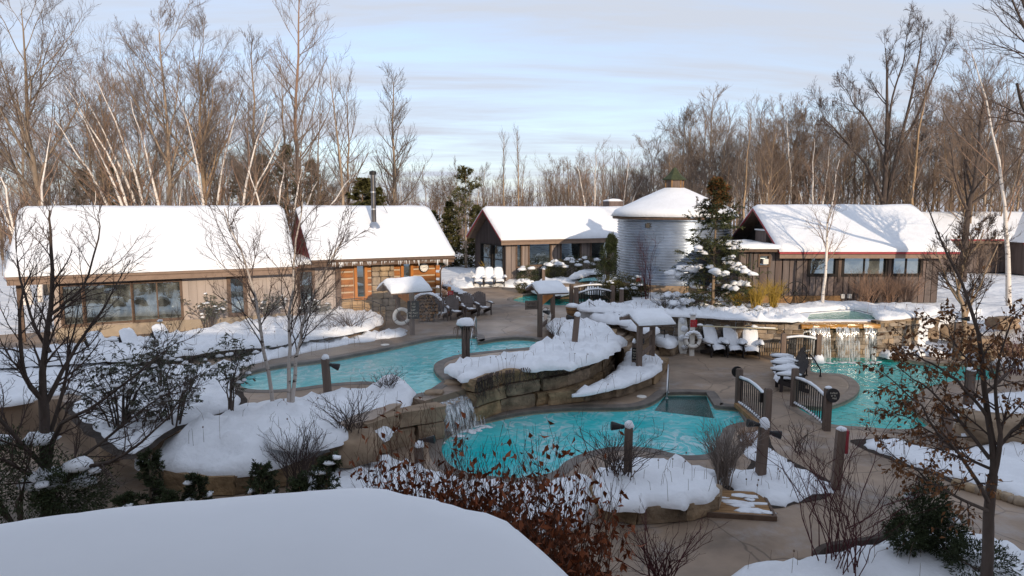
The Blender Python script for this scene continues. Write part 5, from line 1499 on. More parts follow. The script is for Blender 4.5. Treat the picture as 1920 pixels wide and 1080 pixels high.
# ---------------------------------------------------------------- adirondack chairs
def make_chair(label, wood, group, full_snow, seed=0):
    t = thing('adirondack_chair', label, 'chair', (0, 0, 0), 0, group)
    nb = 7; back = R(24)
    for i in range(nb):
        u = (i - (nb - 1) / 2) / ((nb - 1) / 2)
        Lb = 0.80 - 0.13 * u * u
        b0 = Vector((u * 0.21, 0.20, 0.30)); top = Vector((u * 0.29, 0.20 + math.sin(back) * Lb, 0.30 + math.cos(back) * Lb))
        MB().beam(b0, top, 0.084, 0.02, up=(0, -1, 0.3)).build('back_slat', wood, t)
    MB().beam((-0.27, 0.30, 0.50), (0.27, 0.30, 0.50), 0.03, 0.07).build('back_rail', wood, t)
    for i in range(6):
        u = i / 5; y = -0.36 + 0.56 * u; z = 0.37 - 0.10 * u - (0.05 * (1 - u) ** 6)
        MB().box((0, y, z), (0.54, 0.115, 0.022), M=Matrix.Rotation(R(-10), 4, 'X')).build('seat_slat', wood, t)
    for sg in (-1, 1):
        MB().box((sg * 0.345, -0.10, 0.555), (0.14, 0.76, 0.026)).build('armrest', wood, t)
        MB().beam((sg * 0.30, -0.33, 0.0), (sg * 0.30, -0.33, 0.545), 0.10, 0.03).build('leg', wood, t)
        MB().beam((sg * 0.27, -0.42, 0.33), (sg * 0.27, 0.55, 0.03), 0.03, 0.14).build('leg', wood, t)
    mb = MB()
    if full_snow:
        # one thick sheet over back and seat, humps on the arms
        rows = [(-0.44, 0.29, .24), (-0.40, 0.42, .27), (-0.2, 0.43, .28), (0.02, 0.42, .28), (0.13, 0.48, .29), (0.22, 0.66, .30), (0.36, 0.92, .29), (0.47, 1.10, .26), (0.52, 1.14, .20), (0.56, 1.08, .2)]
        if full_snow == 'seat': rows = rows[:5]
        vs = []; n = 9
        for j, (y, z, hw_) in enumerate(rows):
            for i in range(n):
                u = 2 * i / (n - 1) - 1; e = 1 - abs(u) ** 4
                k = 0.03 * noise.noise((u * 2 + seed, y * 4, seed * 2.0))
                vs.append((u * hw_, y - 0.05 * e + k, z + 0.05 * e + k))
        fs = [(j * n + i, j * n + i + 1, (j + 1) * n + i + 1, (j + 1) * n + i) for j in range(len(rows) - 1) for i in range(n - 1)]
        mb.add(vs, fs)
        for sg in (-1, 1):
            mb.blob((sg * 0.36, -0.12, 0.60), (0.11, 0.42, 0.11), seed + sg, amp=0.35)
            mb.blob((sg * 0.30, 0.10, 0.52), (0.10, 0.22, 0.12), seed + 2 + sg, amp=0.35)
    else:
        mb.blob((0.02, -0.30, 0.365), (0.20, 0.13, 0.05), seed, amp=0.6)
        mb.blob((-0.12, -0.14, 0.365), (0.10, 0.12, 0.05), seed + 1, amp=0.6)
        mb.blob((0.35, -0.15, 0.585), (0.05, 0.3, 0.035), seed + 2, amp=0.4)
        mb.blob((-0.35, -0.05, 0.585), (0.05, 0.2, 0.03), seed + 3, amp=0.4)
    mb.build('snow', snow, t, smooth=True)
    return t
def seat(src, px, py, z, rz, label, first=False):
    p = G(px, py, z)
    if first:
        src.location = p; src.rotation_euler = (0, 0, R(rz)); src['label'] = label
        return src
    return dup(src, p, R(rz), label)
dk_ = make_chair('x', polyd, 'dark chairs by the log cabin', False, 1)
spots = [(824, 600, 17, 'dark slatted armchair beside the round firewood rack, first in its row'), (853, 597, 22, 'dark slatted armchair, second from the firewood rack'),
         (880, 592, 22, 'dark slatted armchair, third from the firewood rack'), (905, 589, 24, 'dark slatted armchair at the open end of the row by the cabin')]
for i, (a, b, c, l) in enumerate(spots): seat(dk_, a, b, Z_UP + 0.015, c, l, i == 0)
wh_ = make_chair('x', polyk, 'snow covered chairs by the stone wall', True, 5)
spots = [(1338, 666, 14, 'snow covered chair by the stone wall, next to the life ring'), (1373, 667, 1, 'snow covered chair between two others by the stone wall'), (1407, 669, -13, 'snow covered chair by the stone wall with its dark corner showing')]
for i, (a, b, c, l) in enumerate(spots): seat(wh_, a, b, 0.012, c, l, i == 0)
for a, b, c, l in ((899, 536, -6, 'far snow white chair nearest the log cabin'), (917, 536, 0, 'far snow white chair in the middle of its row of three'), (936, 536, 8, 'far snow white chair nearest the brown boarded house')):
    p = G(a, b, Z_UP + 0.015); dup(wh_, p, R(c), l, 'far snow covered chairs')
for a, b, c, l in ((196, 690, 20, 'chair buried in snow below the wide window, first from the big bare tree'), (258, 682, 24, 'chair buried in snow below the wide window, middle of three'), (318, 672, 24, 'chair buried in snow below the wide window, near the evergreen bush')):
    p = G(a, b, Z_UP - 0.18); dup(wh_, p, R(c + 42), l, 'chairs buried in snow by the long house')
sd_ = make_chair('x', polyk, 'dark chairs by the bridge', 'seat', 9)
for i, (a, b, c, l) in enumerate(((1480, 731, -98, 'almost black chair seen from the side, right behind the bridge railing'), (1478, 717, -100, 'almost black chair seen from the side, middle of the three by the bridge'), (1476, 703, -102, 'almost black chair seen from the side, the one closest to the waterfall fence'))):
    seat(sd_, a, b, 0.012, c, l, i == 0)

# ---------------------------------------------------------------- railings
def railing(label, a, b, h_post, h_rail, arch=0.10, n=14, post=0.17, signs=(), group=None, snow_on=True, round_top=False, seed=0, bal=0.022, z0=0.10):
    a = Vector(a); b = Vector(b); d = b - a; L = Vector((d.x, d.y, 0)).length; rz = math.atan2(d.y, d.x)
    t = thing('bridge_railing', label, 'railing', tuple(a), rz, group)
    for x in (0, L):
        mb = MB(); mb.box((x, 0, h_post / 2), (post, post, h_post)); mb.box((x, 0, h_post + 0.01), (post * 0.8, post * 0.8, 0.03))
        mb.build('post', weath, t)
    f = lambda u: arch * math.sin(math.pi * u)
    K = 12
    pts = [(post / 2 + (L - post) * k / K, 0, h_rail + f(k / K)) for k in range(K + 1)]
    lo = [(post / 2 + (L - post) * k / K, 0, z0 + 0.4 * f(k / K)) for k in range(K + 1)]
    mb = MB(); mb.tube(pts, 0.03, 6); mb.build('top_rail', blackm, t)
    mb = MB(); mb.tube(lo, 0.022, 6); mb.build('bottom_rail', blackm, t)
    for i in range(n):
        u = (i + 0.5) / n; x = post / 2 + (L - post) * u
        MB().box((x, 0, (z0 + 0.4 * f(u) + h_rail + f(u)) / 2), (bal, bal, h_rail + f(u) - z0 - 0.4 * f(u))).build('baluster', blackm, t)
    if snow_on:
        mb = MB()
        mb.tube([(p[0], 0, p[2] + 0.045 + 0.012 * noise.noise((p[0] * 3, seed, 0))) for p in pts], [0.045 + 0.012 * noise.noise((p[0] * 4, seed, 5)) for p in pts], 7)
        for k in range(n + 1):
            u = k / n; x = post / 2 + (L - post) * u
            mb.blob((x, 0, z0 + 0.4 * f(u) + 0.03), (L / n * 0.42, 0.05, 0.05), k + seed, nu=7, nv=5)
        mb.build('snow', snow, t, smooth=True)
    return t, L
def sign_disc(t, x, y, z, r, nrm, rows, M):
    o = MB().disc((x, y, z), r, nrm, 0.05, 22).build('sign_disc', signblk, t)
    letters(rows, r * 1.25, r * 1.15, M, ink, 'lettering', o, seed=3)
ga, gb = G(1384, 761, 0), G(1437, 806, 0)
tA, LA_ = railing('bridge railing beside the lower pool with a round sign disc on its far post', ga, gb, 1.12, 0.86, n=13, group='bridge railings', seed=1)
ia = xf(tA).inverted()
M_ = ia @ (Matrix.Translation(ga + Vector((-0.02, 0.13, 1.02))))
sign_disc(tA, *(M_.to_translation()), 0.17, ia.to_3x3() @ Vector((0.25, 1, 0)), (0.8, 0.5, 0.8), M_ @ Matrix.Translation((0, 0.06, 0)))
MB().box((LA_ - 0.12, -0.02, 0.86), (0.05, 0.3, 0.26)).build('sign_board', signblk, tA)
ha, hb = G(1488, 762, 0), G(1549, 807, 0)
tB, LB_ = railing('bridge railing beside the sunlit pool with a round lettered disc on its near post', ha, hb, 1.14, 0.86, n=14, group='bridge railings', seed=2)
ib = xf(tB).inverted()
c_ = ib @ (hb + Vector((0.07, -0.12, 1.0)))
sign_disc(tB, c_.x, c_.y, c_.z, 0.19, ib.to_3x3() @ Vector((0.15, -1, 0.1)), (0.8, 0.55, 0.8), ib @ Matrix.Translation(hb + Vector((0.075, -0.155, 1.0))))
bl = MB().blob((LB_, 0, 1.17), (0.1, 0.09, 0.06), 4); bl.build('snow_cap', snow, tB, smooth=True)
tC, LC_ = railing('iron railing of the small footbridge over the far pool, farther side', G(1071, 574, Z_UP), G(1151, 570, Z_UP), 1.1, 0.92, arch=0.10, n=16, group='footbridge railings', seed=3, bal=0.03)
tC2, _ = railing('iron railing of the small footbridge over the far pool, nearer side', G(1080, 584, Z_UP), G(1148, 579, Z_UP), 1.15, 0.85, arch=0.16, n=16, group='footbridge railings', seed=4, bal=0.03)
tD, _ = railing('snowy railing with pale posts in front of the wide waterfall', G(1467, 680, 0), G(1533, 682, 0), 1.12, 0.93, arch=0.08, n=13, group='waterfall railings', seed=5, z0=0.14, bal=0.03)
tE, _ = railing('short railing on the platform behind the pale posted waterfall railing', G(1497, 668, 0), G(1536, 664, 0), 1.1, 0.9, arch=0.05, n=8, group='waterfall railings', seed=6, z0=0.14, bal=0.03)
mb = MB(); p = G(1533, 681, 0) - G(1467, 680, 0)
mb.blob((p.length, 0.0, 0.08), (0.22, 0.24, 0.3), 3); mb.build('snow_heap', snow, tD, smooth=True)
# kerb beam under the first railing
kb = MB().beam(ga + Vector((-0.1, -0.12, 0.07)), gb + Vector((-0.14, -0.12, 0.07)), 0.12, 0.12).build('kerb_beam', deckw)
tag(kb, 'brown timber kerb along the bridge edge over the lower pool', 'timber')
# garden rail in front of the cabin
gr = thing('garden_railing', 'thin black iron railing sloping down in front of the log cabin', 'railing', tuple(G(684, 597, Z_UP)))
prev = None; mbr = MB()
for a, b, hh in ((638, 604, 1.0), (661, 602, 1.0), (684, 600, 1.0), (700, 600, 0.85), (714, 601, 0.75), (724, 602, 0.65)):
    p = G(a, b, Z_UP); MB().tube([p, p + Vector((0, 0, hh))], 0.016, 5).build('post', blackm, gr, world=True)
    if prev is not None:
        mbr.tube([prev, p + Vector((0, 0, hh))], 0.016, 5); mbr.tube([prev - Vector((0, 0, .4)), p + Vector((0, 0, hh - .4))], 0.011, 5)
    prev = p + Vector((0, 0, hh))
mbr.build('rail', blackm, gr, world=True)
# thin posts with a rope at the stairs
sr = thing('rope_railing', 'thin black posts with a slack rope down beside the stairs', 'railing', tuple(G(1174, 630, 0.6)))
prev = None; mbr = MB()
for a, b, z in ((1104, 604, Z_UP), (1174, 630, 0.62), (1245, 660, 0.0)):
    p = G(a, b, z); MB().tube([p, p + Vector((0, 0, 0.95))], 0.018, 6).build('post', blackm, sr, world=True)
    if prev is not None:
        q = p + Vector((0, 0, 0.9)); pts = [prev.lerp(q, k / 8) - Vector((0, 0, 0.18 * math.sin(math.pi * k / 8))) for k in range(9)]
        mbr.tube(pts, 0.014, 5)
    prev = p + Vector((0, 0, 0.9))
mbr.build('rope', blackm, sr, world=True)

# steel grab rails
def grab(label, a, b, za, h, m=steel, lean=(0, 0)):
    pa = Vector(a); pb = Vector(b)
    t = thing('handrail', label, 'handrail', tuple(pa), 0, 'pool handrails')
    pts = [pa, pa + Vector((0, 0, h * 0.9)), pa.lerp(pb, 0.12) + Vector((0, 0, h)), pa.lerp(pb, 0.5) + Vector((0, 0, h * 0.75)), pb + Vector((0, 0, h * 0.3)), pb + Vector((0, 0, -0.1))]
    MB().tube(pts, 0.024, 8).build('tube', m, t, smooth=True, world=True)
    for q in (pa, pb):
        MB().lathe([(0.05, 0.0), (0.05, 0.02), (0.025, 0.03)], 10, q + Vector((0, 0, 0.012))).build('base_flange', m, t, world=True)
    return t
grab('steel handrail standing at the sunken steps of the lower pool', G(1252, 737, 0), G(1250, 748, 0), 0, 0.95)
grab('steel handrail leading into the upper pool by the hanging plant post', G(893, 634, Z_UP), G(884, 642, Z_UP), Z_UP, 0.85)
grab('dark handrail leading into the sunlit pool behind the black chairs', G(1512, 704, 0), G(1538, 706, 0), 0, 0.8, m=blackm)

# ---------------------------------------------------------------- light posts
def spot_lamp(mb, c, d):
    c = Vector(c); d = Vector(d).normalized()
    mb.tube([c - d * 0.02, c + d * 0.05, c + d * 0.07, c + d * 0.22, c + d * 0.24], [0.045, 0.05, 0.06, 0.095, 0.09], 10)
def light_post(label, px, base, z, top, width=0.16, lamps=(), cap=0.10, lean=0.0, sign=False, group='light posts around the pools', m=weath, name='light_post', box=None):
    p = G(px, base, z); q = D(px, top, p.y); h = q.z - z
    t = thing(name, label, 'light post', tuple(p), R(rnd.uniform(-12, 12)), group)
    mb = MB(); mb.beam((0, 0, -0.15), (lean, 0, h), width, width, up=(0, 1, 0))
    mb.build('post', m, t)
    if cap:
        MB().blob((lean + 0.01, 0, h + 0.01), (width * 0.62, width * 0.62, cap), int(px), amp=0.3).build('snow_cap', snow, t, smooth=True)
    for (dx_, dy_, dz_, hz) in lamps:
        d = Vector((dx_, dy_, dz_)).normalized(); b_ = Vector((lean * hz / h, 0, hz)) + Vector((d.x, d.y, 0)).normalized() * (width / 2 + 0.04)
        mb = MB(); mb.tube([Vector((lean * hz / h, 0, hz)), b_], 0.02, 6); spot_lamp(mb, b_, d)
        mb.build('spotlight', blackm, t)
    if sign:
        o = MB().box((lean + 0.02, -width / 2 - 0.02, h * 0.55), (0.2, 0.02, h * 0.5)).build('sign_board', signblk, t)
        letters((0.7, 0.8, 0.6, 0.8), 0.17, h * 0.42, Matrix.Translation((lean + 0.02, -width / 2 - 0.035, h * 0.55)), ink, 'lettering', o, seed=int(px))
    return t, h
light_post('weathered post leaning beside the birch at the upper pool, snow on top', 616, 748, Z_UP, 672, 0.17, [(0.9, 0.3, -0.35, 0.92)], lean=-0.06)
light_post('weathered post with one spotlight on the snow cushion bed before the lower pool', 1177, 892, 0.45, 800, 0.17, [(-1, -0.2, 0.1, 1.05)], cap=0.13)
light_post('weathered post with two spotlights between the bridge and the lower pool', 1425, 896, 0.0, 800, 0.18, [(-1, 0.1, 0.15, 1.22), (1, -0.4, -0.15, 1.05)], cap=0.2, lean=0.04)
tR, hR = light_post('dark post with a red box on its side standing by the paths', 1566, 916, 0.0, 806, 0.17, [], cap=0.07, lean=0.05, name='call_post')
MB().box((0.16, 0.0, hR - 0.24), (0.06, 0.16, 0.5)).build('red_box', redm, tR)
light_post('leaning post in the thick snow of the island', 1076, 648, Z_UP + 0.28, 592, 0.19, [(-1, -0.3, 0.2, 0.98)], lean=0.10, cap=0.13)
light_post('post with a spotlight half hidden by the russet leaves', 786, 893, 0.0, 836, 0.18, [(1, -0.1, 0.1, 0.85)], cap=0.13)
light_post('pale post on the snow bank beside the boulders', 1791, 668, 0.35, 604, 0.17, [(0.8, -0.5, 0.1, 1.45)], cap=0.06)
light_post('dark post behind the leafy tree by the sunlit pool', 1815, 760, 0.05, 694, 0.2, [], cap=0.09)
light_post('grey post behind the leafy tree beside the bend of the path', 1772, 835, 0.05, 770, 0.2, [(-0.8, -0.5, 0.1, 1.0)], cap=0.07)
light_post('sign post with two dark lettered boards at the stairs', 1188, 688, 0.45, 642, 0.13, [(1, -0.4, 0.1, 0.92)], sign=True, cap=0.13, name='sign_post')
light_post('pale post in front of the hedge by the far spa', 1019, 547, Z_UP, 505, 0.16, [], cap=0.06)
light_post('post beside the footbridge at the terrace hedge', 1165, 574, Z_UP + 0.3, 542, 0.2, [], cap=0.05)

# hanging plant post in the upper pool island
p = G(873, 672, Z_UP + 0.25)
t = thing('planter_post', 'post crowned with a snow filled bowl of dry trailing stems on the island tip', 'planter', tuple(p))
MB().tube([(-0.05, 0, -0.2), (-0.05, 0, 1.0)], 0.075, 8).build('post', bark_dk, t)
MB().tube([(0.07, 0.03, -0.2), (0.07, 0.03, 1.0)], 0.07, 8).build('post', bark_dk, t)
MB().lathe([(0.0, 0.93), (0.14, 0.95), (0.22, 1.08), (0.24, 1.12)], 12).build('bowl', blackm, t)
MB().blob((0.0, 0, 1.13), (0.29, 0.27, 0.2), 3, amp=0.25).build('snow', snow, t, smooth=True)
mb = MB(); r_ = random.Random(2)
for i in range(60):
    a = r_.uniform(0, 6.28); rr = r_.uniform(0.22, 0.36)
    mb.tube([(0.18 * math.cos(a), 0.18 * math.sin(a), 1.08), (rr * math.cos(a), rr * math.sin(a), 1.0), (rr * 1.1 * math.cos(a), rr * 1.1 * math.sin(a), r_.uniform(0.65, 0.9))], 0.006, 3, cap=False)
o = mb.build('dry_stems', twig_br, t); o['kind'] = 'stuff'

# ---------------------------------------------------------------- roofed notice shelters
def shelter(label, p1, p2, h, roof_l, roof_w, rz, rise=0.3, group='roofed notice shelters', panel=orangew, snow_t=0.2, seed=0, boards=True):
    """two posts, boards between them and a small gable roof; local x is the ridge"""
    p1 = Vector(p1); p2 = Vector(p2); c = (p1 + p2) / 2
    t = thing('notice_shelter', label, 'shelter', tuple(c), rz, group)
    iv = xf(t).inverted(); a = iv @ p1; b = iv @ p2
    for q in (a, b): MB().box((q.x, q.y, h / 2 + 0.02), (0.16, 0.16, h + 0.1)).build('post', weath, t)
    if boards:
        d = (b - a); o_ = d.normalized().cross(Vector((0, 0, 1))) * 0.02
        MB().beam(a + Vector((0, 0, h - 0.25)), b + Vector((0, 0, h - 0.25)), 0.03, 0.36).build('panel', panel, t)
        MB().beam(a + Vector((0, 0, 0.35)), b + Vector((0, 0, 0.35)), 0.06, 0.14).build('lower_rail', weath, t)
    x = roof_l / 2; y = roof_w / 2; th = 0.06
    mb = MB()
    mb.add([(-x, -y, h), (x, -y, h), (x, 0, h + rise), (-x, 0, h + rise), (x, y, h), (-x, y, h), (-x, -y, h - th), (x, -y, h - th), (x, 0, h + rise - th), (-x, 0, h + rise - th), (x, y, h - th), (-x, y, h - th)],
           [(0, 1, 2, 3), (3, 2, 4, 5), (7, 6, 9, 8), (8, 9, 11, 10), (1, 0, 6, 7), (5, 4, 10, 11), (0, 3, 9, 6), (3, 5, 11, 9), (2, 1, 7, 8), (4, 2, 8, 10)])
    mb.build('roof', weath, t)
    for xx in (-x - 0.015, x + 0.015):
        mb = MB(); mb.beam((xx, -y - .02, h - 0.02), (xx, 0, h + rise - 0.02), 0.03, 0.11); mb.beam((xx, 0, h + rise - 0.02), (xx, y + .02, h - 0.02), 0.03, 0.11)
        mb.build('barge_board', weath, t)
    zf = lambda px_, py_: h + rise * (1 - abs(py_) / y) * 0.85
    bed('roof_snow', [(-x - .03, -y - 0.05), (x + .03, -y - 0.05), (x + .03, y + 0.05), (-x - .03, y + 0.05)], 0, snow_t, parent=t, kind=None, smooth=False, zfun=zf, res=0.09, edge=0.24, amp=0.025, skirt=-0.02, seed=seed)
    return t
S1 = shelter('gabled notice shelter with thick snow in front of the log cabin', G(773, 628, Z_UP), G(747, 606, Z_UP), 1.62, 1.75, 1.5, R(32), rise=0.34, snow_t=0.27, seed=60)
S2 = shelter('notice shelter on two tall posts with a life ring, by the upper pool', G(1012, 632, Z_UP + 0.0), G(1036, 606, Z_UP), 1.62, 1.25, 1.5, R(18), rise=0.28, snow_t=0.2, seed=61)
S3 = shelter('notice shelter on brown posts with a snow hood above the stone stairs', G(1198, 692, 0.45), G(1222, 672, 0.45), 1.52, 1.3, 1.6, R(14), rise=0.26, snow_t=0.24, seed=62, boards=False)
iv = xf(S3).inverted(); a = iv @ G(1198, 692, 0.45); b = iv @ G(1222, 672, 0.45)
for z in (0.45, 1.0): MB().beam(a + Vector((0, 0, z)), b + Vector((0, 0, z)), 0.05, 0.16).build('cross_board', weath, S3)
iv = xf(S2).inverted(); a = iv @ G(1012, 632, Z_UP)
o = MB().box((a.x - 0.36, a.y, 1.28), (0.5, 0.04, 0.34)).build('sign_board', signbrn, S2)
letters((0.7, 0.9), 0.42, 0.26, Matrix.Translation((a.x - 0.36, a.y - 0.025, 1.28)), inkd, 'lettering', o, seed=8)
mb = MB(); spot_lamp(mb, (a.x + 0.12, a.y - 0.1, 1.02), (0.7, -0.7, -0.1)); mb.build('spotlight', blackm, S2)
b = iv @ G(1036, 606, Z_UP)
mb = MB(); spot_lamp(mb, (b.x + 0.12, b.y, 1.15), (1, -0.5, -0.1)); mb.build('spotlight', blackm, S2)
iv = xf(S1).inverted(); a = iv @ G(773, 628, Z_UP); b = iv @ G(747, 606, Z_UP)
Rinv = iv.to_3x3().to_4x4()
o = MB().box((0, 0, 0), (0.46, 0.04, 0.72)); o.v = [Rinv @ p + a + Vector((0.02, -0.10, 1.02)) for p in o.v]; o = o.build('sign_board', signblk, S1)
letters((0.5, 0.5, 0.5, 0.9, 0.8), 0.40, 0.62, Matrix.Translation(a + Vector((0.02, -0.10, 1.02))) @ Rinv @ Matrix.Translation((0, -0.024, 0)), ink, 'lettering', o, seed=12)
o = MB().box((0, 0, 0), (0.62, 0.04, 0.42)); o.v = [Rinv @ p + b + Vector((0.05, -0.12, 1.28)) for p in o.v]; o = o.build('notice_board', weath, S1)
mk = MB().blob((0, 0, 0), (0.13, 0.012, 0.09), 3, amp=0.8, flat=False); mk.v = [Rinv @ p + b + Vector((0.05, -0.145, 1.28)) for p in mk.v]; mk.build('emblem', inkd, o)

# ---------------------------------------------------------------- life rings and rescue gear
def life_ring(label, c, axis, Rr=0.29, r=0.075, snowy=False):
    t = thing('life_ring', label, 'life ring', tuple(c), 0, 'life rings')
    ax = Vector(axis).normalized()
    MB().torus((0, 0, 0), Rr, r, ax, 28, 9).build('ring', ringw, t, smooth=True)
    mb = MB(); q = Vector((0, 0, 1)).rotation_difference(ax)
    pts = []
    for k in range(33):
        a = 2 * math.pi * k / 32; rr = Rr + r + 0.015 + 0.03 * abs(math.sin(2 * a))
        pts.append(q @ Vector((rr * math.cos(a), rr * math.sin(a), 0)))
    mb.tube(pts, 0.009, 5, cap=False); mb.build('grab_line', weath, t)
    for k in range(4):
        a = math.pi / 4 + k * math.pi / 2
        tx = MB().torus((0, 0, 0), r + 0.004, 0.012, (0, 1, 0), 12, 4)
        M = q.to_matrix().to_4x4() @ Matrix.Rotation(a, 4, 'Z') @ Matrix.Translation((Rr, 0, 0))
        tx.v = [M @ p for p in tx.v]; tx.build('band', polyd, t)
    if snowy:
        mb = MB()
        for k in range(9):
            a = math.pi * (0.05 + 0.9 * k / 8)
            mb.blob(Vector((math.cos(a) * Rr, -0.03, math.sin(a) * Rr + 0.03)), (0.11, 0.09, 0.08), k, nu=8, nv=5)
        mb.build('snow', snow, t, smooth=True)
    return t
p = G(757, 622, Z_UP); life_ring('dirty white life ring hanging on the shelter by the log cabin', (D(753, 593, p.y - 0.25)), (0.25, -1, 0.1))
p = G(1024, 618, Z_UP); life_ring('white life ring hanging between the tall shelter posts, seen at a slant', D(1023, 594, p.y - 0.05), (0.85, -0.6, 0.05))
Yw = G(1297, 667, 0).y
life_ring('snow dusted life ring leaning at the rescue post of the stone wall', D(1299, 637, Yw - 0.12), (0.05, -1, 0.12), Rr=0.28, snowy=True)
# rescue post with the red notice
p = G(1297, 667, 0); p.z = 0
t = thing('rescue_post', 'pale post with a red lettered notice in front of the stone wall', 'post', tuple(p))
MB().box((0, 0.02, 0.82), (0.18, 0.12, 1.64)).build('post', ringw, t)
zr_ = D(1297, 606, p.y).z
o = MB().box((0.02, -0.06, zr_), (0.27, 0.02, 0.29)).build('notice', signred, t)
letters((0.8, 0.9, 0.75, 0.75, 0.6), 0.24, 0.25, Matrix.Translation((0.02, -0.074, zr_)), mat('sign_pink', (0.55, 0.20, 0.20), bump=0), 'lettering', o, seed=4)
MB().blob((0, 0, 1.68), (0.15, 0.13, 0.10), 2).build('snow_cap', snow, t, smooth=True)
# spine board leaning by it
p = G(1281, 663, 0); p.z = 0
t = thing('rescue_board', 'narrow rescue backboard caked with snow leaning on the stone wall', 'board', tuple(p))
mb = MB(); prof = [(0.0, 0.13), (0.15, 0.17), (0.6, 0.19), (1.1, 0.19), (1.45, 0.15), (1.6, 0.08)]
vs = []
for z, wd in prof: vs += [(-wd, z * 0.18, z), (wd, z * 0.18, z), (wd, z * 0.18 + 0.05, z), (-wd, z * 0.18 + 0.05, z)]
fs = []
for i in range(len(prof) - 1):
    for k in range(4): fs.append((i * 4 + k, i * 4 + (k + 1) % 4, (i + 1) * 4 + (k + 1) % 4, (i + 1) * 4 + k))
mb.add(vs, fs + [(3, 2, 1, 0), (20, 21, 22, 23)]).build('board', ringw, t)
mb = MB()
for k, (x, z, a, c) in enumerate(((0, 1.35, .14, .16), (0.06, 1.0, .16, .13), (-0.02, 0.62, .17, .14), (0.05, 0.25, .14, .10))):
    mb.blob((x, z * 0.18 - 0.02, z), (a, 0.06, c), k, flat=False)
mb.build('snow', snow, t, smooth=True)
# rescue pole on the wall
a = D(1312, 611, Yw - 0.18); b = D(1458, 617, G(1458, 668, 0).y - 0.05)
t = thing('rescue_pole', 'long pale rescue pole with snow at one end, hung along the stone wall', 'pole', tuple(a))
MB().tube([a, b], 0.022, 8).build('shaft', polew, t, world=True)
mb = MB(); mb.tube([b, b + Vector((0.25, -0.05, -0.10)), b + Vector((0.35, -0.05, -0.3))], 0.012, 5); mb.build('hook', blackm, t, world=True)
mb = MB(); u = (b - a)
mb.blob(a + u * 0.70 + Vector((0, 0, 0.05)), (0.14, 0.10, 0.09), 1); mb.blob(a + Vector((0.02, 0, 0.03)), (0.13, 0.08, 0.06), 2)
mb.tube([a + u * 0.70 + Vector((0, 0, .035)), a + u * 0.97 + Vector((0, 0, .03))], 0.035, 6); mb.build('snow', snow, t, smooth=True, world=True)
mb = MB()
for f in (0.03, 0.71): mb.beam(a + u * f + Vector((0, 0.25, -0.03)), a + u * f + Vector((0, -0.03, -0.03)), 0.04, 0.04)
mb.build('bracket', blackm, t, world=True)
# small sign on the wall
c = D(1401, 603, G(1401, 668, 0).y - 0.04)
t = thing('wall_sign', 'small brown and black sign fixed high on the sunlit stone wall', 'sign', tuple(c))
MB().box((0, 0, 0), (0.30, 0.06, 0.27)).build('sign_board', trim_br, t)
o = MB().box((0.02, -0.035, 0.03), (0.24, 0.012, 0.10)).build('sign_face', signbrn, t)
o = MB().box((0.02, -0.037, -0.08), (0.2, 0.014, 0.1)).build('sign_face', signblk, t)
letters((0.5, 0.9), 0.17, 0.085, Matrix.Translation((0.02, -0.047, -0.08)), ringw, 'lettering', o, seed=6)
# orange post with red sign at the firewood
p = G(843, 592, Z_UP)
t = thing('notice_post', 'orange timber post with a small red notice behind the dark armchairs', 'post', tuple(p))
MB().box((0, 0, 0.68), (0.15, 0.15, 1.36)).build('post', orangew, t)
o = MB().box((0.06, -0.09, 1.06), (0.26, 0.02, 0.24)).build('notice', signred, t)
letters((0.8, 0.9, 0.7), 0.22, 0.2, Matrix.Translation((0.06, -0.104, 1.06)), ringw, 'lettering', o, seed=7)
MB().box((0.1, -0.02, 0.7), (0.06, 0.1, 0.18)).build('handle_box', blackm, t)

# ---------------------------------------------------------------- firewood
def log_end_mesh(r, l, seed):
    mb = MB(); rr = random.Random(seed); n = rr.choice((5, 6, 7)); pts = []
    vs = []
    for y in (0, l):
        for k in range(n):
            a = 2 * math.pi * k / n; q = r * rr.uniform(0.75, 1.05) if y == 0 else 0
            if y == 0: pts.append(q)
            vs.append((pts[k] * math.cos(a), y, pts[k] * math.sin(a)))
    fs = [tuple(range(n)), tuple(range(2 * n - 1, n - 1, -1))] + [(k, n + k, n + (k + 1) % n, (k + 1) % n) for k in range(n)]
    mb.add(vs, fs); return mb.mesh('log')
logend = mat('split_wood', (0.20, 0.115, 0.055), var=0.5, scale=6, rough=0.9, objvar=0.45, huevar=0.2, col2=None)
LOGM = [log_end_mesh(0.085, 0.5, i) for i in range(6)]
for m_ in LOGM: m_.materials.append(logend)
p = G(801, 604, Z_UP)
t = thing('firewood_rack', 'round hoop of split firewood with snow on its rim beside the log cabin', 'firewood rack', tuple(p), R(8), 'firewood stores')
mb = MB(); Rr = 0.62
prof = []
for k in range(29):
    a = R(-40) + R(260) * k / 28
    prof.append((Rr * math.cos(a), Rr * math.sin(a)))
vs = []
for (x, z) in prof:
    for (s_, y) in ((1, -0.05), (1.07, -0.05), (1.07, 0.5), (1, 0.5)): vs.append((x * s_, y, 0.58 + z * s_))
fs = []
for i in range(28):
    for k in range(4): fs.append((i * 4 + k, i * 4 + (k + 1) % 4, (i + 1) * 4 + (k + 1) % 4, (i + 1) * 4 + k))
mb.add(vs, fs).build('hoop', weath, t)
r_ = random.Random(4); z = 0.12
while z < 1.14:
    hw_ = math.sqrt(max(0.0, 0.58 ** 2 - (z - 0.58) ** 2)); x = -hw_ + 0.07
    while x < hw_ - 0.05:
        o = bpy.data.objects.new('log', r_.choice(LOGM)); COL.objects.link(o); o.parent = t
        o.location = (x, r_.uniform(-0.06, 0.03), z); o.rotation_euler = (0, r_.uniform(0, 6), 0); k = r_.uniform(0.75, 1.1); o.scale = (k, 1, k)
        x += 0.155
    z += 0.145
mb = MB()
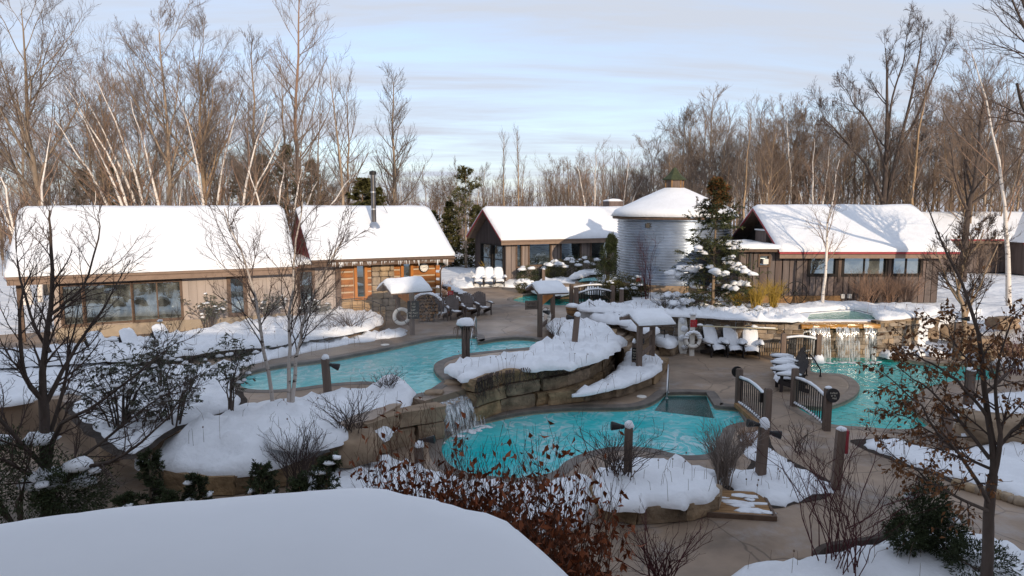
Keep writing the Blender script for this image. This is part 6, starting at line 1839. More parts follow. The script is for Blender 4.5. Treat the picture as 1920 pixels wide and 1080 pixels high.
for k in range(13):
    a = R(35 + 110 * k / 12); mb.blob((0.69 * math.cos(a), 0.22, 0.58 + 0.67 * math.sin(a)), (0.13, 0.3, 0.07), k, nu=8, nv=5)
mb.build('snow', snow, t, smooth=True)
p = G(866, 585, Z_UP)
t = thing('firewood_rack', 'low lean-to of firewood under a slanting snowy board behind the dark armchairs', 'firewood rack', tuple(p), R(-30), 'firewood stores')
MB().beam((-1.1, 0.2, 1.15), (0.9, 0.1, 0.45), 0.6, 0.05).build('roof_board', weath, t)
mb = MB()
for k in range(9):
    u = k / 8; mb.blob((-1.0 + 1.8 * u, 0.2, 1.2 - 0.62 * u), (0.22, 0.3, 0.10), k + 20)
mb.build('snow', snow, t, smooth=True)
for i in range(6):
    for j in range(5 - i // 2):
        if 0.1 + j * 0.15 > 1.0 - i * 0.13: continue
        o = bpy.data.objects.new('log', LOGM[(i + j) % 6]); COL.objects.link(o); o.parent = t
        o.location = (-0.95 + i * 0.26, 0.0, 0.1 + j * 0.15); o.rotation_euler = (0, i + j * 2.0, R(90) if j % 2 else 0.1)

# barrel planter, wagon wheel, lids, deck boards
p = G(1075, 592, Z_UP)
t = thing('barrel_planter', 'half barrel planter heaped with snow at the railing of the far pool', 'planter', tuple(p))
MB().lathe([(0.0, 0.02), (0.27, 0.0), (0.33, 0.2), (0.36, 0.42), (0.33, 0.42), (0.31, 0.3)], 18).build('staves', deckw, t)
mb = MB(); mb.torus((0, 0, 0.12), 0.305, 0.014, (0, 0, 1), 20, 5); mb.torus((0, 0, 0.32), 0.35, 0.014, (0, 0, 1), 20, 5); mb.build('hoop', blackm, t)
MB().blob((0, 0, 0.43), (0.36, 0.35, 0.16), 2, amp=0.2).build('snow', snow, t, smooth=True)
p = G(1490, 572, Z_TE)
t = thing('wagon_wheel', 'old iron wagon wheel leaning against the dark board house', 'wheel', tuple(p))
c = Vector((0, 0, 0.56))
MB().torus(c, 0.55, 0.022, (0, 1, 0.12), 30, 6).build('rim', blackm, t)
MB().disc(c, 0.09, (0, 1, 0.12), 0.14, 12).build('hub', blackm, t)
q = Vector((0, 0, 1)).rotation_difference(Vector((0, 1, 0.12)))
for k in range(10):
    a = k * math.pi / 5; v = q @ Vector((math.cos(a), math.sin(a), 0))
    MB().tube([c + v * 0.08, c + v * 0.54], 0.014, 5).build('spoke', blackm, t)
for (a, b, z, l) in ((1203, 744, 0.0, 'round white lid set in the stone ledge by the lower pool'), (722, 647, Z_UP, 'round white lid in the terrace behind the upper pool')):
    p = G(a, b, z)
    o = MB().lathe([(0.0, 0.022), (0.15, 0.022), (0.16, 0.016), (0.16, 0.003)], 20, p).build('skimmer_lid', clockf); tag(o, l, 'lid', 'skimmer lids')
t0_ = [G(1340, 930, 0), G(1430, 962, 0)]
p = G(1386, 948, 0)
t = thing('boardwalk', 'small deck of honey coloured boards dusted with snow beside the block edged bed', 'deck', tuple(p), R(-8))
for i in range(9):
    MB().box((-0.1 + i * 0.012, -0.52 + i * 0.125, 0.07), (1.2, 0.115, 0.03)).build('plank', deckw, t)
mb = MB(); mb.box((-0.1, -0.61, 0.05), (1.26, 0.05, 0.10)); mb.box((0.56, 0.0, 0.05), (0.05, 1.25, 0.10)); mb.build('edge_board', trim_br, t)
mb = MB(); r_ = random.Random(9)
for k in range(12):
    mb.blob((r_.uniform(-0.1, 0.5), r_.uniform(-0.5, 0.5), 0.085), (r_.uniform(0.1, 0.3), r_.uniform(0.04, 0.12), 0.02), k, amp=0.7)
for k in range(5): mb.blob((r_.uniform(-0.6, 0), r_.uniform(-0.1, 0.5), 0.085), (r_.uniform(0.1, 0.25), r_.uniform(0.03, 0.07), 0.015), k + 30, amp=0.7)
mb.build('snow', snow, t, smooth=True)
# curb round the lowest bed
cpts = catmull([W2(G(a, b, 0)) for a, b in ((1526, 1060), (1545, 1045), (1590, 1036), (1640, 1028), (1672, 1008), (1690, 990))], False, 5)
mb = MB()
for i in range(len(cpts) - 1): mb.beam((*cpts[i], 0.1), (*cpts[i + 1], 0.1), 0.1, 0.24)
o = mb.build('bed_edging', bark_dk); tag(o, 'dark curved edging of the snow bed with the yellow tinged evergreen', 'edging')
# birdhouse by the silo
p = G(1196, 548, Z_TE)
t = thing('bird_feeder', 'little red bird feeder with a snow cap beside the metal silo', 'bird feeder', tuple(p))
MB().tube([(0, 0, -0.1), (0, 0, 0.55)], 0.03, 6).build('pole', weath, t)
MB().box((0, 0, 0.68), (0.22, 0.2, 0.26)).build('box', redm, t)
MB().blob((0, 0, 0.82), (0.2, 0.18, 0.12), 5).build('snow', snow, t, smooth=True)

# dry stems and seed heads left standing in the snow
def dry_tufts(label, spots, z, seed, n=9, h=(0.12, 0.4)):
    r_ = random.Random(seed); mb = MB()
    for (a, b) in spots:
        p = G(a, b, z)
        for k in range(max(3, int(n * 0.6))):
            x, y = p.x + r_.gauss(0, 0.3), p.y + r_.gauss(0, 0.3); l = h[0] + (h[1] - h[0]) * r_.random() ** 2.2; dx_, dy_ = r_.gauss(0, 0.55) * l, r_.gauss(0, 0.55) * l
            mb.tube([(x, y, z - 0.05), (x + dx_ * .4, y + dy_ * .4, z + l * .6 + .12), (x + dx_, y + dy_, z + l + .12)], [0.0045, 0.004, 0.003], 3, cap=False)
            if r_.random() < 0.3: mb.blob((x + dx_, y + dy_, z + l + .12), (.02, .02, .03), k, nu=5, nv=3)
    return tag(mb.build('dry_stems', twig_br), label, kind='stuff')
dry_tufts('dry stems standing in the snow of the island', [(1000, 672), (1060, 660), (1090, 640), (1130, 645), (950, 684), (880, 694), (1045, 622), (1110, 618), (1080, 676), (920, 690)], Z_UP + 0.38, 1)
dry_tufts('dry stems in the deep snow bed', [(620, 780), (690, 760), (480, 790), (400, 815), (570, 775), (740, 735), (660, 740), (540, 812), (345, 830)], Z_UP + 0.08, 2, 6)
dry_tufts('dry stems along the house bed', [(430, 640), (500, 628), (560, 618), (610, 608), (680, 606), (340, 650), (700, 600), (470, 634), (640, 600)], Z_UP + 0.42, 3, 12, (0.15, 0.55))
dry_tufts('dry stems in the snow strip behind the upper pool', [(470, 682), (540, 666), (600, 655), (660, 644), (720, 630)], Z_UP + 0.08, 4, 10)
dry_tufts('dry stems in the trodden snow by the light posts', [(1420, 860), (1450, 880), (1480, 900), (1500, 915), (1440, 920), (1400, 900), (1380, 890), (1520, 905), (1410, 830)], 0.05, 5, 12, (0.08, 0.3))
dry_tufts('dry stems in the snow between the paths', [(1660, 845), (1700, 850), (1740, 865), (1790, 880), (1830, 870), (1870, 890), (1900, 860)], 0.08, 6, 9)
dry_tufts('dry stems on the snow of the block edged bed', [(1130, 920), (1200, 905), (1240, 900), (1290, 905), (1330, 915), (1260, 890)], 0.5, 7, 8)
dry_tufts('dry stems on the ledge under the island', [(1140, 725), (1180, 712), (1210, 690), (1225, 680), (1110, 735)], 0.5, 8, 8)
dry_tufts('dry stems in the lowest snow bed', [(1480, 1062), (1560, 1060), (1640, 1050), (1700, 1040), (1780, 1045)], 0.22, 9, 8)
dry_tufts('dry grass poking out of the snow on the long stone wall', [(1110, 578), (1150, 580), (1190, 582), (1230, 584), (1330, 588), (1400, 590), (1450, 592), (1650, 584), (1700, 584)], Z_TE + 0.15, 10, 16, (0.15, 0.5))
# ================================================================== TREES AND SHRUBS
def nrmv(a): return a / (np.linalg.norm(a, axis=-1, keepdims=True) + 1e-9)
class Tree:
    """branch levels grown with arrays: every level is (points [B,K,3], radii [B,K])"""
    def __init__(s, seed): s.g = np.random.RandomState(seed); s.L = []
    def stem(s, pts, r0, r1, k=9, wob=0.0, taper=1.0):
        P = np.array(pts, float); t = np.linspace(0, len(P) - 1, k); i = np.minimum(t.astype(int), len(P) - 2); f = (t - i)[:, None]
        # smooth through the given points
        Q = np.zeros((k, 3))
        for a in range(k):
            p1 = P[i[a]]; p2 = P[i[a] + 1]; p0 = P[max(0, i[a] - 1)]; p3 = P[min(len(P) - 1, i[a] + 2)]; u = f[a, 0]
            Q[a] = 0.5 * (2 * p1 + (p2 - p0) * u + (2 * p0 - 5 * p1 + 4 * p2 - p3) * u * u + (3 * p1 - p0 - 3 * p2 + p3) * u ** 3)
        if wob: Q[1:] += s.g.normal(0, wob, (k - 1, 3)) * np.linspace(0.2, 1, k - 1)[:, None]
        u = np.linspace(0, 1, k) ** taper
        s.L.append((Q[None], (r0 + (r1 - r0) * u)[None])); return len(s.L) - 1
    def sub(s, src, n, t0, t1, ang, lr, up=0.0, wob=0.1, k=5, rr=0.6, rmin=0.004, asd=0.15, lsd=0.2, shape=0.5, L=None, flat=0.0, hook=None, rmax=None):
        P, Rr = src if isinstance(src, tuple) else s.L[src]
        g = s.g; B, K, _ = P.shape
        ln = np.linalg.norm(np.diff(P, axis=1), axis=2).sum(1)
        idx = np.repeat(np.arange(B), n); m = B * n
        t = t0 + (t1 - t0) * ((np.tile(np.arange(n), B) + g.rand(m)) / n)
        f = t * (K - 1); i = np.clip(f.astype(int), 0, K - 2); w_ = (f - i)[:, None]
        p = P[idx, i] * (1 - w_) + P[idx, i + 1] * w_
        tan = nrmv(P[idx, i + 1] - P[idx, i])
        r = Rr[idx, i] * (1 - w_[:, 0]) + Rr[idx, i + 1] * w_[:, 0]
        v = g.normal(size=(m, 3)); v[:, 2] *= (1 - flat)
        v = nrmv(v - (v * tan).sum(1, keepdims=True) * tan)
        a = g.normal(ang, asd, m)[:, None]
        d = nrmv(np.cos(a) * tan + np.sin(a) * v)
        Lc = (ln[idx] if L is None else L) * lr * (1 - shape * (t - t0) / max(1e-6, t1 - t0)) * np.exp(g.normal(0, lsd, m))
        pts = [p]
        for j in range(1, k):
            d = nrmv(d + np.array([0, 0, up]) / (k - 1) * 2 + g.normal(0, wob, (m, 3)))
            p = p + d * (Lc / (k - 1))[:, None]; pts.append(p)
        Q = np.stack(pts, 1)
        r0 = np.maximum(r * rr, rmin)
        if rmax: r0 = np.minimum(r0, rmax)
        R2 = r0[:, None] * np.linspace(1, 0.35, k)[None]
        R2 = np.maximum(R2, rmin * 0.7)
        s.L.append((Q, R2)); return len(s.L) - 1
    def mesh(s, levels, sides, name):
        V = []; Fq = []; off = 0
        for lv, n in zip(levels, sides):
            P, Rr = s.L[lv]; B, K, _ = P.shape
            T = np.zeros_like(P); T[:, 1:-1] = P[:, 2:] - P[:, :-2]; T[:, 0] = P[:, 1] - P[:, 0]; T[:, -1] = P[:, -1] - P[:, -2]
            T = nrmv(T)
            ref = np.where(np.abs(T[:, :1, 2:3]) > 0.85, np.array([1.0, 0.0, 0.0]), np.array([0.0, 0.0, 1.0]))
            U = nrmv(np.cross(T, np.broadcast_to(ref, T.shape))); W = np.cross(T, U)
            a = np.arange(n) * 2 * np.pi / n
            ring = P[:, :, None] + (U[:, :, None] * np.cos(a)[None, None, :, None] + W[:, :, None] * np.sin(a)[None, None, :, None]) * Rr[:, :, None, None]
            V.append(ring.reshape(-1, 3))
            b = off + (np.arange(B) * K * n)[:, None, None] + (np.arange(K - 1) * n)[None, :, None]; kk = np.arange(n)[None, None]; k2 = (np.arange(n) + 1) % n
            q = np.stack([b + kk, b + k2[None, None], b + n + k2[None, None], b + n + kk], -1).reshape(-1, 4)
            Fq.append(q); off += B * K * n
        return quad_mesh(name, np.concatenate(V), np.concatenate(Fq), True)
def quad_mesh(name, V, Q, smooth=False):
    me = bpy.data.meshes.new(name)
    me.vertices.add(len(V)); me.vertices.foreach_set('co', V.astype(np.float32).ravel())
    me.loops.add(len(Q) * 4); me.loops.foreach_set('vertex_index', Q.astype(np.int32).ravel())
    me.polygons.add(len(Q)); me.polygons.foreach_set('loop_start', (np.arange(len(Q)) * 4).astype(np.int32))
    me.polygons.foreach_set('loop_total', np.full(len(Q), 4, np.int32))
    if smooth: me.polygons.foreach_set('use_smooth', np.ones(len(Q), bool))
    me.update(calc_edges=True); me.validate()
    return me
def leaf_mesh(name, C, Dd, ln, wd, g, fold=0.3, jitter=0.6):
    """a folded leaf blade at every point C along direction Dd"""
    n = len(C); D_n = nrmv(Dd + g.normal(0, jitter, (n, 3)))
    v = g.normal(size=(n, 3)); S = nrmv(v - (v * D_n).sum(1, keepdims=True) * D_n); Nn = np.cross(D_n, S)
    l = ln * g.uniform(0.6, 1.25, n)[:, None]; w_ = wd * g.uniform(0.6, 1.25, n)[:, None]
    a = C; b = C + D_n * l * 0.5 + S * w_ * 0.5 + Nn * w_ * fold; c = C + D_n * l + Nn * l * g.uniform(-0.25, 0.25, n)[:, None]; d = C + D_n * l * 0.5 - S * w_ * 0.5 + Nn * w_ * fold
    V = np.stack([a, b, c, d], 1).reshape(-1, 3); Q = np.arange(n * 4).reshape(n, 4)
    return quad_mesh(name, V, Q)
def along(src, n, t0, t1, g):
    P, Rr = src; B, K, _ = P.shape; idx = np.repeat(np.arange(B), n); t = g.uniform(t0, t1, B * n)
    f = t * (K - 1); i = np.clip(f.astype(int), 0, K - 2); w_ = (f - i)[:, None]
    return P[idx, i] * (1 - w_) + P[idx, i + 1] * w_, nrmv(P[idx, i + 1] - P[idx, i])

def tree_thing(name, label, loc, parts, group=None, rz=0.0, cat='tree', s=1.0):
    t = thing(name, label, cat, tuple(loc), rz, group)
    if s != 1.0: t.scale = (s, s, s)
    for nm, me, m in parts:
        o = bpy.data.objects.new(nm, me); COL.objects.link(o); o.parent = t
        if m is not None and not me.materials: me.materials.append(m)
    return t

# ---------------------------------------------------------------- kinds of bare tree (unit: metres, origin at the foot)
def kind_spread(seed, H=14, r=0.19, fork=0.35, lean=0.0, tw=1.0):
    T = Tree(seed); g = T.g
    a = T.stem([(0, 0, -0.3), (lean * 0.3, 0, H * 0.3), (lean + g.uniform(-.3, .3), g.uniform(-.3, .3), H * 0.62), (lean * 1.4 + g.uniform(-.5, .5), g.uniform(-.5, .5), H)], r, 0.02, 12, 0.08)
    b = T.sub(a, 17, fork, 0.96, R(36), 0.40, up=0.26, wob=0.09, k=8, rr=0.55, rmin=0.014, shape=0.55)
    c = T.sub(b, 9, 0.25, 0.98, R(36), 0.42, up=0.18, wob=0.13, k=5, rr=0.55, rmin=0.010, shape=0.4)
    d = T.sub(c, 7, 0.2, 1.0, R(34), 0.48, up=0.18, wob=0.15, k=4, rr=0.6, rmin=0.0075 * tw, shape=0.3)
    e = T.sub(d, 4, 0.3, 1.0, R(32), 0.6, up=0.12, wob=0.14, k=3, rr=0.6, rmin=0.006 * tw, shape=0.2)
    return [('trunk', T.mesh([a, b], [8, 5], 'trunk'), None), ('crown', T.mesh([c, d, e], [4, 3, 3], 'crown'), None)]
def kind_upright(seed, H=16, r=0.17, tw=1.0):
    T = Tree(seed); g = T.g
    a = T.stem([(0, 0, -0.3), (g.uniform(-.2, .2), g.uniform(-.2, .2), H * 0.5), (g.uniform(-.4, .4), g.uniform(-.4, .4), H)], r, 0.015, 12, 0.05)
    b = T.sub(a, 42, 0.28, 0.98, R(46), 0.24, up=0.30, wob=0.08, k=6, rr=0.42, rmin=0.012, shape=0.75)
    c = T.sub(b, 9, 0.2, 1.0, R(38), 0.42, up=0.25, wob=0.12, k=4, rr=0.55, rmin=0.008, shape=0.3)
    d = T.sub(c, 4, 0.2, 1.0, R(34), 0.5, up=0.2, wob=0.12, k=3, rr=0.6, rmin=0.0065 * tw, shape=0.2)
    return [('trunk', T.mesh([a], [8], 'trunk'), None), ('crown', T.mesh([b, c, d], [4, 3, 3], 'crown'), None)]
def kind_column(seed, H=13, r=0.13):
    T = Tree(seed); g = T.g
    a = T.stem([(0, 0, -0.3), (g.uniform(-.2, .2), 0, H * 0.5), (g.uniform(-.2, .4), 0, H)], r, 0.012, 12, 0.05)
    b = T.sub(a, 46, 0.34, 0.97, R(30), 0.12, up=0.5, wob=0.06, k=5, rr=0.35, rmin=0.010, shape=0.5)
    c = T.sub(b, 6, 0.15, 1.0, R(28), 0.5, up=0.35, wob=0.1, k=3, rr=0.6, rmin=0.007, shape=0.3)
    return [('trunk', T.mesh([a], [7], 'trunk'), None), ('crown', T.mesh([b, c], [3, 3], 'crown'), None)]
def kind_slender(seed, H=12, r=0.11):
    T = Tree(seed); g = T.g
    a = T.stem([(0, 0, -0.3), (g.uniform(-.3, .3), g.uniform(-.2, .2), H * 0.5), (g.uniform(-.7, .7), g.uniform(-.4, .4), H)], r, 0.012, 11, 0.08)
    b = T.sub(a, 20, 0.36, 0.98, R(36), 0.24, up=0.30, wob=0.10, k=6, rr=0.5, rmin=0.011, shape=0.55)
    c = T.sub(b, 7, 0.2, 1.0, R(34), 0.42, up=0.2, wob=0.14, k=4, rr=0.55, rmin=0.008, shape=0.3)
    d = T.sub(c, 4, 0.2, 1.0, R(32), 0.5, up=0.12, wob=0.14, k=3, rr=0.6, rmin=0.0065, shape=0.2)
    return [('trunk', T.mesh([a], [7], 'trunk'), None), ('crown', T.mesh([b, c, d], [4, 3, 3], 'crown'), None)]
def birch_clump(seed, stems, H, r=0.10, tw=1.0, k2=16):
    """white stems (foot offset, lean at the top) with fine dark twigs"""
    T = Tree(seed); g = T.g; ids = []
    for (fx, fy, tx, ty, hh) in stems:
        cx, cy = fx + (tx - fx) * 0.45 + g.uniform(-.15, .15), fy + (ty - fy) * 0.4
        ids.append(T.stem([(fx, fy, -0.3), (fx + (tx - fx) * 0.15, fy + (ty - fy) * .15, H * hh * 0.28), (cx, cy, H * hh * 0.62), (tx, ty, H * hh)], r, 0.012, 12, 0.05))
    P = np.concatenate([T.L[i][0] for i in ids]); Rr = np.concatenate([T.L[i][1] for i in ids])
    T.L.append((P, Rr)); a = len(T.L) - 1
    b = T.sub(a, k2, 0.36, 0.98, R(34), 0.27, up=0.22, wob=0.10, k=7, rr=0.42, rmin=0.011, shape=0.5)
    c = T.sub(b, 8, 0.2, 1.0, R(34), 0.40, up=0.10, wob=0.14, k=4, rr=0.5, rmin=0.0075 * tw, shape=0.3)
    d = T.sub(c, 5, 0.2, 1.0, R(34), 0.5, up=0.0, wob=0.14, k=3, rr=0.6, rmin=0.006 * tw, shape=0.2)
    return [('trunk', T.mesh([a], [8], 'trunk'), birch), ('limbs', T.mesh([b], [5], 'limbs'), twig_pale), ('crown', T.mesh([c, d], [3, 3], 'crown'), twig_br)]
def conifer(seed, H=9, pw=0.85, Rb=2.2, z0=0.15, whorl=20, nb=7, needle=0.16, droop=-0.12, leafm=ever, nn=26, wd=0.035, thin=0.0):
    T = Tree(seed); g = T.g
    a = T.stem([(0, 0, -0.3), (0, 0, H * 0.5), (g.uniform(-.1, .1), 0, H)], 0.03 + H * 0.011, 0.012, 10)
    A = []
    P, Rr = T.L[a]
    lv = []
    for i in range(whorl):
        t = z0 + (1 - z0) * i / whorl
        if g.rand() < thin: continue
        l = Rb * (1 - (t - z0) / (1 - z0)) ** pw * g.uniform(0.75, 1.15) + 0.12
        b = T.sub(a, nb, t, min(1, t + 0.5 / whorl), R(82) - 0.5 * max(0, t - 0.5), 1.0, up=droop * (1 - t) + 0.05, wob=0.05, k=6, rr=0.3, rmin=0.010, L=l, shape=0, lsd=0.15)
        lv.append(b)
    P = np.concatenate([T.L[i][0] for i in lv]); Rr = np.concatenate([T.L[i][1] for i in lv]); T.L.append((P, Rr)); b = len(T.L) - 1
    c = T.sub(b, 7, 0.15, 1.0, R(52), 0.36, up=-0.03, wob=0.08, k=4, rr=0.5, rmin=0.006, flat=0.75, shape=0.35)
    C1, D1 = along(T.L[c], nn, 0.0, 1.0, g); C2, D2 = along(T.L[b], nn, 0.3, 1.0, g)
    fol = leaf_mesh('foliage', np.concatenate([C1, C2]), np.concatenate([D1, D2]), needle, wd, g, 0.1, 0.55)
    return [('trunk', T.mesh([a], [7], 'trunk'), bark_br), ('branches', T.mesh([b, c], [4, 3], 'branches'), bark_dk), ('foliage', fol, leafm)], T, b, c

def gz_at(x, y): return nat(x, y)
def tall(parts):
    z = 0
    for n, me, m in parts:
        a = np.empty(len(me.vertices) * 3, np.float32); me.vertices.foreach_get('co', a); z = max(z, float(np.percentile(a[2::3], 99.7)))
    return z

# ---------------------------------------------------------------- distinct trees of the wood's edge, each stood where its foot is
def at_depth(px, y):
    x = (px - 960) / FPX * (y * _cp + 0)  # close enough for a foot point
    return x
def foot(px, y):
    d = ray(px, 386); k = y / d.y
    return Vector((d.x * k, y, gz_at(d.x * k, y)))
def height_to(py, y, z): return D(960, py, y).z - z

def place(px, y, top, parts, name, label, Hbuilt, group=None, rz=None, mats=None, s=None):
    f = foot(px, y); h = height_to(top, y, f.z); k = h / tall(parts)
    ps = [(n, me, (mats or {}).get(n, m)) for n, me, m in parts]
    return tree_thing(name, label, f, ps, group, rnd.uniform(0, 6.28) if rz is None else rz, s=k if s is None else s)
BT = {'trunk': bark_br, 'crown': twig_br}
DK = {'trunk': bark_dk, 'crown': twig_dk}
place(562, 43, -60, kind_upright(101, 17, 0.17), 'poplar_tree', 'very tall straight poplar with short rising branches between the long house and the log cabin', 17, mats={'trunk': twig_pale, 'crown': twig_br})
place(738, 50, 118, kind_upright(102, 14, 0.2), 'bare_tree', 'tall bare tree with a cone shaped crown behind the stove pipe of the cabin', 14, mats=BT)
place(640, 47, 78, kind_slender(103, 15, 0.16), 'bare_tree', 'thin bare tree with a leaning forked top behind the log cabin roof', 15, mats=BT)
place(945, 66, 240, kind_column(104, 12), 'poplar_tree', 'narrow bare poplar, the shorter of a pair behind the brown boarded house', 12, mats=BT)
place(969, 66, 232, kind_column(105, 12), 'poplar_tree', 'narrow bare poplar, the taller of a pair behind the brown boarded house', 12, mats=BT)
place(75, 40, -90, kind_spread(106, 17, 0.26, 0.32), 'bare_tree', 'big dark forked tree rising over the end of the long house', 17, mats={'trunk': bark_br, 'crown': twig_br}, rz=0.4)
place(205, 46, 60, kind_spread(107, 15, 0.2), 'bare_tree', 'bare tree with a wide twiggy crown behind the leaning birches', 15, mats=BT)
place(318, 44, -20, kind_spread(108, 17, 0.24), 'bare_tree', 'tall broad bare tree in the middle of the wood behind the long house', 17, mats=BT)
place(385, 46, 8, kind_spread(109, 17, 0.24), 'bare_tree', 'tall bare tree with a brown vase shaped crown above the long roof', 17, mats=BT)
place(486, 44, 55, kind_upright(110, 15, 0.15), 'bare_tree', 'bare tree with a dense dark brush top beside the tall poplar', 15, mats=BT)
T = Tree(112); g = T.g
Hb = 17
a0 = T.stem([(0, 0, -.3), (0.05, 0, 4), (0.1, 0.1, 8), (-0.3, 0, 12.5), (-0.6, 0, 15.0)], 0.40, 0.03, 12, 0.03)
a1 = T.stem([(0.05, 0, 3.6), (0.7, 0.2, 6.4), (1.5, 0.3, 10), (2.1, 0, 13.6), (2.3, 0, 16.6)], 0.26, 0.03, 11, 0.06)
a2 = T.stem([(1.2, 0.2, 8.2), (2.6, 0, 11), (3.6, 0, 13.6), (4.6, 0, 15.6)], 0.15, 0.02, 9, 0.06)
a3 = T.stem([(0.0, 0, 4.6), (-1.4, 0.2, 7.2), (-3.0, 0, 8.4), (-4.6, 0, 9.9), (-5.4, 0, 10.2)], 0.19, 0.02, 10, 0.08)
a4 = T.stem([(0.08, 0, 5.2), (1.5, 0.6, 6.6), (3.2, 0.4, 8.2), (4.4, 0.3, 8.9)], 0.13, 0.02, 9, 0.08)
a5 = T.stem([(0.0, 0, 7.0), (-1.2, 0, 9.6), (-2.6, 0.2, 11.2), (-3.6, 0.2, 12.3)], 0.14, 0.02, 9, 0.08)
a6 = T.stem([(0.1, 0, 9.0), (0.2, 0, 11.5), (0.9, 0, 14.2), (1.2, 0, 16.2)], 0.14, 0.02, 9, 0.06)
def pad(ids, K=12):
    Ps, Rs = [], []
    for i in ids:
        P, Rr = T.L[i]; t = np.linspace(0, P.shape[1] - 1, K); j = np.minimum(t.astype(int), P.shape[1] - 2); f = (t - j)
        Ps.append(P[:, j] * (1 - f)[None, :, None] + P[:, j + 1] * f[None, :, None]); Rs.append(0.76 * (Rr[:, j] * (1 - f)[None] + Rr[:, j + 1] * f[None]))
    T.L.append((np.concatenate(Ps), np.concatenate(Rs))); return len(T.L) - 1
aa = pad([a0, a1, a2, a3, a4, a5, a6])
bb = T.sub(aa, 11, 0.40, 1.0, R(36), 0.30, up=0.22, wob=0.1, k=7, rr=0.42, rmin=0.018, shape=0.4, L=7.0, lsd=0.25)
cc = T.sub(bb, 8, 0.25, 1.0, R(36), 0.42, up=0.15, wob=0.13, k=5, rr=0.5, rmin=0.011, shape=0.35)
dd = T.sub(cc, 6, 0.2, 1.0, R(34), 0.48, up=0.1, wob=0.14, k=3, rr=0.6, rmin=0.008, shape=0.25)
ee = T.sub(dd, 3, 0.2, 1.0, R(34), 0.6, up=0.1, wob=0.14, k=3, rr=0.6, rmin=0.0065, shape=0.25)
ok_ = place(1655, 50, 8, [('trunk', T.mesh([aa], [9], 'trunk'), bark_dk), ('limbs', T.mesh([bb], [5], 'limbs'), bark_dk), ('crown', T.mesh([cc, dd, ee], [4, 3, 3], 'crown'), twig_dk)], 'oak_tree', 'huge dark oak with a forked trunk standing above all others behind the dark board house', 16.8, rz=0.0)
ok_.scale = (ok_.scale.x * 0.84, ok_.scale.y * 0.84, ok_.scale.z)
place(1815, 42, 90, kind_spread(113, 14, 0.3, 0.36), 'bare_tree', 'bare tree with a wide crown behind the far house roof', 14, mats={'trunk': bark_dk, 'crown': twig_br})
place(1985, 26, -260, kind_spread(114, 14, 0.32, 0.3), 'bare_tree', 'dark bare tree whose twigs reach in over the snow slope', 14, mats=DK, rz=2.0)
place(1330, 56, 158, kind_upright(115, 13, 0.16), 'bare_tree', 'tall brushy bare tree behind the roof of the metal silo', 13, mats=BT)
place(1285, 60, 185, kind_spread(116, 12, 0.17), 'bare_tree', 'broad bare tree over the cupola of the metal silo', 12, mats=BT)
place(1225, 62, 225, kind_spread(117, 11, 0.15), 'bare_tree', 'bare tree to the side of the green capped cupola', 11, mats=BT)
place(1480, 52, 175, kind_slender(118, 12, 0.11), 'birch_tree', 'thin pale birch with a feathery top above the dark board house ridge', 12, mats={'trunk': birch, 'crown': twig_br})

# birches behind the long house: clumps of leaning white stems
def birch_at(px, y, H, stems, seed, label, rz=0.0, k2=14):
    f = foot(px, y)
    return tree_thing('birch_tree', label, f, birch_clump(seed, stems, H, r=0.16, k2=k2), 'white birches at the edge of the wood', rz)
birch_at(60, 37, 9.0, [(0, 0, 1.2, 0, 1.0)], 131, 'single white birch at the corner of the long house roof')
birch_at(32, 36, 7.5, [(0, 0, -0.9, 0, 1.0), (0.25, 0.1, -1.6, 0.3, 0.85)], 132, 'two birches leaning away past the end of the long house')
birch_at(148, 39, 7.5, [(0, 0, -1.6, 0, 0.75), (0.1, 0.1, 0.9, 0.2, 0.8)], 133, 'small white birch forked like a V behind the long roof')
birch_at(258, 40, 12.0, [(0, 0, -3.2, 0, 0.9), (0.3, 0.2, -3.9, 0.4, 1.0), (-0.4, 0.2, -4.4, -0.3, 0.85)], 134, 'clump of three white birches leaning far to one side over the long roof')
birch_at(292, 41, 12.5, [(0, 0, -3.0, 0, 1.0), (-0.35, 0.2, -4.2, .4, 0.95)], 135, 'pair of long white birches leaning over the middle of the long roof')
birch_at(318, 41, 11.5, [(0, 0, -2.0, 0, 1.0), (0.2, 0.2, 0.6, 0.3, 0.55)], 136, 'white birch with a short second stem behind the long roof')
birch_at(386, 41, 11.0, [(0, 0, -1.0, 0, 1.0), (0.15, 0.1, 1.9, 0.3, 0.95)], 137, 'white birch with two straight stems parting in a V above the long roof')
birch_at(428, 41, 11.0, [(0, 0, 2.6, 0, 1.0), (0.3, 0.15, 3.2, 0.4, 0.85)], 138, 'white birches leaning toward the log cabin side')
birch_at(520, 37.5, 7.2, [(0, 0, 2.6, -1.2, 0.9), (-0.2, 0, -1.4, -0.4, 1.0), (0.2, 0, 1.6, -0.6, 1.0), (0.1, 0.2, 3.8, -1.6, 0.72), (-0.1, 0.1, 0.4, 0.2, 1.05), (0.3, 0.1, 4.6, -1.5, 0.95)], 139, 'many stemmed pale birch drooping over the gap between the long house and cabin', k2=10)
birch_at(1320 - 215, 62, 8.5, [(0, 0, -1.2, 0, 1.0), (0.3, 0, 0.5, 0, 1.1)], 140, 'pair of pale birches behind the chimney of the brown boarded house')
birch_at(1160, 64, 9, [(0, 0, 0.9, 0, 1.0), (0.3, 0, 2.4, 0, 0.85)], 141, 'pale forked birch above the roof edge of the metal silo')
birch_at(1365, 54, 9.0, [(0, 0, 0.5, 0, 1.0)], 142, 'slim birch between the silo and the dark board house')
birch_at(1435, 53, 9.0, [(0, 0, 0.2, 0, 1.0), (0.2, 0, -0.8, 0, 0.8)], 143, 'two slim birches rising behind the gable of the dark board house')
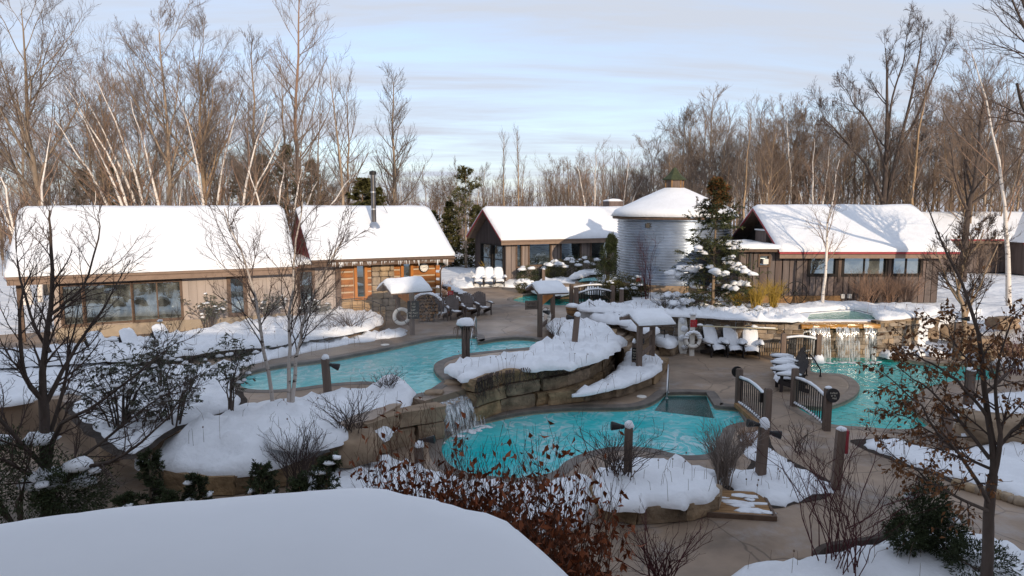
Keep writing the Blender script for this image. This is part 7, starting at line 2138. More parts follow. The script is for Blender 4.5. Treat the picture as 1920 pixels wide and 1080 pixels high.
birch_at(1530, 51, 9.5, [(0, 0, -0.4, 0, 1.0), (0.2, 0.1, 0.8, 0, 0.95), (-0.2, 0.1, -1.4, 0, 0.6)], 144, 'reddish birch clump beside the huge oak')
# single trees in front of the dark house and on the slope
f = G(1541, 577, Z_TE)
tree_thing('birch_tree', 'white birch standing in the snow in front of the dark board house', f, birch_clump(145, [(0, 0, 0.4, 0, 1.0)], 6.6, r=0.085, tw=0.7, k2=18), 'white birches by the pools', 0.0)
f = Vector(((1903 - 960) / FPX * 31.5, 31.5, 1.35))
tree_thing('birch_tree', 'leaning white birch on the snow slope before the far house', f, birch_clump(146, [(0, 0, -2.3, 0.6, 1.0)], 11.5, r=0.13, tw=0.9, k2=14), 'white birches by the pools', 0.0)
f = G(533, 775, Z_UP)
tree_thing('birch_tree', 'small birch with two crooked pale stems in the deep snow beside the upper pool', f, [(n, me, {'trunk': birch_g, 'limbs': twig_dk, 'crown': twig_dk}[n]) for n, me, m in birch_clump(147, [(0.1, 0, 0.55, 0.3, 0.98), (-0.28, 0.1, -1.35, 0.4, 0.92), (0.12, 0.0, 1.6, 0.3, 0.82)], 5.4, r=0.06, tw=0.7, k2=20)], 'white birches by the pools', 0.0)

# ---------------------------------------------------------------- the wood: copies of a few kinds
kinds = [kind_spread(201, 13, 0.16), kind_spread(202, 13, 0.15, 0.45), kind_slender(203, 12, 0.12), kind_slender(204, 12, 0.11), kind_upright(205, 13, 0.13), kind_spread(206, 12, 0.15, 0.4), kind_slender(207, 11, 0.13)]
KH = [tall(k) for k in kinds]
protos = []
for i, kd in enumerate(kinds):
    for n, me, m in kd:
        me.materials.append(bark_br if n == 'trunk' else twig_br)
r_ = random.Random(21)
KN = ['wide crowned', 'broad', 'thin', 'slender', 'brush topped', 'round crowned', 'crooked thin']
MARKS = [(60, 'past the end of the long house'), (150, 'behind the single birch'), (250, 'behind the V shaped birch'), (345, 'behind the leaning birches'), (430, 'over the long roof beside straight birches'), (520, 'near the tall poplar'), (600, 'over the gap beside the cabin'),
         (680, 'above the log cabin roof'), (760, 'near the stove pipe'), (830, 'above the cabin gable end'), (900, 'behind the bushy pine'), (985, 'near the paired narrow poplars'), (1060, 'above the brown boarded house'), (1150, 'behind the brown house chimney'), (1230, 'beside the silo roof'), (1300, 'behind the green capped cupola'), (1370, 'behind the rusty spruce top'),
         (1430, 'above the dark house gable'), (1500, 'above the dark house ridge'), (1570, 'behind the white birch'), (1640, 'beside the huge oak'), (1720, 'behind the dark roof end'), (1790, 'between dark house and far house'), (1870, 'above the far house roof'), (9999, 'beyond the leaning slope birch')]
USED = set()
def wood(n, px0, px1, y0, y1, top0, top1, grp):
    for i in range(n):
        px = px0 + (px1 - px0) * (i + r_.random()) / n; y = r_.uniform(y0, y1); k = r_.randrange(len(kinds))
        f = foot(px, y); tp = r_.uniform(top0, top1); h = height_to(tp, y, f.z); s = h / KH[k]
        row = 'at the wood edge' if y < y0 + (y1 - y0) * 0.35 else ('deep in the wood' if y > y0 + (y1 - y0) * 0.7 else 'in the wood')
        mk = next(l for x, l in MARKS if px < x)
        for q in range(len(kinds)):
            kk = (k + q) % len(kinds); lab = ('tall ' if tp < top0 + (top1 - top0) * 0.4 else '') + KN[kk] + ' bare tree ' + row + ' ' + mk
            if lab not in USED: break
        k = kk; s = h / KH[k]; USED.add(lab)
        t = thing('bare_tree', lab, 'tree', tuple(f), r_.uniform(0, 6.28), grp)
        wdt = r_.uniform(0.85, 1.15); t.scale = (s * wdt, s * wdt, s)
        for n_, me, m in kinds[k]:
            o = bpy.data.objects.new(n_, me); COL.objects.link(o); o.parent = t
wood(15, -80, 700, 48, 64, 90, 240, 'bare trees of the wood behind the long house')
wood(14, -60, 640, 46, 58, 230, 310, 'bare trees of the wood behind the long house')
wood(38, 600, 1240, 64, 92, 290, 345, 'bare trees of the far wood in the gap')
wood(9, 1040, 1300, 60, 72, 258, 300, 'bare trees of the far wood in the gap')
wood(42, 1250, 1720, 50, 66, 165, 265, 'bare trees of the wood behind the dark house')
wood(18, 1690, 1990, 46, 62, 100, 220, 'bare trees of the wood behind the dark house')
wood(10, 1260, 1960, 46, 58, 240, 310, 'bare trees of the wood behind the dark house')

# far wood behind everything: one mass nobody could count
g = np.random.RandomState(5)
T = Tree(301); Ps = []; Rs = []
nT = 1100
xs = g.uniform(-95, 110, nT); ys = g.uniform(74, 120, nT)
hh = g.uniform(5.5, 8.6, nT) * (1 + 0.18 * np.sin(xs * 0.11)) + (np.abs(xs) > 30) * 1.5
zz = np.array([nat(x, y) for x, y in zip(xs, ys)])
k = 4; u = np.linspace(0, 1, k)
P = np.zeros((nT, k, 3)); P[:, :, 0] = xs[:, None] + g.normal(0, 0.35, (nT, k)) * u; P[:, :, 1] = ys[:, None]; P[:, :, 2] = zz[:, None] + hh[:, None] * u[None]
T.L.append((P, np.maximum(0.02, (0.10 * (1 - 0.85 * u))[None] * np.ones((nT, 1)))))
T.sub(0, 9, 0.25, 0.98, R(36), 0.28, up=0.3, wob=0.1, k=3, rr=0.4, rmin=0.014, shape=0.5)
T.sub(1, 6, 0.2, 1.0, R(36), 0.5, up=0.2, wob=0.1, k=3, rr=0.6, rmin=0.009, shape=0.3)
o = link('far_woods', T.mesh([0, 1, 2], [4, 3, 3], 'far_woods'), twig_br); tag(o, 'dense bare wood far behind the houses', kind='stuff')
# brush at the foot of the wood
T = Tree(302); nT = 2600
xs = np.concatenate([g.uniform(-60, 70, 1900), g.uniform(-26, -6, 300), g.uniform(20, 40, 400)]); ys = np.concatenate([g.uniform(52, 75, 1900), g.uniform(42, 50, 300), g.uniform(46, 54, 400)])
keep = ~((xs > -7) & (xs < -1.0) & (ys < 62)); xs = xs[keep]; ys = ys[keep]; nT = len(xs)
zz = np.array([nat(x, y) for x, y in zip(xs, ys)]); hh = g.uniform(1.0, 3.2, nT); k = 3; u = np.linspace(0, 1, k)
P = np.zeros((nT, k, 3)); P[:, :, 0] = xs[:, None] + g.normal(0, 0.3, (nT, k)) * u; P[:, :, 1] = ys[:, None] + g.normal(0, 0.3, (nT, k)) * u; P[:, :, 2] = zz[:, None] + hh[:, None] * u[None]
T.L.append((P, np.maximum(0.012, (0.025 * (1 - 0.6 * u))[None] * np.ones((nT, 1)))))
T.sub(0, 6, 0.1, 1.0, R(38), 0.5, up=0.3, wob=0.12, k=3, rr=0.6, rmin=0.012, shape=0.3)
T.sub(1, 4, 0.2, 1.0, R(36), 0.5, up=0.1, wob=0.12, k=3, rr=0.6, rmin=0.010, shape=0.3)
o = link('undergrowth', T.mesh([0, 1, 2], [3, 3, 3], 'undergrowth'), twig_br); tag(o, 'brown brush and saplings along the foot of the wood', kind='stuff')

# ---------------------------------------------------------------- conifers
cf, *_ = conifer(401, 8, 0.85, 2.0, 0.12, 17, 6, 0.22, nn=9, wd=0.06, leafm=ever_y)
cf2, *_ = conifer(402, 8, 0.85, 1.5, 0.05, 24, 7, 0.20, nn=14, wd=0.08, droop=0.1, leafm=ever_y)
def evergreen(px, y, top, src, H, label, group='dark evergreens in the wood', sx=1.0):
    f = foot(px, y); s = height_to(top, y, f.z) / tall(src)
    t = tree_thing('evergreen_tree', label, f, src, group, r_.uniform(0, 6.28))
    t.scale = (s * sx, s * sx, s); return t
for (px, y, top, src, lab, sx) in ((158, 54, 318, cf, 'dark fir behind the V shaped birch', 1.0), (205, 56, 305, cf, 'dark fir in the wood over the long roof, wider than its neighbour', 1.05), (255, 57, 322, cf, 'small dark fir between leaning birches', 1.0),
        (495, 55, 290, cf, 'dark fir beside the tall poplar', 0.9), (540, 57, 272, cf, 'tall dark fir hidden behind the drooping birch', 0.9), (586, 56, 300, cf, 'dark fir over the gap beside the cabin roof', 0.9), (450, 58, 312, cf, 'dark fir deep in the wood behind the paired birches', 0.9),
        (678, 48, 335, cf2, 'olive cedar right behind the stove pipe', 1.7), (700, 47, 352, cf2, 'low olive cedar over the cabin ridge', 1.7), (812, 60, 395, cf2, 'olive cedar at the edge of the gap beside the cabin', 1.5), (845, 58, 378, cf2, 'tall olive cedar beside the bushy pine', 1.3), (892, 57, 385, cf2, 'olive cedar at the corner of the brown boarded house', 1.3)):
    evergreen(px, y, top, src, 8, lab, sx=sx)
# bushy pine with a bare trunk in the gap
pn, *_ = conifer(403, 8.0, 0.6, 1.6, 0.42, 8, 5, 0.24, nn=12, wd=0.06, droop=0.3, leafm=ever_y)
evergreen(873, 56, 312, pn, 8, 'bushy pine with a bare lower trunk in the gap behind the far white chairs', sx=1.1)
# spruce by the silo: snow on the lower boughs, rusty top
sp1, TS, bS, cS = conifer(404, 5.8, 1.0, 1.95, 0.10, 20, 7, 0.14, droop=-0.10, leafm=ever, nn=25, wd=0.034, thin=0.04)
pb = G(1336, 578, Z_TE)
ts = tree_thing('spruce_tree', 'spruce with a rusty top and snow loaded lower boughs in front of the metal silo', pb, sp1, None, 0.0)
co = sp1[2][1]
Vz = np.empty(len(co.vertices) * 3, np.float32); co.vertices.foreach_get('co', Vz); Vz = Vz.reshape(-1, 4, 3)
co.materials.append(ever_y); co.materials.append(ever_r)
zc_ = Vz[:, 0, 2]; gg = np.random.RandomState(9).rand(len(zc_))
mi = np.where((zc_ > 4.3 + gg * 1.2) & (gg < 0.5), 2, np.where(gg < 0.35, 1, 0)); co.polygons.foreach_set('material_index', mi.astype(np.int32)); co.update()
mb = MB(); P = TS.L[bS][0]; gr_ = random.Random(6)
for i in range(P.shape[0]):
    q = P[i, 4]
    if q[2] < 3.0 and gr_.random() < 0.42:
        for e in range(3):
            w_ = P[i, 3 + min(e, 2)]; s_ = gr_.uniform(0.10, 0.2) * (1.3 if q[2] < 1.8 else 0.9)
            mb.blob((w_[0] + gr_.uniform(-.08, .08), w_[1] + gr_.uniform(-.08, .08), w_[2] + 0.02), (s_ * 1.2, s_ * 1.2, s_ * 0.75), i * 3 + e, nu=8, nv=5, amp=0.7)
    elif q[2] < 4.6 and gr_.random() < 0.10:
        mb.blob((q[0], q[1], q[2] + 0.01), (0.11, 0.11, 0.06), i, nu=7, nv=4, amp=0.6)
mb.build('snow', snow, ts, smooth=True)

# ---------------------------------------------------------------- shrubs
def leaf_cloud(seed, c, rad, n, ln, wd, up=0.3, hole=0.35):
    g = np.random.RandomState(seed); c = np.array(c)
    d = nrmv(g.normal(size=(n, 3))); rr = g.uniform(hole, 1, n) ** 0.6
    lump = np.array([1 + 0.3 * noise.noise(Vector(q) * 2.2 + Vector((seed, 0, 0))) for q in d])
    C = c + d * rr[:, None] * np.array(rad) * lump[:, None]
    return C, nrmv(d + np.array([0, 0, up])), g
def evergreen_shrub(label, base, blobs, n, ln, wd, m, group, seed, snow_n=6, snow_r=0.14, stem=True, name='evergreen_shrub', snow_sites=None):
    t = thing(name, label, 'shrub', tuple(base), 0, group)
    Cs, Ds = [], []
    for i, (c, rad) in enumerate(blobs):
        C, D_, g = leaf_cloud(seed + i, c, rad, int(n / len(blobs)), ln, wd); Cs.append(C); Ds.append(D_)
    C = np.concatenate(Cs); D_ = np.concatenate(Ds)
    keep = C[:, 2] > 0.0
    o = link('foliage', leaf_mesh('foliage', C[keep], D_[keep], ln, wd, g, 0.15, 0.5), m, t)
    if stem:
        mb = MB(); rr_ = random.Random(seed)
        for (c, rad) in blobs:
            for k in range(4): mb.tube([(c[0] * 0.1, c[1] * 0.1, -0.1), (c[0] * 0.6 + rr_.uniform(-.1, .1), c[1] * 0.6, c[2] * 0.5), (c[0] + rr_.uniform(-.6, .6) * rad[0], c[1] + rr_.uniform(-.6, .6) * rad[1], c[2] + rr_.uniform(-.2, .6) * rad[2])], [0.03, 0.02, 0.006], 5, cap=False)
        mb.build('branches', bark_dk, t)
    if snow_n:
        mb = MB(); rr_ = random.Random(seed + 3)
        for k in range(snow_n):
            c, rad = blobs[rr_.randrange(len(blobs))]; a = rr_.uniform(0, 6.28); q = math.sqrt(rr_.random()) * 0.95
            z = c[2] + rad[2] * math.sqrt(max(0.0, 1 - q * q)) * 0.8
            s_ = snow_r * rr_.uniform(0.5, 1.3)
            mb.blob((c[0] + math.cos(a) * q * rad[0], c[1] + math.sin(a) * q * rad[1], z), (s_ * 1.2, s_ * 1.1, s_ * 0.7), k + seed, nu=9, nv=6, amp=0.45)
        mb.build('snow', snow, t, smooth=True)
    return t
# rhododendrons left of the upper pool: open bushes with leaf tufts at the shoot ends
def rhodo(label, base, H, Wd, seed, n=20, group='rhododendrons by the path'):
    T = Tree(seed); g = T.g
    ids = []
    for i in range(n // 3 + 2):
        a = g.uniform(0, 6.28); q = g.uniform(0.3, 1)
        ids.append(T.stem([(0.1 * math.cos(a), 0.1 * math.sin(a), -0.1), (Wd * 0.4 * q * math.cos(a), Wd * 0.4 * q * math.sin(a), H * 0.45), (Wd * q * math.cos(a), Wd * q * math.sin(a), H * g.uniform(0.65, 1.0))], 0.025, 0.008, 7, 0.04))
    P = np.concatenate([T.L[i][0] for i in ids]); Rr = np.concatenate([T.L[i][1] for i in ids]); T.L.append((P, Rr)); a = len(T.L) - 1
    b = T.sub(a, 5, 0.3, 1.0, R(45), 0.34, up=0.3, wob=0.12, k=4, rr=0.6, rmin=0.006, shape=0.3)
    c = T.sub(b, 3, 0.3, 1.0, R(45), 0.5, up=0.2, wob=0.12, k=3, rr=0.7, rmin=0.005, shape=0.2)
    tips = T.L[c][0][:, -1]; n_ = len(tips); m_ = 7
    C = np.repeat(tips, m_, 0); dirs = nrmv(g.normal(size=(n_ * m_, 3)) * np.array([1, 1, 0.35]) + np.array([0, 0, -0.35]))
    t = thing('rhododendron', label, 'shrub', tuple(base), 0, group)
    link('branches', T.mesh([a, b, c], [5, 3, 3], 'branches'), bark_dk, t)
    link('foliage', leaf_mesh('foliage', C, dirs, 0.12, 0.036, g, 0.25, 0.25), everl, t)
    mb = MB(); rr_ = random.Random(seed)
    for q in tips:
        if rr_.random() < 0.16: mb.blob((q[0], q[1], q[2] + 0.03), (rr_.uniform(.05, .12), rr_.uniform(.05, .12), .05), rr_.randrange(99), nu=7, nv=4, amp=0.6)
    mb.build('snow', snow, t, smooth=True)
    return t
rhodo('rhododendron tufted with snow, the big one beside the dark bare tree', G(225, 812, Z_UP - .1), 1.9, 1.25, 501, 30)
rhodo('rhododendron with open shoots between the path and the deep snow', G(325, 808, Z_UP - .1), 1.7, 1.1, 502, 26)
rhodo('low spreading rhododendron over the snow by the path bend', G(265, 838, 0.5), 1.2, 1.2, 503, 24)
rhodo('slender rhododendron standing alone at the tip of the upper pool', G(430, 785, Z_UP), 1.65, 0.55, 504, 14)
rhodo('rhododendron in front of the buried chairs', G(300, 735, Z_UP), 1.3, 1.1, 505, 22)
rhodo('dark leafy bush against the wall of the long house beside its wide window', G(392, 618, Z_UP + .2), 1.1, 0.9, 506, 22, group='bushes on the house bed')
rhodo('thin leafy bush on the house bed behind the birch stems', G(500, 606, Z_UP + .2), 1.0, 0.6, 507, 12, group='bushes on the house bed')
rhodo('thin leafy bush on the house bed below the narrow link door', G(590, 600, Z_UP + .2), 0.7, 0.7, 508, 10, group='bushes on the house bed')

# yews and small spruces just beyond the porch roof
evergreen_shrub('large dark yew with snow pads below the dark bare tree', G(40, 985, 0.1), [((0, 0, 0.9), (1.0, 0.8, 0.9)), ((0.9, 0.2, 0.6), (0.7, 0.6, 0.6)), ((-1.0, 0.3, 0.8), (0.9, 0.7, 0.8))], 12000, 0.085, 0.022, ever, 'evergreens beyond the porch roof', 601, 14, 0.2)
evergreen_shrub('dark yew under a broad snow cap at the foot of the dark bare tree', G(118, 965, 0.0), [((0, 0, 0.45), (0.55, 0.5, 0.45))], 3000, 0.07, 0.018, ever, 'evergreens beyond the porch roof', 605, 7, 0.26)
def little_conifer(label, base, H, Rb, seed, lean=0.0, snow_n=5, group='small evergreens along the porch roof edge'):
    ps, T, b, c = conifer(seed, H, 0.85, Rb, 0.02, 12, 6, 0.07, droop=0.35, leafm=ever, nn=12, wd=0.02)
    t = tree_thing('young_evergreen', label, base, ps, group, 0.0, cat='shrub')
    P = T.L[b][0]; mb = MB(); rr_ = random.Random(seed)
    for k in range(snow_n):
        q = P[rr_.randrange(len(P)), 4]; mb.blob((q[0], q[1], q[2] + 0.03), (rr_.uniform(.06, .12), rr_.uniform(.06, .12), .05), k, nu=8, nv=5, amp=0.5)
    mb.build('snow', snow, t, smooth=True)
    return t
for i, (px, py, top, rb, lab, sn) in enumerate(((282, 936, 845, 0.34, 'small dark evergreen with two thin leaders before the tan path', 2), (372, 938, 890, 0.3, 'small evergreen with one square clump of snow before the block edging', 5), (490, 935, 870, 0.42, 'young evergreen with three leaders before the block edging', 5),
        (612, 930, 850, 0.40, 'snow laden young spruce beside the bare twiggy shrub', 12), (568, 938, 895, 0.26, 'little dark evergreen between two larger ones at the porch roof', 2), (238, 958, 930, 0.24, 'low evergreen tip with a snow tuft, first along the porch roof', 4), (325, 950, 928, 0.3, 'low evergreen tip with a flat snow cap at the porch roof edge', 5))):
    p = G(px, py, 0.6); p.z = 0.0; h = D(px, top, p.y).z
    little_conifer(lab, p, max(0.6, h) * 0.95, rb * 0.8, 620 + i, snow_n=sn)
evergreen_shrub('rounded dark evergreen with a yellow tinged side in the lowest snow bed', G(1722, 1042, 0.15), [((0, 0, 0.6), (0.48, 0.42, 0.52)), ((0.12, 0, 0.95), (0.30, 0.3, 0.42)), ((-0.32, -0.1, 0.45), (0.3, 0.32, 0.32)), ((0.42, 0.0, 0.45), (0.34, 0.34, 0.38))], 8000, 0.085, 0.02, ever, 'evergreens of the lowest bed', 640, 2, 0.12)
evergreen_shrub('small dark evergreen sprawling at the foot of the leafy tree', G(1835, 1085, 0.15), [((0, 0, 0.3), (0.6, 0.4, 0.3)), ((-0.3, 0.5, 0.35), (0.3, 0.5, 0.3))], 3500, 0.08, 0.02, ever, 'evergreens of the lowest bed', 645, 0, 0.14)
# hedges by the brown house
def hedge(label, a, b, z, h, d, m, seed, n, group='hedges by the brown boarded house'):
    a = G(*a, z); b = G(*b, z); k = max(2, int((b - a).length / 0.9)); v = b - a
    blobs = [(tuple(v * (i / (k - 1)) + Vector((0, 0.05 * (i % 2), h * 0.5))), (0.75, d, h * (0.52 + 0.08 * (i % 3)))) for i in range(k)]
    return evergreen_shrub(label, a, blobs, n, 0.11, 0.03, m, group, seed, k * 6, 0.19, name='hedge')
hedge('dark clipped hedge topped with snow below the big panes', (990, 534), (1032, 530), Z_UP, 1.25, 0.6, ever, 651, 5000)
hedge('olive hedge with a snowy top next to the silo', (1040, 530), (1128, 524), Z_UP + .2, 1.45, 0.7, ever_y, 652, 9000)
evergreen_shrub('tall dark cedar squeezed against the metal silo', G(1138, 545, Z_TE), [((0, 0, 0.9), (0.62, 0.55, 0.9)), ((0.1, 0, 1.9), (0.48, 0.45, 0.8)), ((0.2, 0, 2.6), (0.28, 0.28, 0.5))], 8000, 0.12, 0.03, ever, 'cedars by the silo', 655, 0)
evergreen_shrub('weeping evergreen mound dotted with snow at the footbridge', G(1172, 565, Z_TE - .3), [((0, 0, 0.7), (0.95, 0.8, 0.75)), ((-0.6, 0, 0.6), (0.6, 0.6, 0.6)), ((0.6, 0, 0.5), (0.6, 0.6, 0.5))], 8000, 0.12, 0.028, ever_y, 'cedars by the silo', 658, 22, 0.12)
evergreen_shrub('snow dotted low shrub at the edge of the far pool', G(984, 549, Z_UP), [((0, 0, 0.4), (0.6, 0.5, 0.45))], 2500, 0.1, 0.03, ever_y, 'low shrubs by the far pool', 662, 20, 0.15)

# twiggy shrubs: many thin stems from one foot
def twig_shrub(label, base, H, spread, n, m, seed, group, k=6, fine=2, rs=0.012, rmin=0.0035, up=0.25, leaf=None, name='bare_shrub', droop=0.0, lean=(0, 0), leafn=2, leafsz=(0.09, 0.045)):
    T = Tree(seed); g = T.g; P = []; 
    for i in range(n):
        a = g.uniform(0, 6.28); q = spread * math.sqrt(g.rand()); h = H * g.uniform(0.65, 1.05)
        x0, y0 = 0.12 * spread * g.normal(), 0.12 * spread * g.normal()
        T.stem([(x0, y0, -0.05), (x0 + q * 0.35 * math.cos(a) + lean[0] * .3, y0 + q * 0.35 * math.sin(a) + lean[1] * .3, h * 0.5), (q * math.cos(a) + lean[0], q * math.sin(a) + lean[1], h)], rs, rs * 0.35, 8, 0.025 * H)
    P = np.concatenate([l[0] for l in T.L]); Rr = np.concatenate([l[1] for l in T.L]); T.L = [(P, Rr)]
    b = T.sub(0, k, 0.25, 1.0, R(30), 0.30, up=up, wob=0.10, k=4, rr=0.6, rmin=rmin, shape=0.35)
    lv = [0, b]; sd = [4, 3]
    if fine: lv.append(T.sub(b, fine, 0.2, 1.0, R(32), 0.5, up=up * 0.6, wob=0.12, k=3, rr=0.7, rmin=rmin * 0.85, shape=0.2)); sd.append(3)
    t = thing(name, label, 'shrub', tuple(base), 0, group)
    link('stems', T.mesh(lv, sd, 'stems'), m, t)
    if leaf:
        C, D_ = along(T.L[lv[-1]], leafn, 0.3, 1.0, g); C2, D2 = along(T.L[b], leafn, 0.3, 1.0, g)
        C = np.concatenate([C, C2]); D_ = np.concatenate([D_, D2]) * 0.35 + np.array([0, 0, -0.9])
        kp = g.rand(len(C)) < np.clip(2.0 - 1.9 * C[:, 2] / H, 0.14, 0.85); C = C[kp]; D_ = D_[kp]
        link('foliage', leaf_mesh('foliage', C, D_, leafsz[0], leafsz[1], g, 0.35, 0.4), leaf, t)
    return t
GS = 'bare twiggy shrubs in the snow beds'
twig_shrub('bare grey twiggy shrub in front of the low snow pillow', G(560, 915, 0.25), 1.25, 0.75, 34, twig_dk, 701, GS)
twig_shrub('bare twiggy shrub on the deep snow between birch and rock wall', G(655, 815, Z_UP), 0.85, 0.9, 26, twig_dk, 702, GS)
twig_shrub('fine twiggy shrub poking from the snow hump at the narrow waterfall', G(722, 742, Z_UP), 0.6, 0.6, 22, twig_dk, 703, GS)
twig_shrub('spreading bare shrub around the post of the snow cushion bed', G(1160, 895, 0.5), 0.95, 1.15, 34, twig_dk, 704, GS)
twig_shrub('dense upright bare shrub between the two light posts by the lower pool', G(1355, 905, 0.05), 1.15, 0.62, 60, twig_br, 705, GS)
twig_shrub('small dry bush by the double spotlight', G(1400, 838, 0.0), 0.6, 0.45, 26, twig_pale, 706, GS)
twig_shrub('tall red stemmed dogwood fanning out in front of the lower path', G(1575, 1075, 0.1), 2.25, 1.75, 26, twig_red, 707, 'red stemmed dogwoods', k=6, fine=2, rs=0.011, rmin=0.0032)
twig_shrub('low red stemmed dogwood at the bottom of the terrace', G(1240, 1105, 0.0), 1.0, 0.9, 24, twig_red, 708, 'red stemmed dogwoods')
twig_shrub('bare shrub bowing beside the bridge', G(1500, 850, 0.0), 0.7, 0.6, 8, twig_dk, 709, GS, k=4)
twig_shrub('tangled bare shrub on the house bed before the log cabin', G(655, 625, Z_UP + .2), 0.9, 1.1, 30, twig_dk, 710, GS)
twig_shrub('bare shrub beside the trellis of the log cabin', G(610, 640, Z_UP), 0.7, 0.8, 20, twig_dk, 711, GS)
twig_shrub('thin bare shrub on the snow of the island behind its leaning post', G(1040, 640, Z_UP + .25), 0.75, 0.5, 9, twig_dk, 712, GS, k=3)
twig_shrub('bare shrub on top of the long stone wall near the silo', G(1250, 585, Z_TE + .1), 0.65, 0.9, 26, twig_dk, 713, GS)
twig_shrub('bare shrub on top of the long stone wall beneath the spruce', G(1290, 582, Z_TE + .1), 0.55, 0.8, 20, twig_dk, 714, GS)
twig_shrub('thin red brown sapling in front of the corrugated silo wall', G(1212, 560, Z_TE), 3.0, 0.9, 12, twig_red, 715, GS, k=8)
twig_shrub('golden dry grass clump before the dark board house', G(1418, 578, Z_TE), 1.15, 0.7, 90, twig_yel, 716, 'dry golden shrubs of the planted terrace', k=3, fine=0, rs=0.011)
twig_shrub('golden osier bush beside the wagon wheel', G(1450, 576, Z_TE), 1.2, 0.7, 80, twig_yel, 717, 'dry golden shrubs of the planted terrace', k=3, fine=0, rs=0.011)
twig_shrub('low golden grass beneath the spruce', G(1385, 574, Z_TE), 0.7, 0.9, 80, twig_yel, 718, 'dry golden shrubs of the planted terrace', k=3, fine=0, rs=0.010)
for i, px in enumerate((1625, 1665, 1700)):
    twig_shrub(('pale brown bushy shrub under the middle window of the dark board house', 'pale brown bushy shrub under the last window of the dark board house', 'pale brown bushy shrub at the corner of the dark board house')[i], G(px, 572, Z_TE), 1.35, 0.95, 46, twig_pale, 720 + i, 'bushes along the dark board house')
twig_shrub('rusty twig bush by the gable panes of the brown boarded house', G(955, 526, Z_UP), 1.6, 0.9, 40, twig_br, 724, 'shrubs by the brown boarded house')
twig_shrub('yellow green grass tuft by the gable panes of the brown boarded house', G(912, 522, Z_UP), 1.2, 0.5, 40, twig_yel, 725, 'shrubs by the brown boarded house', k=3, fine=0)
twig_shrub('frosted bare shrub behind the firewood at the cabin corner', G(832, 565, Z_UP), 1.0, 0.6, 34, twig_pale, 726, 'shrubs by the brown boarded house')
twig_shrub('dark bare shrub on the snow slope behind the leafy tree', G(1900, 700, 0.3), 1.6, 1.2, 30, twig_red, 727, GS)
# russet leaved hedge before the porch roof: several bushes, each its own plant
hb_ = [(738, 8.6, 832, 0.45), (782, 8.9, 808, 0.55), (830, 8.3, 838, 0.6), (880, 8.8, 815, 0.62), (935, 8.2, 850, 0.62), (985, 8.7, 832, 0.65), (1035, 8.0, 862, 0.65), (1085, 8.5, 880, 0.6), (1000, 7.2, 905, 0.62), (1075, 7.4, 925, 0.6), (920, 7.4, 900, 0.6), (850, 7.8, 890, 0.6)]
hl_ = ['russet leaved bush nearest the evergreens of the porch roof', 'russet leaved bush in front of the half hidden spotlight post', 'russet leaved bush rising before the foot of the narrow waterfall', 'tall russet leaved bush against the foaming water', 'russet leaved bush behind the bend of the porch roof', 'russet leaved bush before the middle of the lower pool edge', 'russet leaved bush next to the terrace of the lower pool', 'russet leaved bush beside the block edged snow cushion', 'low russet leaved bush close above the porch roof corner', 'low russet leaved bush spreading over the lower path', 'low russet leaved bush at the crest of the porch roof', 'low russet leaved bush tucked under the tall ones']
for i, (px, y, top, sp) in enumerate(hb_):
    x = (px - 960) / FPX * y * 1.02; hgt = D(px, top, y).z
    twig_shrub(hl_[i], (x, y, 0.0), hgt * 0.93, sp, 15, twig_rus, 740 + i, 'russet leaved bushes beyond the porch roof', k=7, fine=2, rs=0.010, rmin=0.003, up=0.4, leaf=leaf_rd, name='beech_bush', leafn=3, leafsz=(0.12, 0.055))

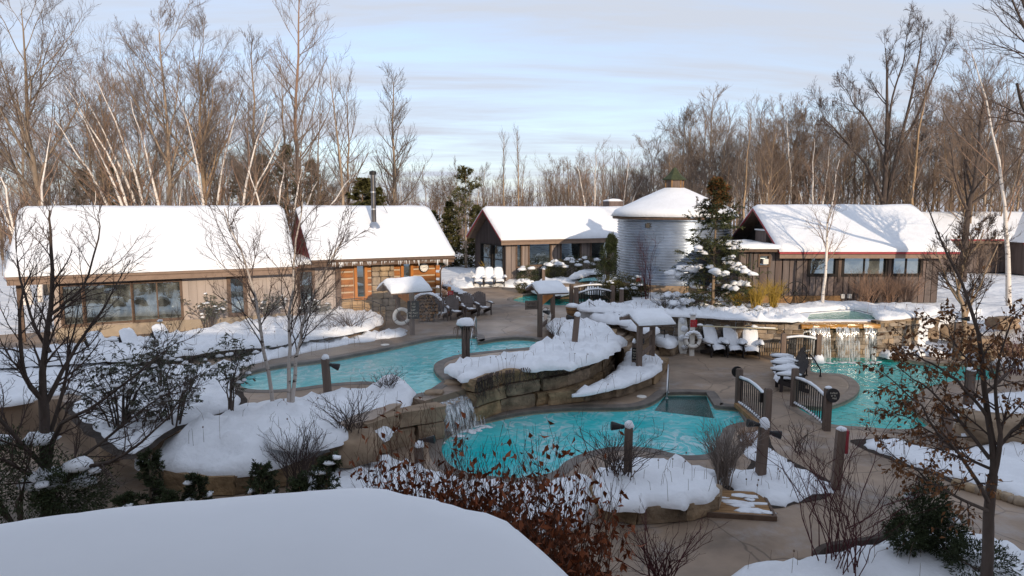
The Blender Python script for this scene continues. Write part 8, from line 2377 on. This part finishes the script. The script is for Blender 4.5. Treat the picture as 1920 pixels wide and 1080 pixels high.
# ---------------------------------------------------------------- the dark bare tree at the side and the leafy beech
T = Tree(801); g = T.g
def W_(px, py, y): return np.array(D(px, py, y))
Yt = 12.6
bp_ = W_(88, 965, Yt); base_t = Vector((bp_[0], Yt, 0.0))
def rel(px, py, y): return tuple(np.array(D(px, py, y)) - np.array(base_t))
st = [T.stem([(0, 0, -0.2), rel(88, 900, Yt), rel(84, 830, Yt), rel(82, 745, Yt)], 0.115, 0.085, 12, 0.008),
      T.stem([rel(82, 750, Yt), rel(80, 690, Yt), rel(92, 600, Yt), rel(98, 520, Yt), rel(94, 440, Yt), rel(93, 395, Yt)], 0.07, 0.012, 12, 0.01),
      T.stem([rel(83, 752, Yt), rel(48, 710, Yt - .2), rel(38, 640, Yt - .4), rel(40, 560, Yt - .5), rel(62, 500, Yt - .4)], 0.055, 0.008, 12, 0.015),
      T.stem([rel(84, 760, Yt), rel(115, 700, Yt + .2), rel(150, 640, Yt + .4), rel(200, 570, Yt + .6), rel(245, 490, Yt + .7)], 0.05, 0.007, 12, 0.015),
      T.stem([rel(92, 592, Yt), rel(120, 570, Yt), rel(160, 530, Yt + .1), rel(185, 440, Yt + .1), rel(182, 400, Yt)], 0.035, 0.006, 12, 0.012),
      T.stem([rel(88, 900, Yt), rel(110, 800, Yt - .3), rel(180, 760, Yt - .5), rel(260, 700, Yt - .6), rel(330, 640, Yt - .7)], 0.05, 0.006, 12, 0.02),
      T.stem([rel(88, 880, Yt), rel(30, 820, Yt - .5), rel(-30, 740, Yt - .8), rel(-50, 640, Yt - 1)], 0.055, 0.007, 12, 0.02),
      T.stem([rel(90, 930, Yt), rel(150, 880, Yt - .3), rel(220, 860, Yt - .6), rel(300, 800, Yt - .8), rel(345, 740, Yt - .9)], 0.05, 0.006, 12, 0.02),
      T.stem([rel(88, 910, Yt), rel(20, 870, Yt - .8), rel(-60, 850, Yt - 1.2)], 0.05, 0.006, 12, 0.02),
      T.stem([rel(94, 660, Yt), rel(60, 600, Yt + .1), rel(30, 480, Yt + .2), rel(32, 420, Yt + .2)], 0.035, 0.006, 12, 0.015),
      T.stem([rel(86, 840, Yt), rel(120, 720, Yt + .4), rel(132, 640, Yt + .6), rel(150, 560, Yt + .7)], 0.045, 0.006, 12, 0.02),
      T.stem([rel(90, 900, Yt), rel(190, 830, Yt + .5), rel(280, 760, Yt + .8), rel(350, 720, Yt + .9)], 0.04, 0.006, 12, 0.02)]
P = np.concatenate([T.L[i][0] for i in st]); Rr = np.concatenate([T.L[i][1] for i in st]); T.L.append((P, Rr)); a = len(T.L) - 1
src = (P[1:], Rr[1:])
b = T.sub(src, 14, 0.12, 1.0, R(36), 0.26, up=0.20, wob=0.10, k=6, rr=0.5, rmin=0.0065, shape=0.4, L=3.6)
c = T.sub(b, 7, 0.12, 1.0, R(38), 0.44, up=0.12, wob=0.13, k=4, rr=0.6, rmin=0.0045, shape=0.3)
d = T.sub(c, 3, 0.2, 1.0, R(38), 0.45, up=0.08, wob=0.13, k=3, rr=0.7, rmin=0.0036, shape=0.2)
tree_thing('bare_tree', 'dark many limbed bare tree standing before the long house at the porch roof', base_t, [('trunk', T.mesh([a], [8], 'trunk'), bark_dk), ('crown', T.mesh([b, c, d], [4, 3, 3], 'crown'), twig_dk)])
# beech with brown leaves
T = Tree(802); g = T.g; Yb = 9.6
bp_ = W_(1852, 1080, Yb); base_b = Vector((bp_[0] + 0.0, Yb, 0.15))
def relb(px, py, y): return tuple(np.array(D(px, py, y)) - np.array(base_b))
st = [T.stem([(0, 0, -0.2), relb(1852, 1040, Yb), relb(1854, 960, Yb), relb(1862, 890, Yb)], 0.085, 0.066, 12, 0.004),
      T.stem([relb(1862, 895, Yb), relb(1862, 840, Yb), relb(1846, 740, Yb), relb(1838, 650, Yb), relb(1815, 560, Yb), relb(1770, 470, Yb), relb(1735, 370, Yb)], 0.055, 0.006, 12, 0.01),
      T.stem([relb(1864, 890, Yb), relb(1876, 820, Yb - .1), relb(1866, 740, Yb - .2), relb(1876, 660, Yb - .3), relb(1906, 590, Yb - .3)], 0.04, 0.006, 12, 0.015),
      T.stem([relb(1858, 950, Yb), relb(1820, 885, Yb - .2), relb(1770, 820, Yb - .4), relb(1720, 760, Yb - .5), relb(1660, 700, Yb - .6)], 0.034, 0.005, 12, 0.02),
      T.stem([relb(1856, 860, Yb), relb(1800, 790, Yb + .2), relb(1740, 730, Yb + .4), relb(1680, 690, Yb + .5)], 0.03, 0.005, 12, 0.02),
      T.stem([relb(1850, 780, Yb), relb(1800, 720, Yb - .3), relb(1740, 680, Yb - .5), relb(1690, 660, Yb - .6)], 0.026, 0.005, 12, 0.02),
      T.stem([relb(1845, 740, Yb), relb(1900, 690, Yb + .2), relb(1960, 640, Yb + .3)], 0.028, 0.005, 12, 0.015),
      T.stem([relb(1858, 960, Yb), relb(1790, 930, Yb - .3), relb(1730, 890, Yb - .5), relb(1670, 850, Yb - .6)], 0.028, 0.005, 12, 0.02),
      T.stem([relb(1872, 840, Yb), relb(1930, 780, Yb), relb(1990, 740, Yb)], 0.03, 0.005, 12, 0.02),
      T.stem([relb(1842, 700, Yb), relb(1800, 660, Yb + .2), relb(1770, 600, Yb + .4)], 0.02, 0.004, 12, 0.02),
      T.stem([relb(1860, 880, Yb), relb(1800, 850, Yb + .3), relb(1730, 800, Yb + .6), relb(1690, 775, Yb + .7)], 0.026, 0.004, 12, 0.02)]
P = np.concatenate([T.L[i][0] for i in st]); Rr = np.concatenate([T.L[i][1] for i in st]); T.L.append((P, Rr)); a = len(T.L) - 1
low = (np.concatenate([P[2:]]), np.concatenate([Rr[2:]]))
b = T.sub(low, 16, 0.15, 1.0, R(42), 0.34, up=0.02, wob=0.08, k=6, rr=0.5, rmin=0.005, shape=0.35, L=1.9, flat=0.5)
c = T.sub(b, 6, 0.15, 1.0, R(42), 0.42, up=-0.02, wob=0.1, k=4, rr=0.6, rmin=0.0035, shape=0.3, flat=0.5)
upb = T.sub((P[1:2], Rr[1:2]), 12, 0.45, 1.0, R(40), 0.16, up=0.1, wob=0.1, k=5, rr=0.4, rmin=0.0045, shape=0.3)
C, D_ = along(T.L[c], 3, 0.2, 1.0, g); C2, D2 = along(T.L[b], 4, 0.3, 1.0, g); C3, D3 = along(T.L[upb], 2, 0.6, 1.0, g)
keep = g.rand(len(C)) < 0.75
C = np.concatenate([C[keep], C2, C3]); D_ = np.concatenate([D_[keep], D2, D3]) * 0.4 + np.array([0, 0, -0.75])
tree_thing('beech_tree', 'young beech holding its curled brown leaves beside the lower path', base_b, [('trunk', T.mesh([a], [8], 'trunk'), bark_dk), ('limbs', T.mesh([b, c, upb], [4, 3, 3], 'limbs'), twig_dk), ('foliage', leaf_mesh('foliage', C, D_, 0.082, 0.046, g, 0.4, 0.5), leaf_br)])
# bare crab apple on the slope behind it
f = Vector((17.2, 25.6, 0.5))
tree_thing('bare_tree', 'small crooked bare tree with a pale trunk on the snow slope', f, [(n, me, {'trunk': bark_br, 'crown': twig_dk}[n]) for n, me, m in kind_spread(803, 4.6, 0.12, 0.25)], None, 0.5)

# ================================================================== STEAM over the warm water
def steam(name, label, lo, hi, dens, seed):
    c = [(a + b) / 2 for a, b in zip(lo, hi)]
    o = MB().box((0, 0, 0), [b - a for a, b in zip(lo, hi)]).build(name, None); o.location = c
    m = bpy.data.materials.new('steam'); m.use_nodes = True; t = m.node_tree; t.nodes.clear()
    ou = N(t, 'ShaderNodeOutputMaterial'); v = N(t, 'ShaderNodeVolumePrincipled'); v.inputs['Color'].default_value = (0.95, 0.95, 0.95, 1)
    tcn = N(t, 'ShaderNodeTexCoord'); no = N(t, 'ShaderNodeTexNoise'); no.inputs['Scale'].default_value = 0.55; no.inputs['Detail'].default_value = 3
    mpn = N(t, 'ShaderNodeMapping'); mpn.inputs['Location'].default_value = (seed, seed * 2, 0)
    t.links.new(tcn.outputs['Object'], mpn.inputs[0]); t.links.new(mpn.outputs[0], no.inputs['Vector'])
    mr = N(t, 'ShaderNodeMapRange'); mr.inputs['From Min'].default_value = 0.42; mr.inputs['From Max'].default_value = 0.75; mr.inputs['To Max'].default_value = dens
    t.links.new(no.outputs['Fac'], mr.inputs['Value'])
    gd = N(t, 'ShaderNodeTexGradient', gradient_type='SPHERICAL'); ms = N(t, 'ShaderNodeMapping'); ms.inputs['Scale'].default_value = [2 / (b - a) for a, b in zip(lo, hi)]
    t.links.new(tcn.outputs['Object'], ms.inputs[0]); t.links.new(ms.outputs[0], gd.inputs[0])
    mu = N(t, 'ShaderNodeMath', operation='MULTIPLY'); t.links.new(mr.outputs[0], mu.inputs[0]); t.links.new(gd.outputs['Fac'], mu.inputs[1])
    t.links.new(mu.outputs[0], v.inputs['Density']); t.links.new(v.outputs[0], ou.inputs['Volume'])
    o.data.materials.append(m); return tag(o, label, kind='stuff')
steam('steam', 'thin steam drifting off the upper pool', (-11, 15, 0.5), (-1, 27, 4.2), 0.14, 3.0)
scene.cycles.volume_step_rate = 3.0
scene.cycles.volume_max_steps = 64
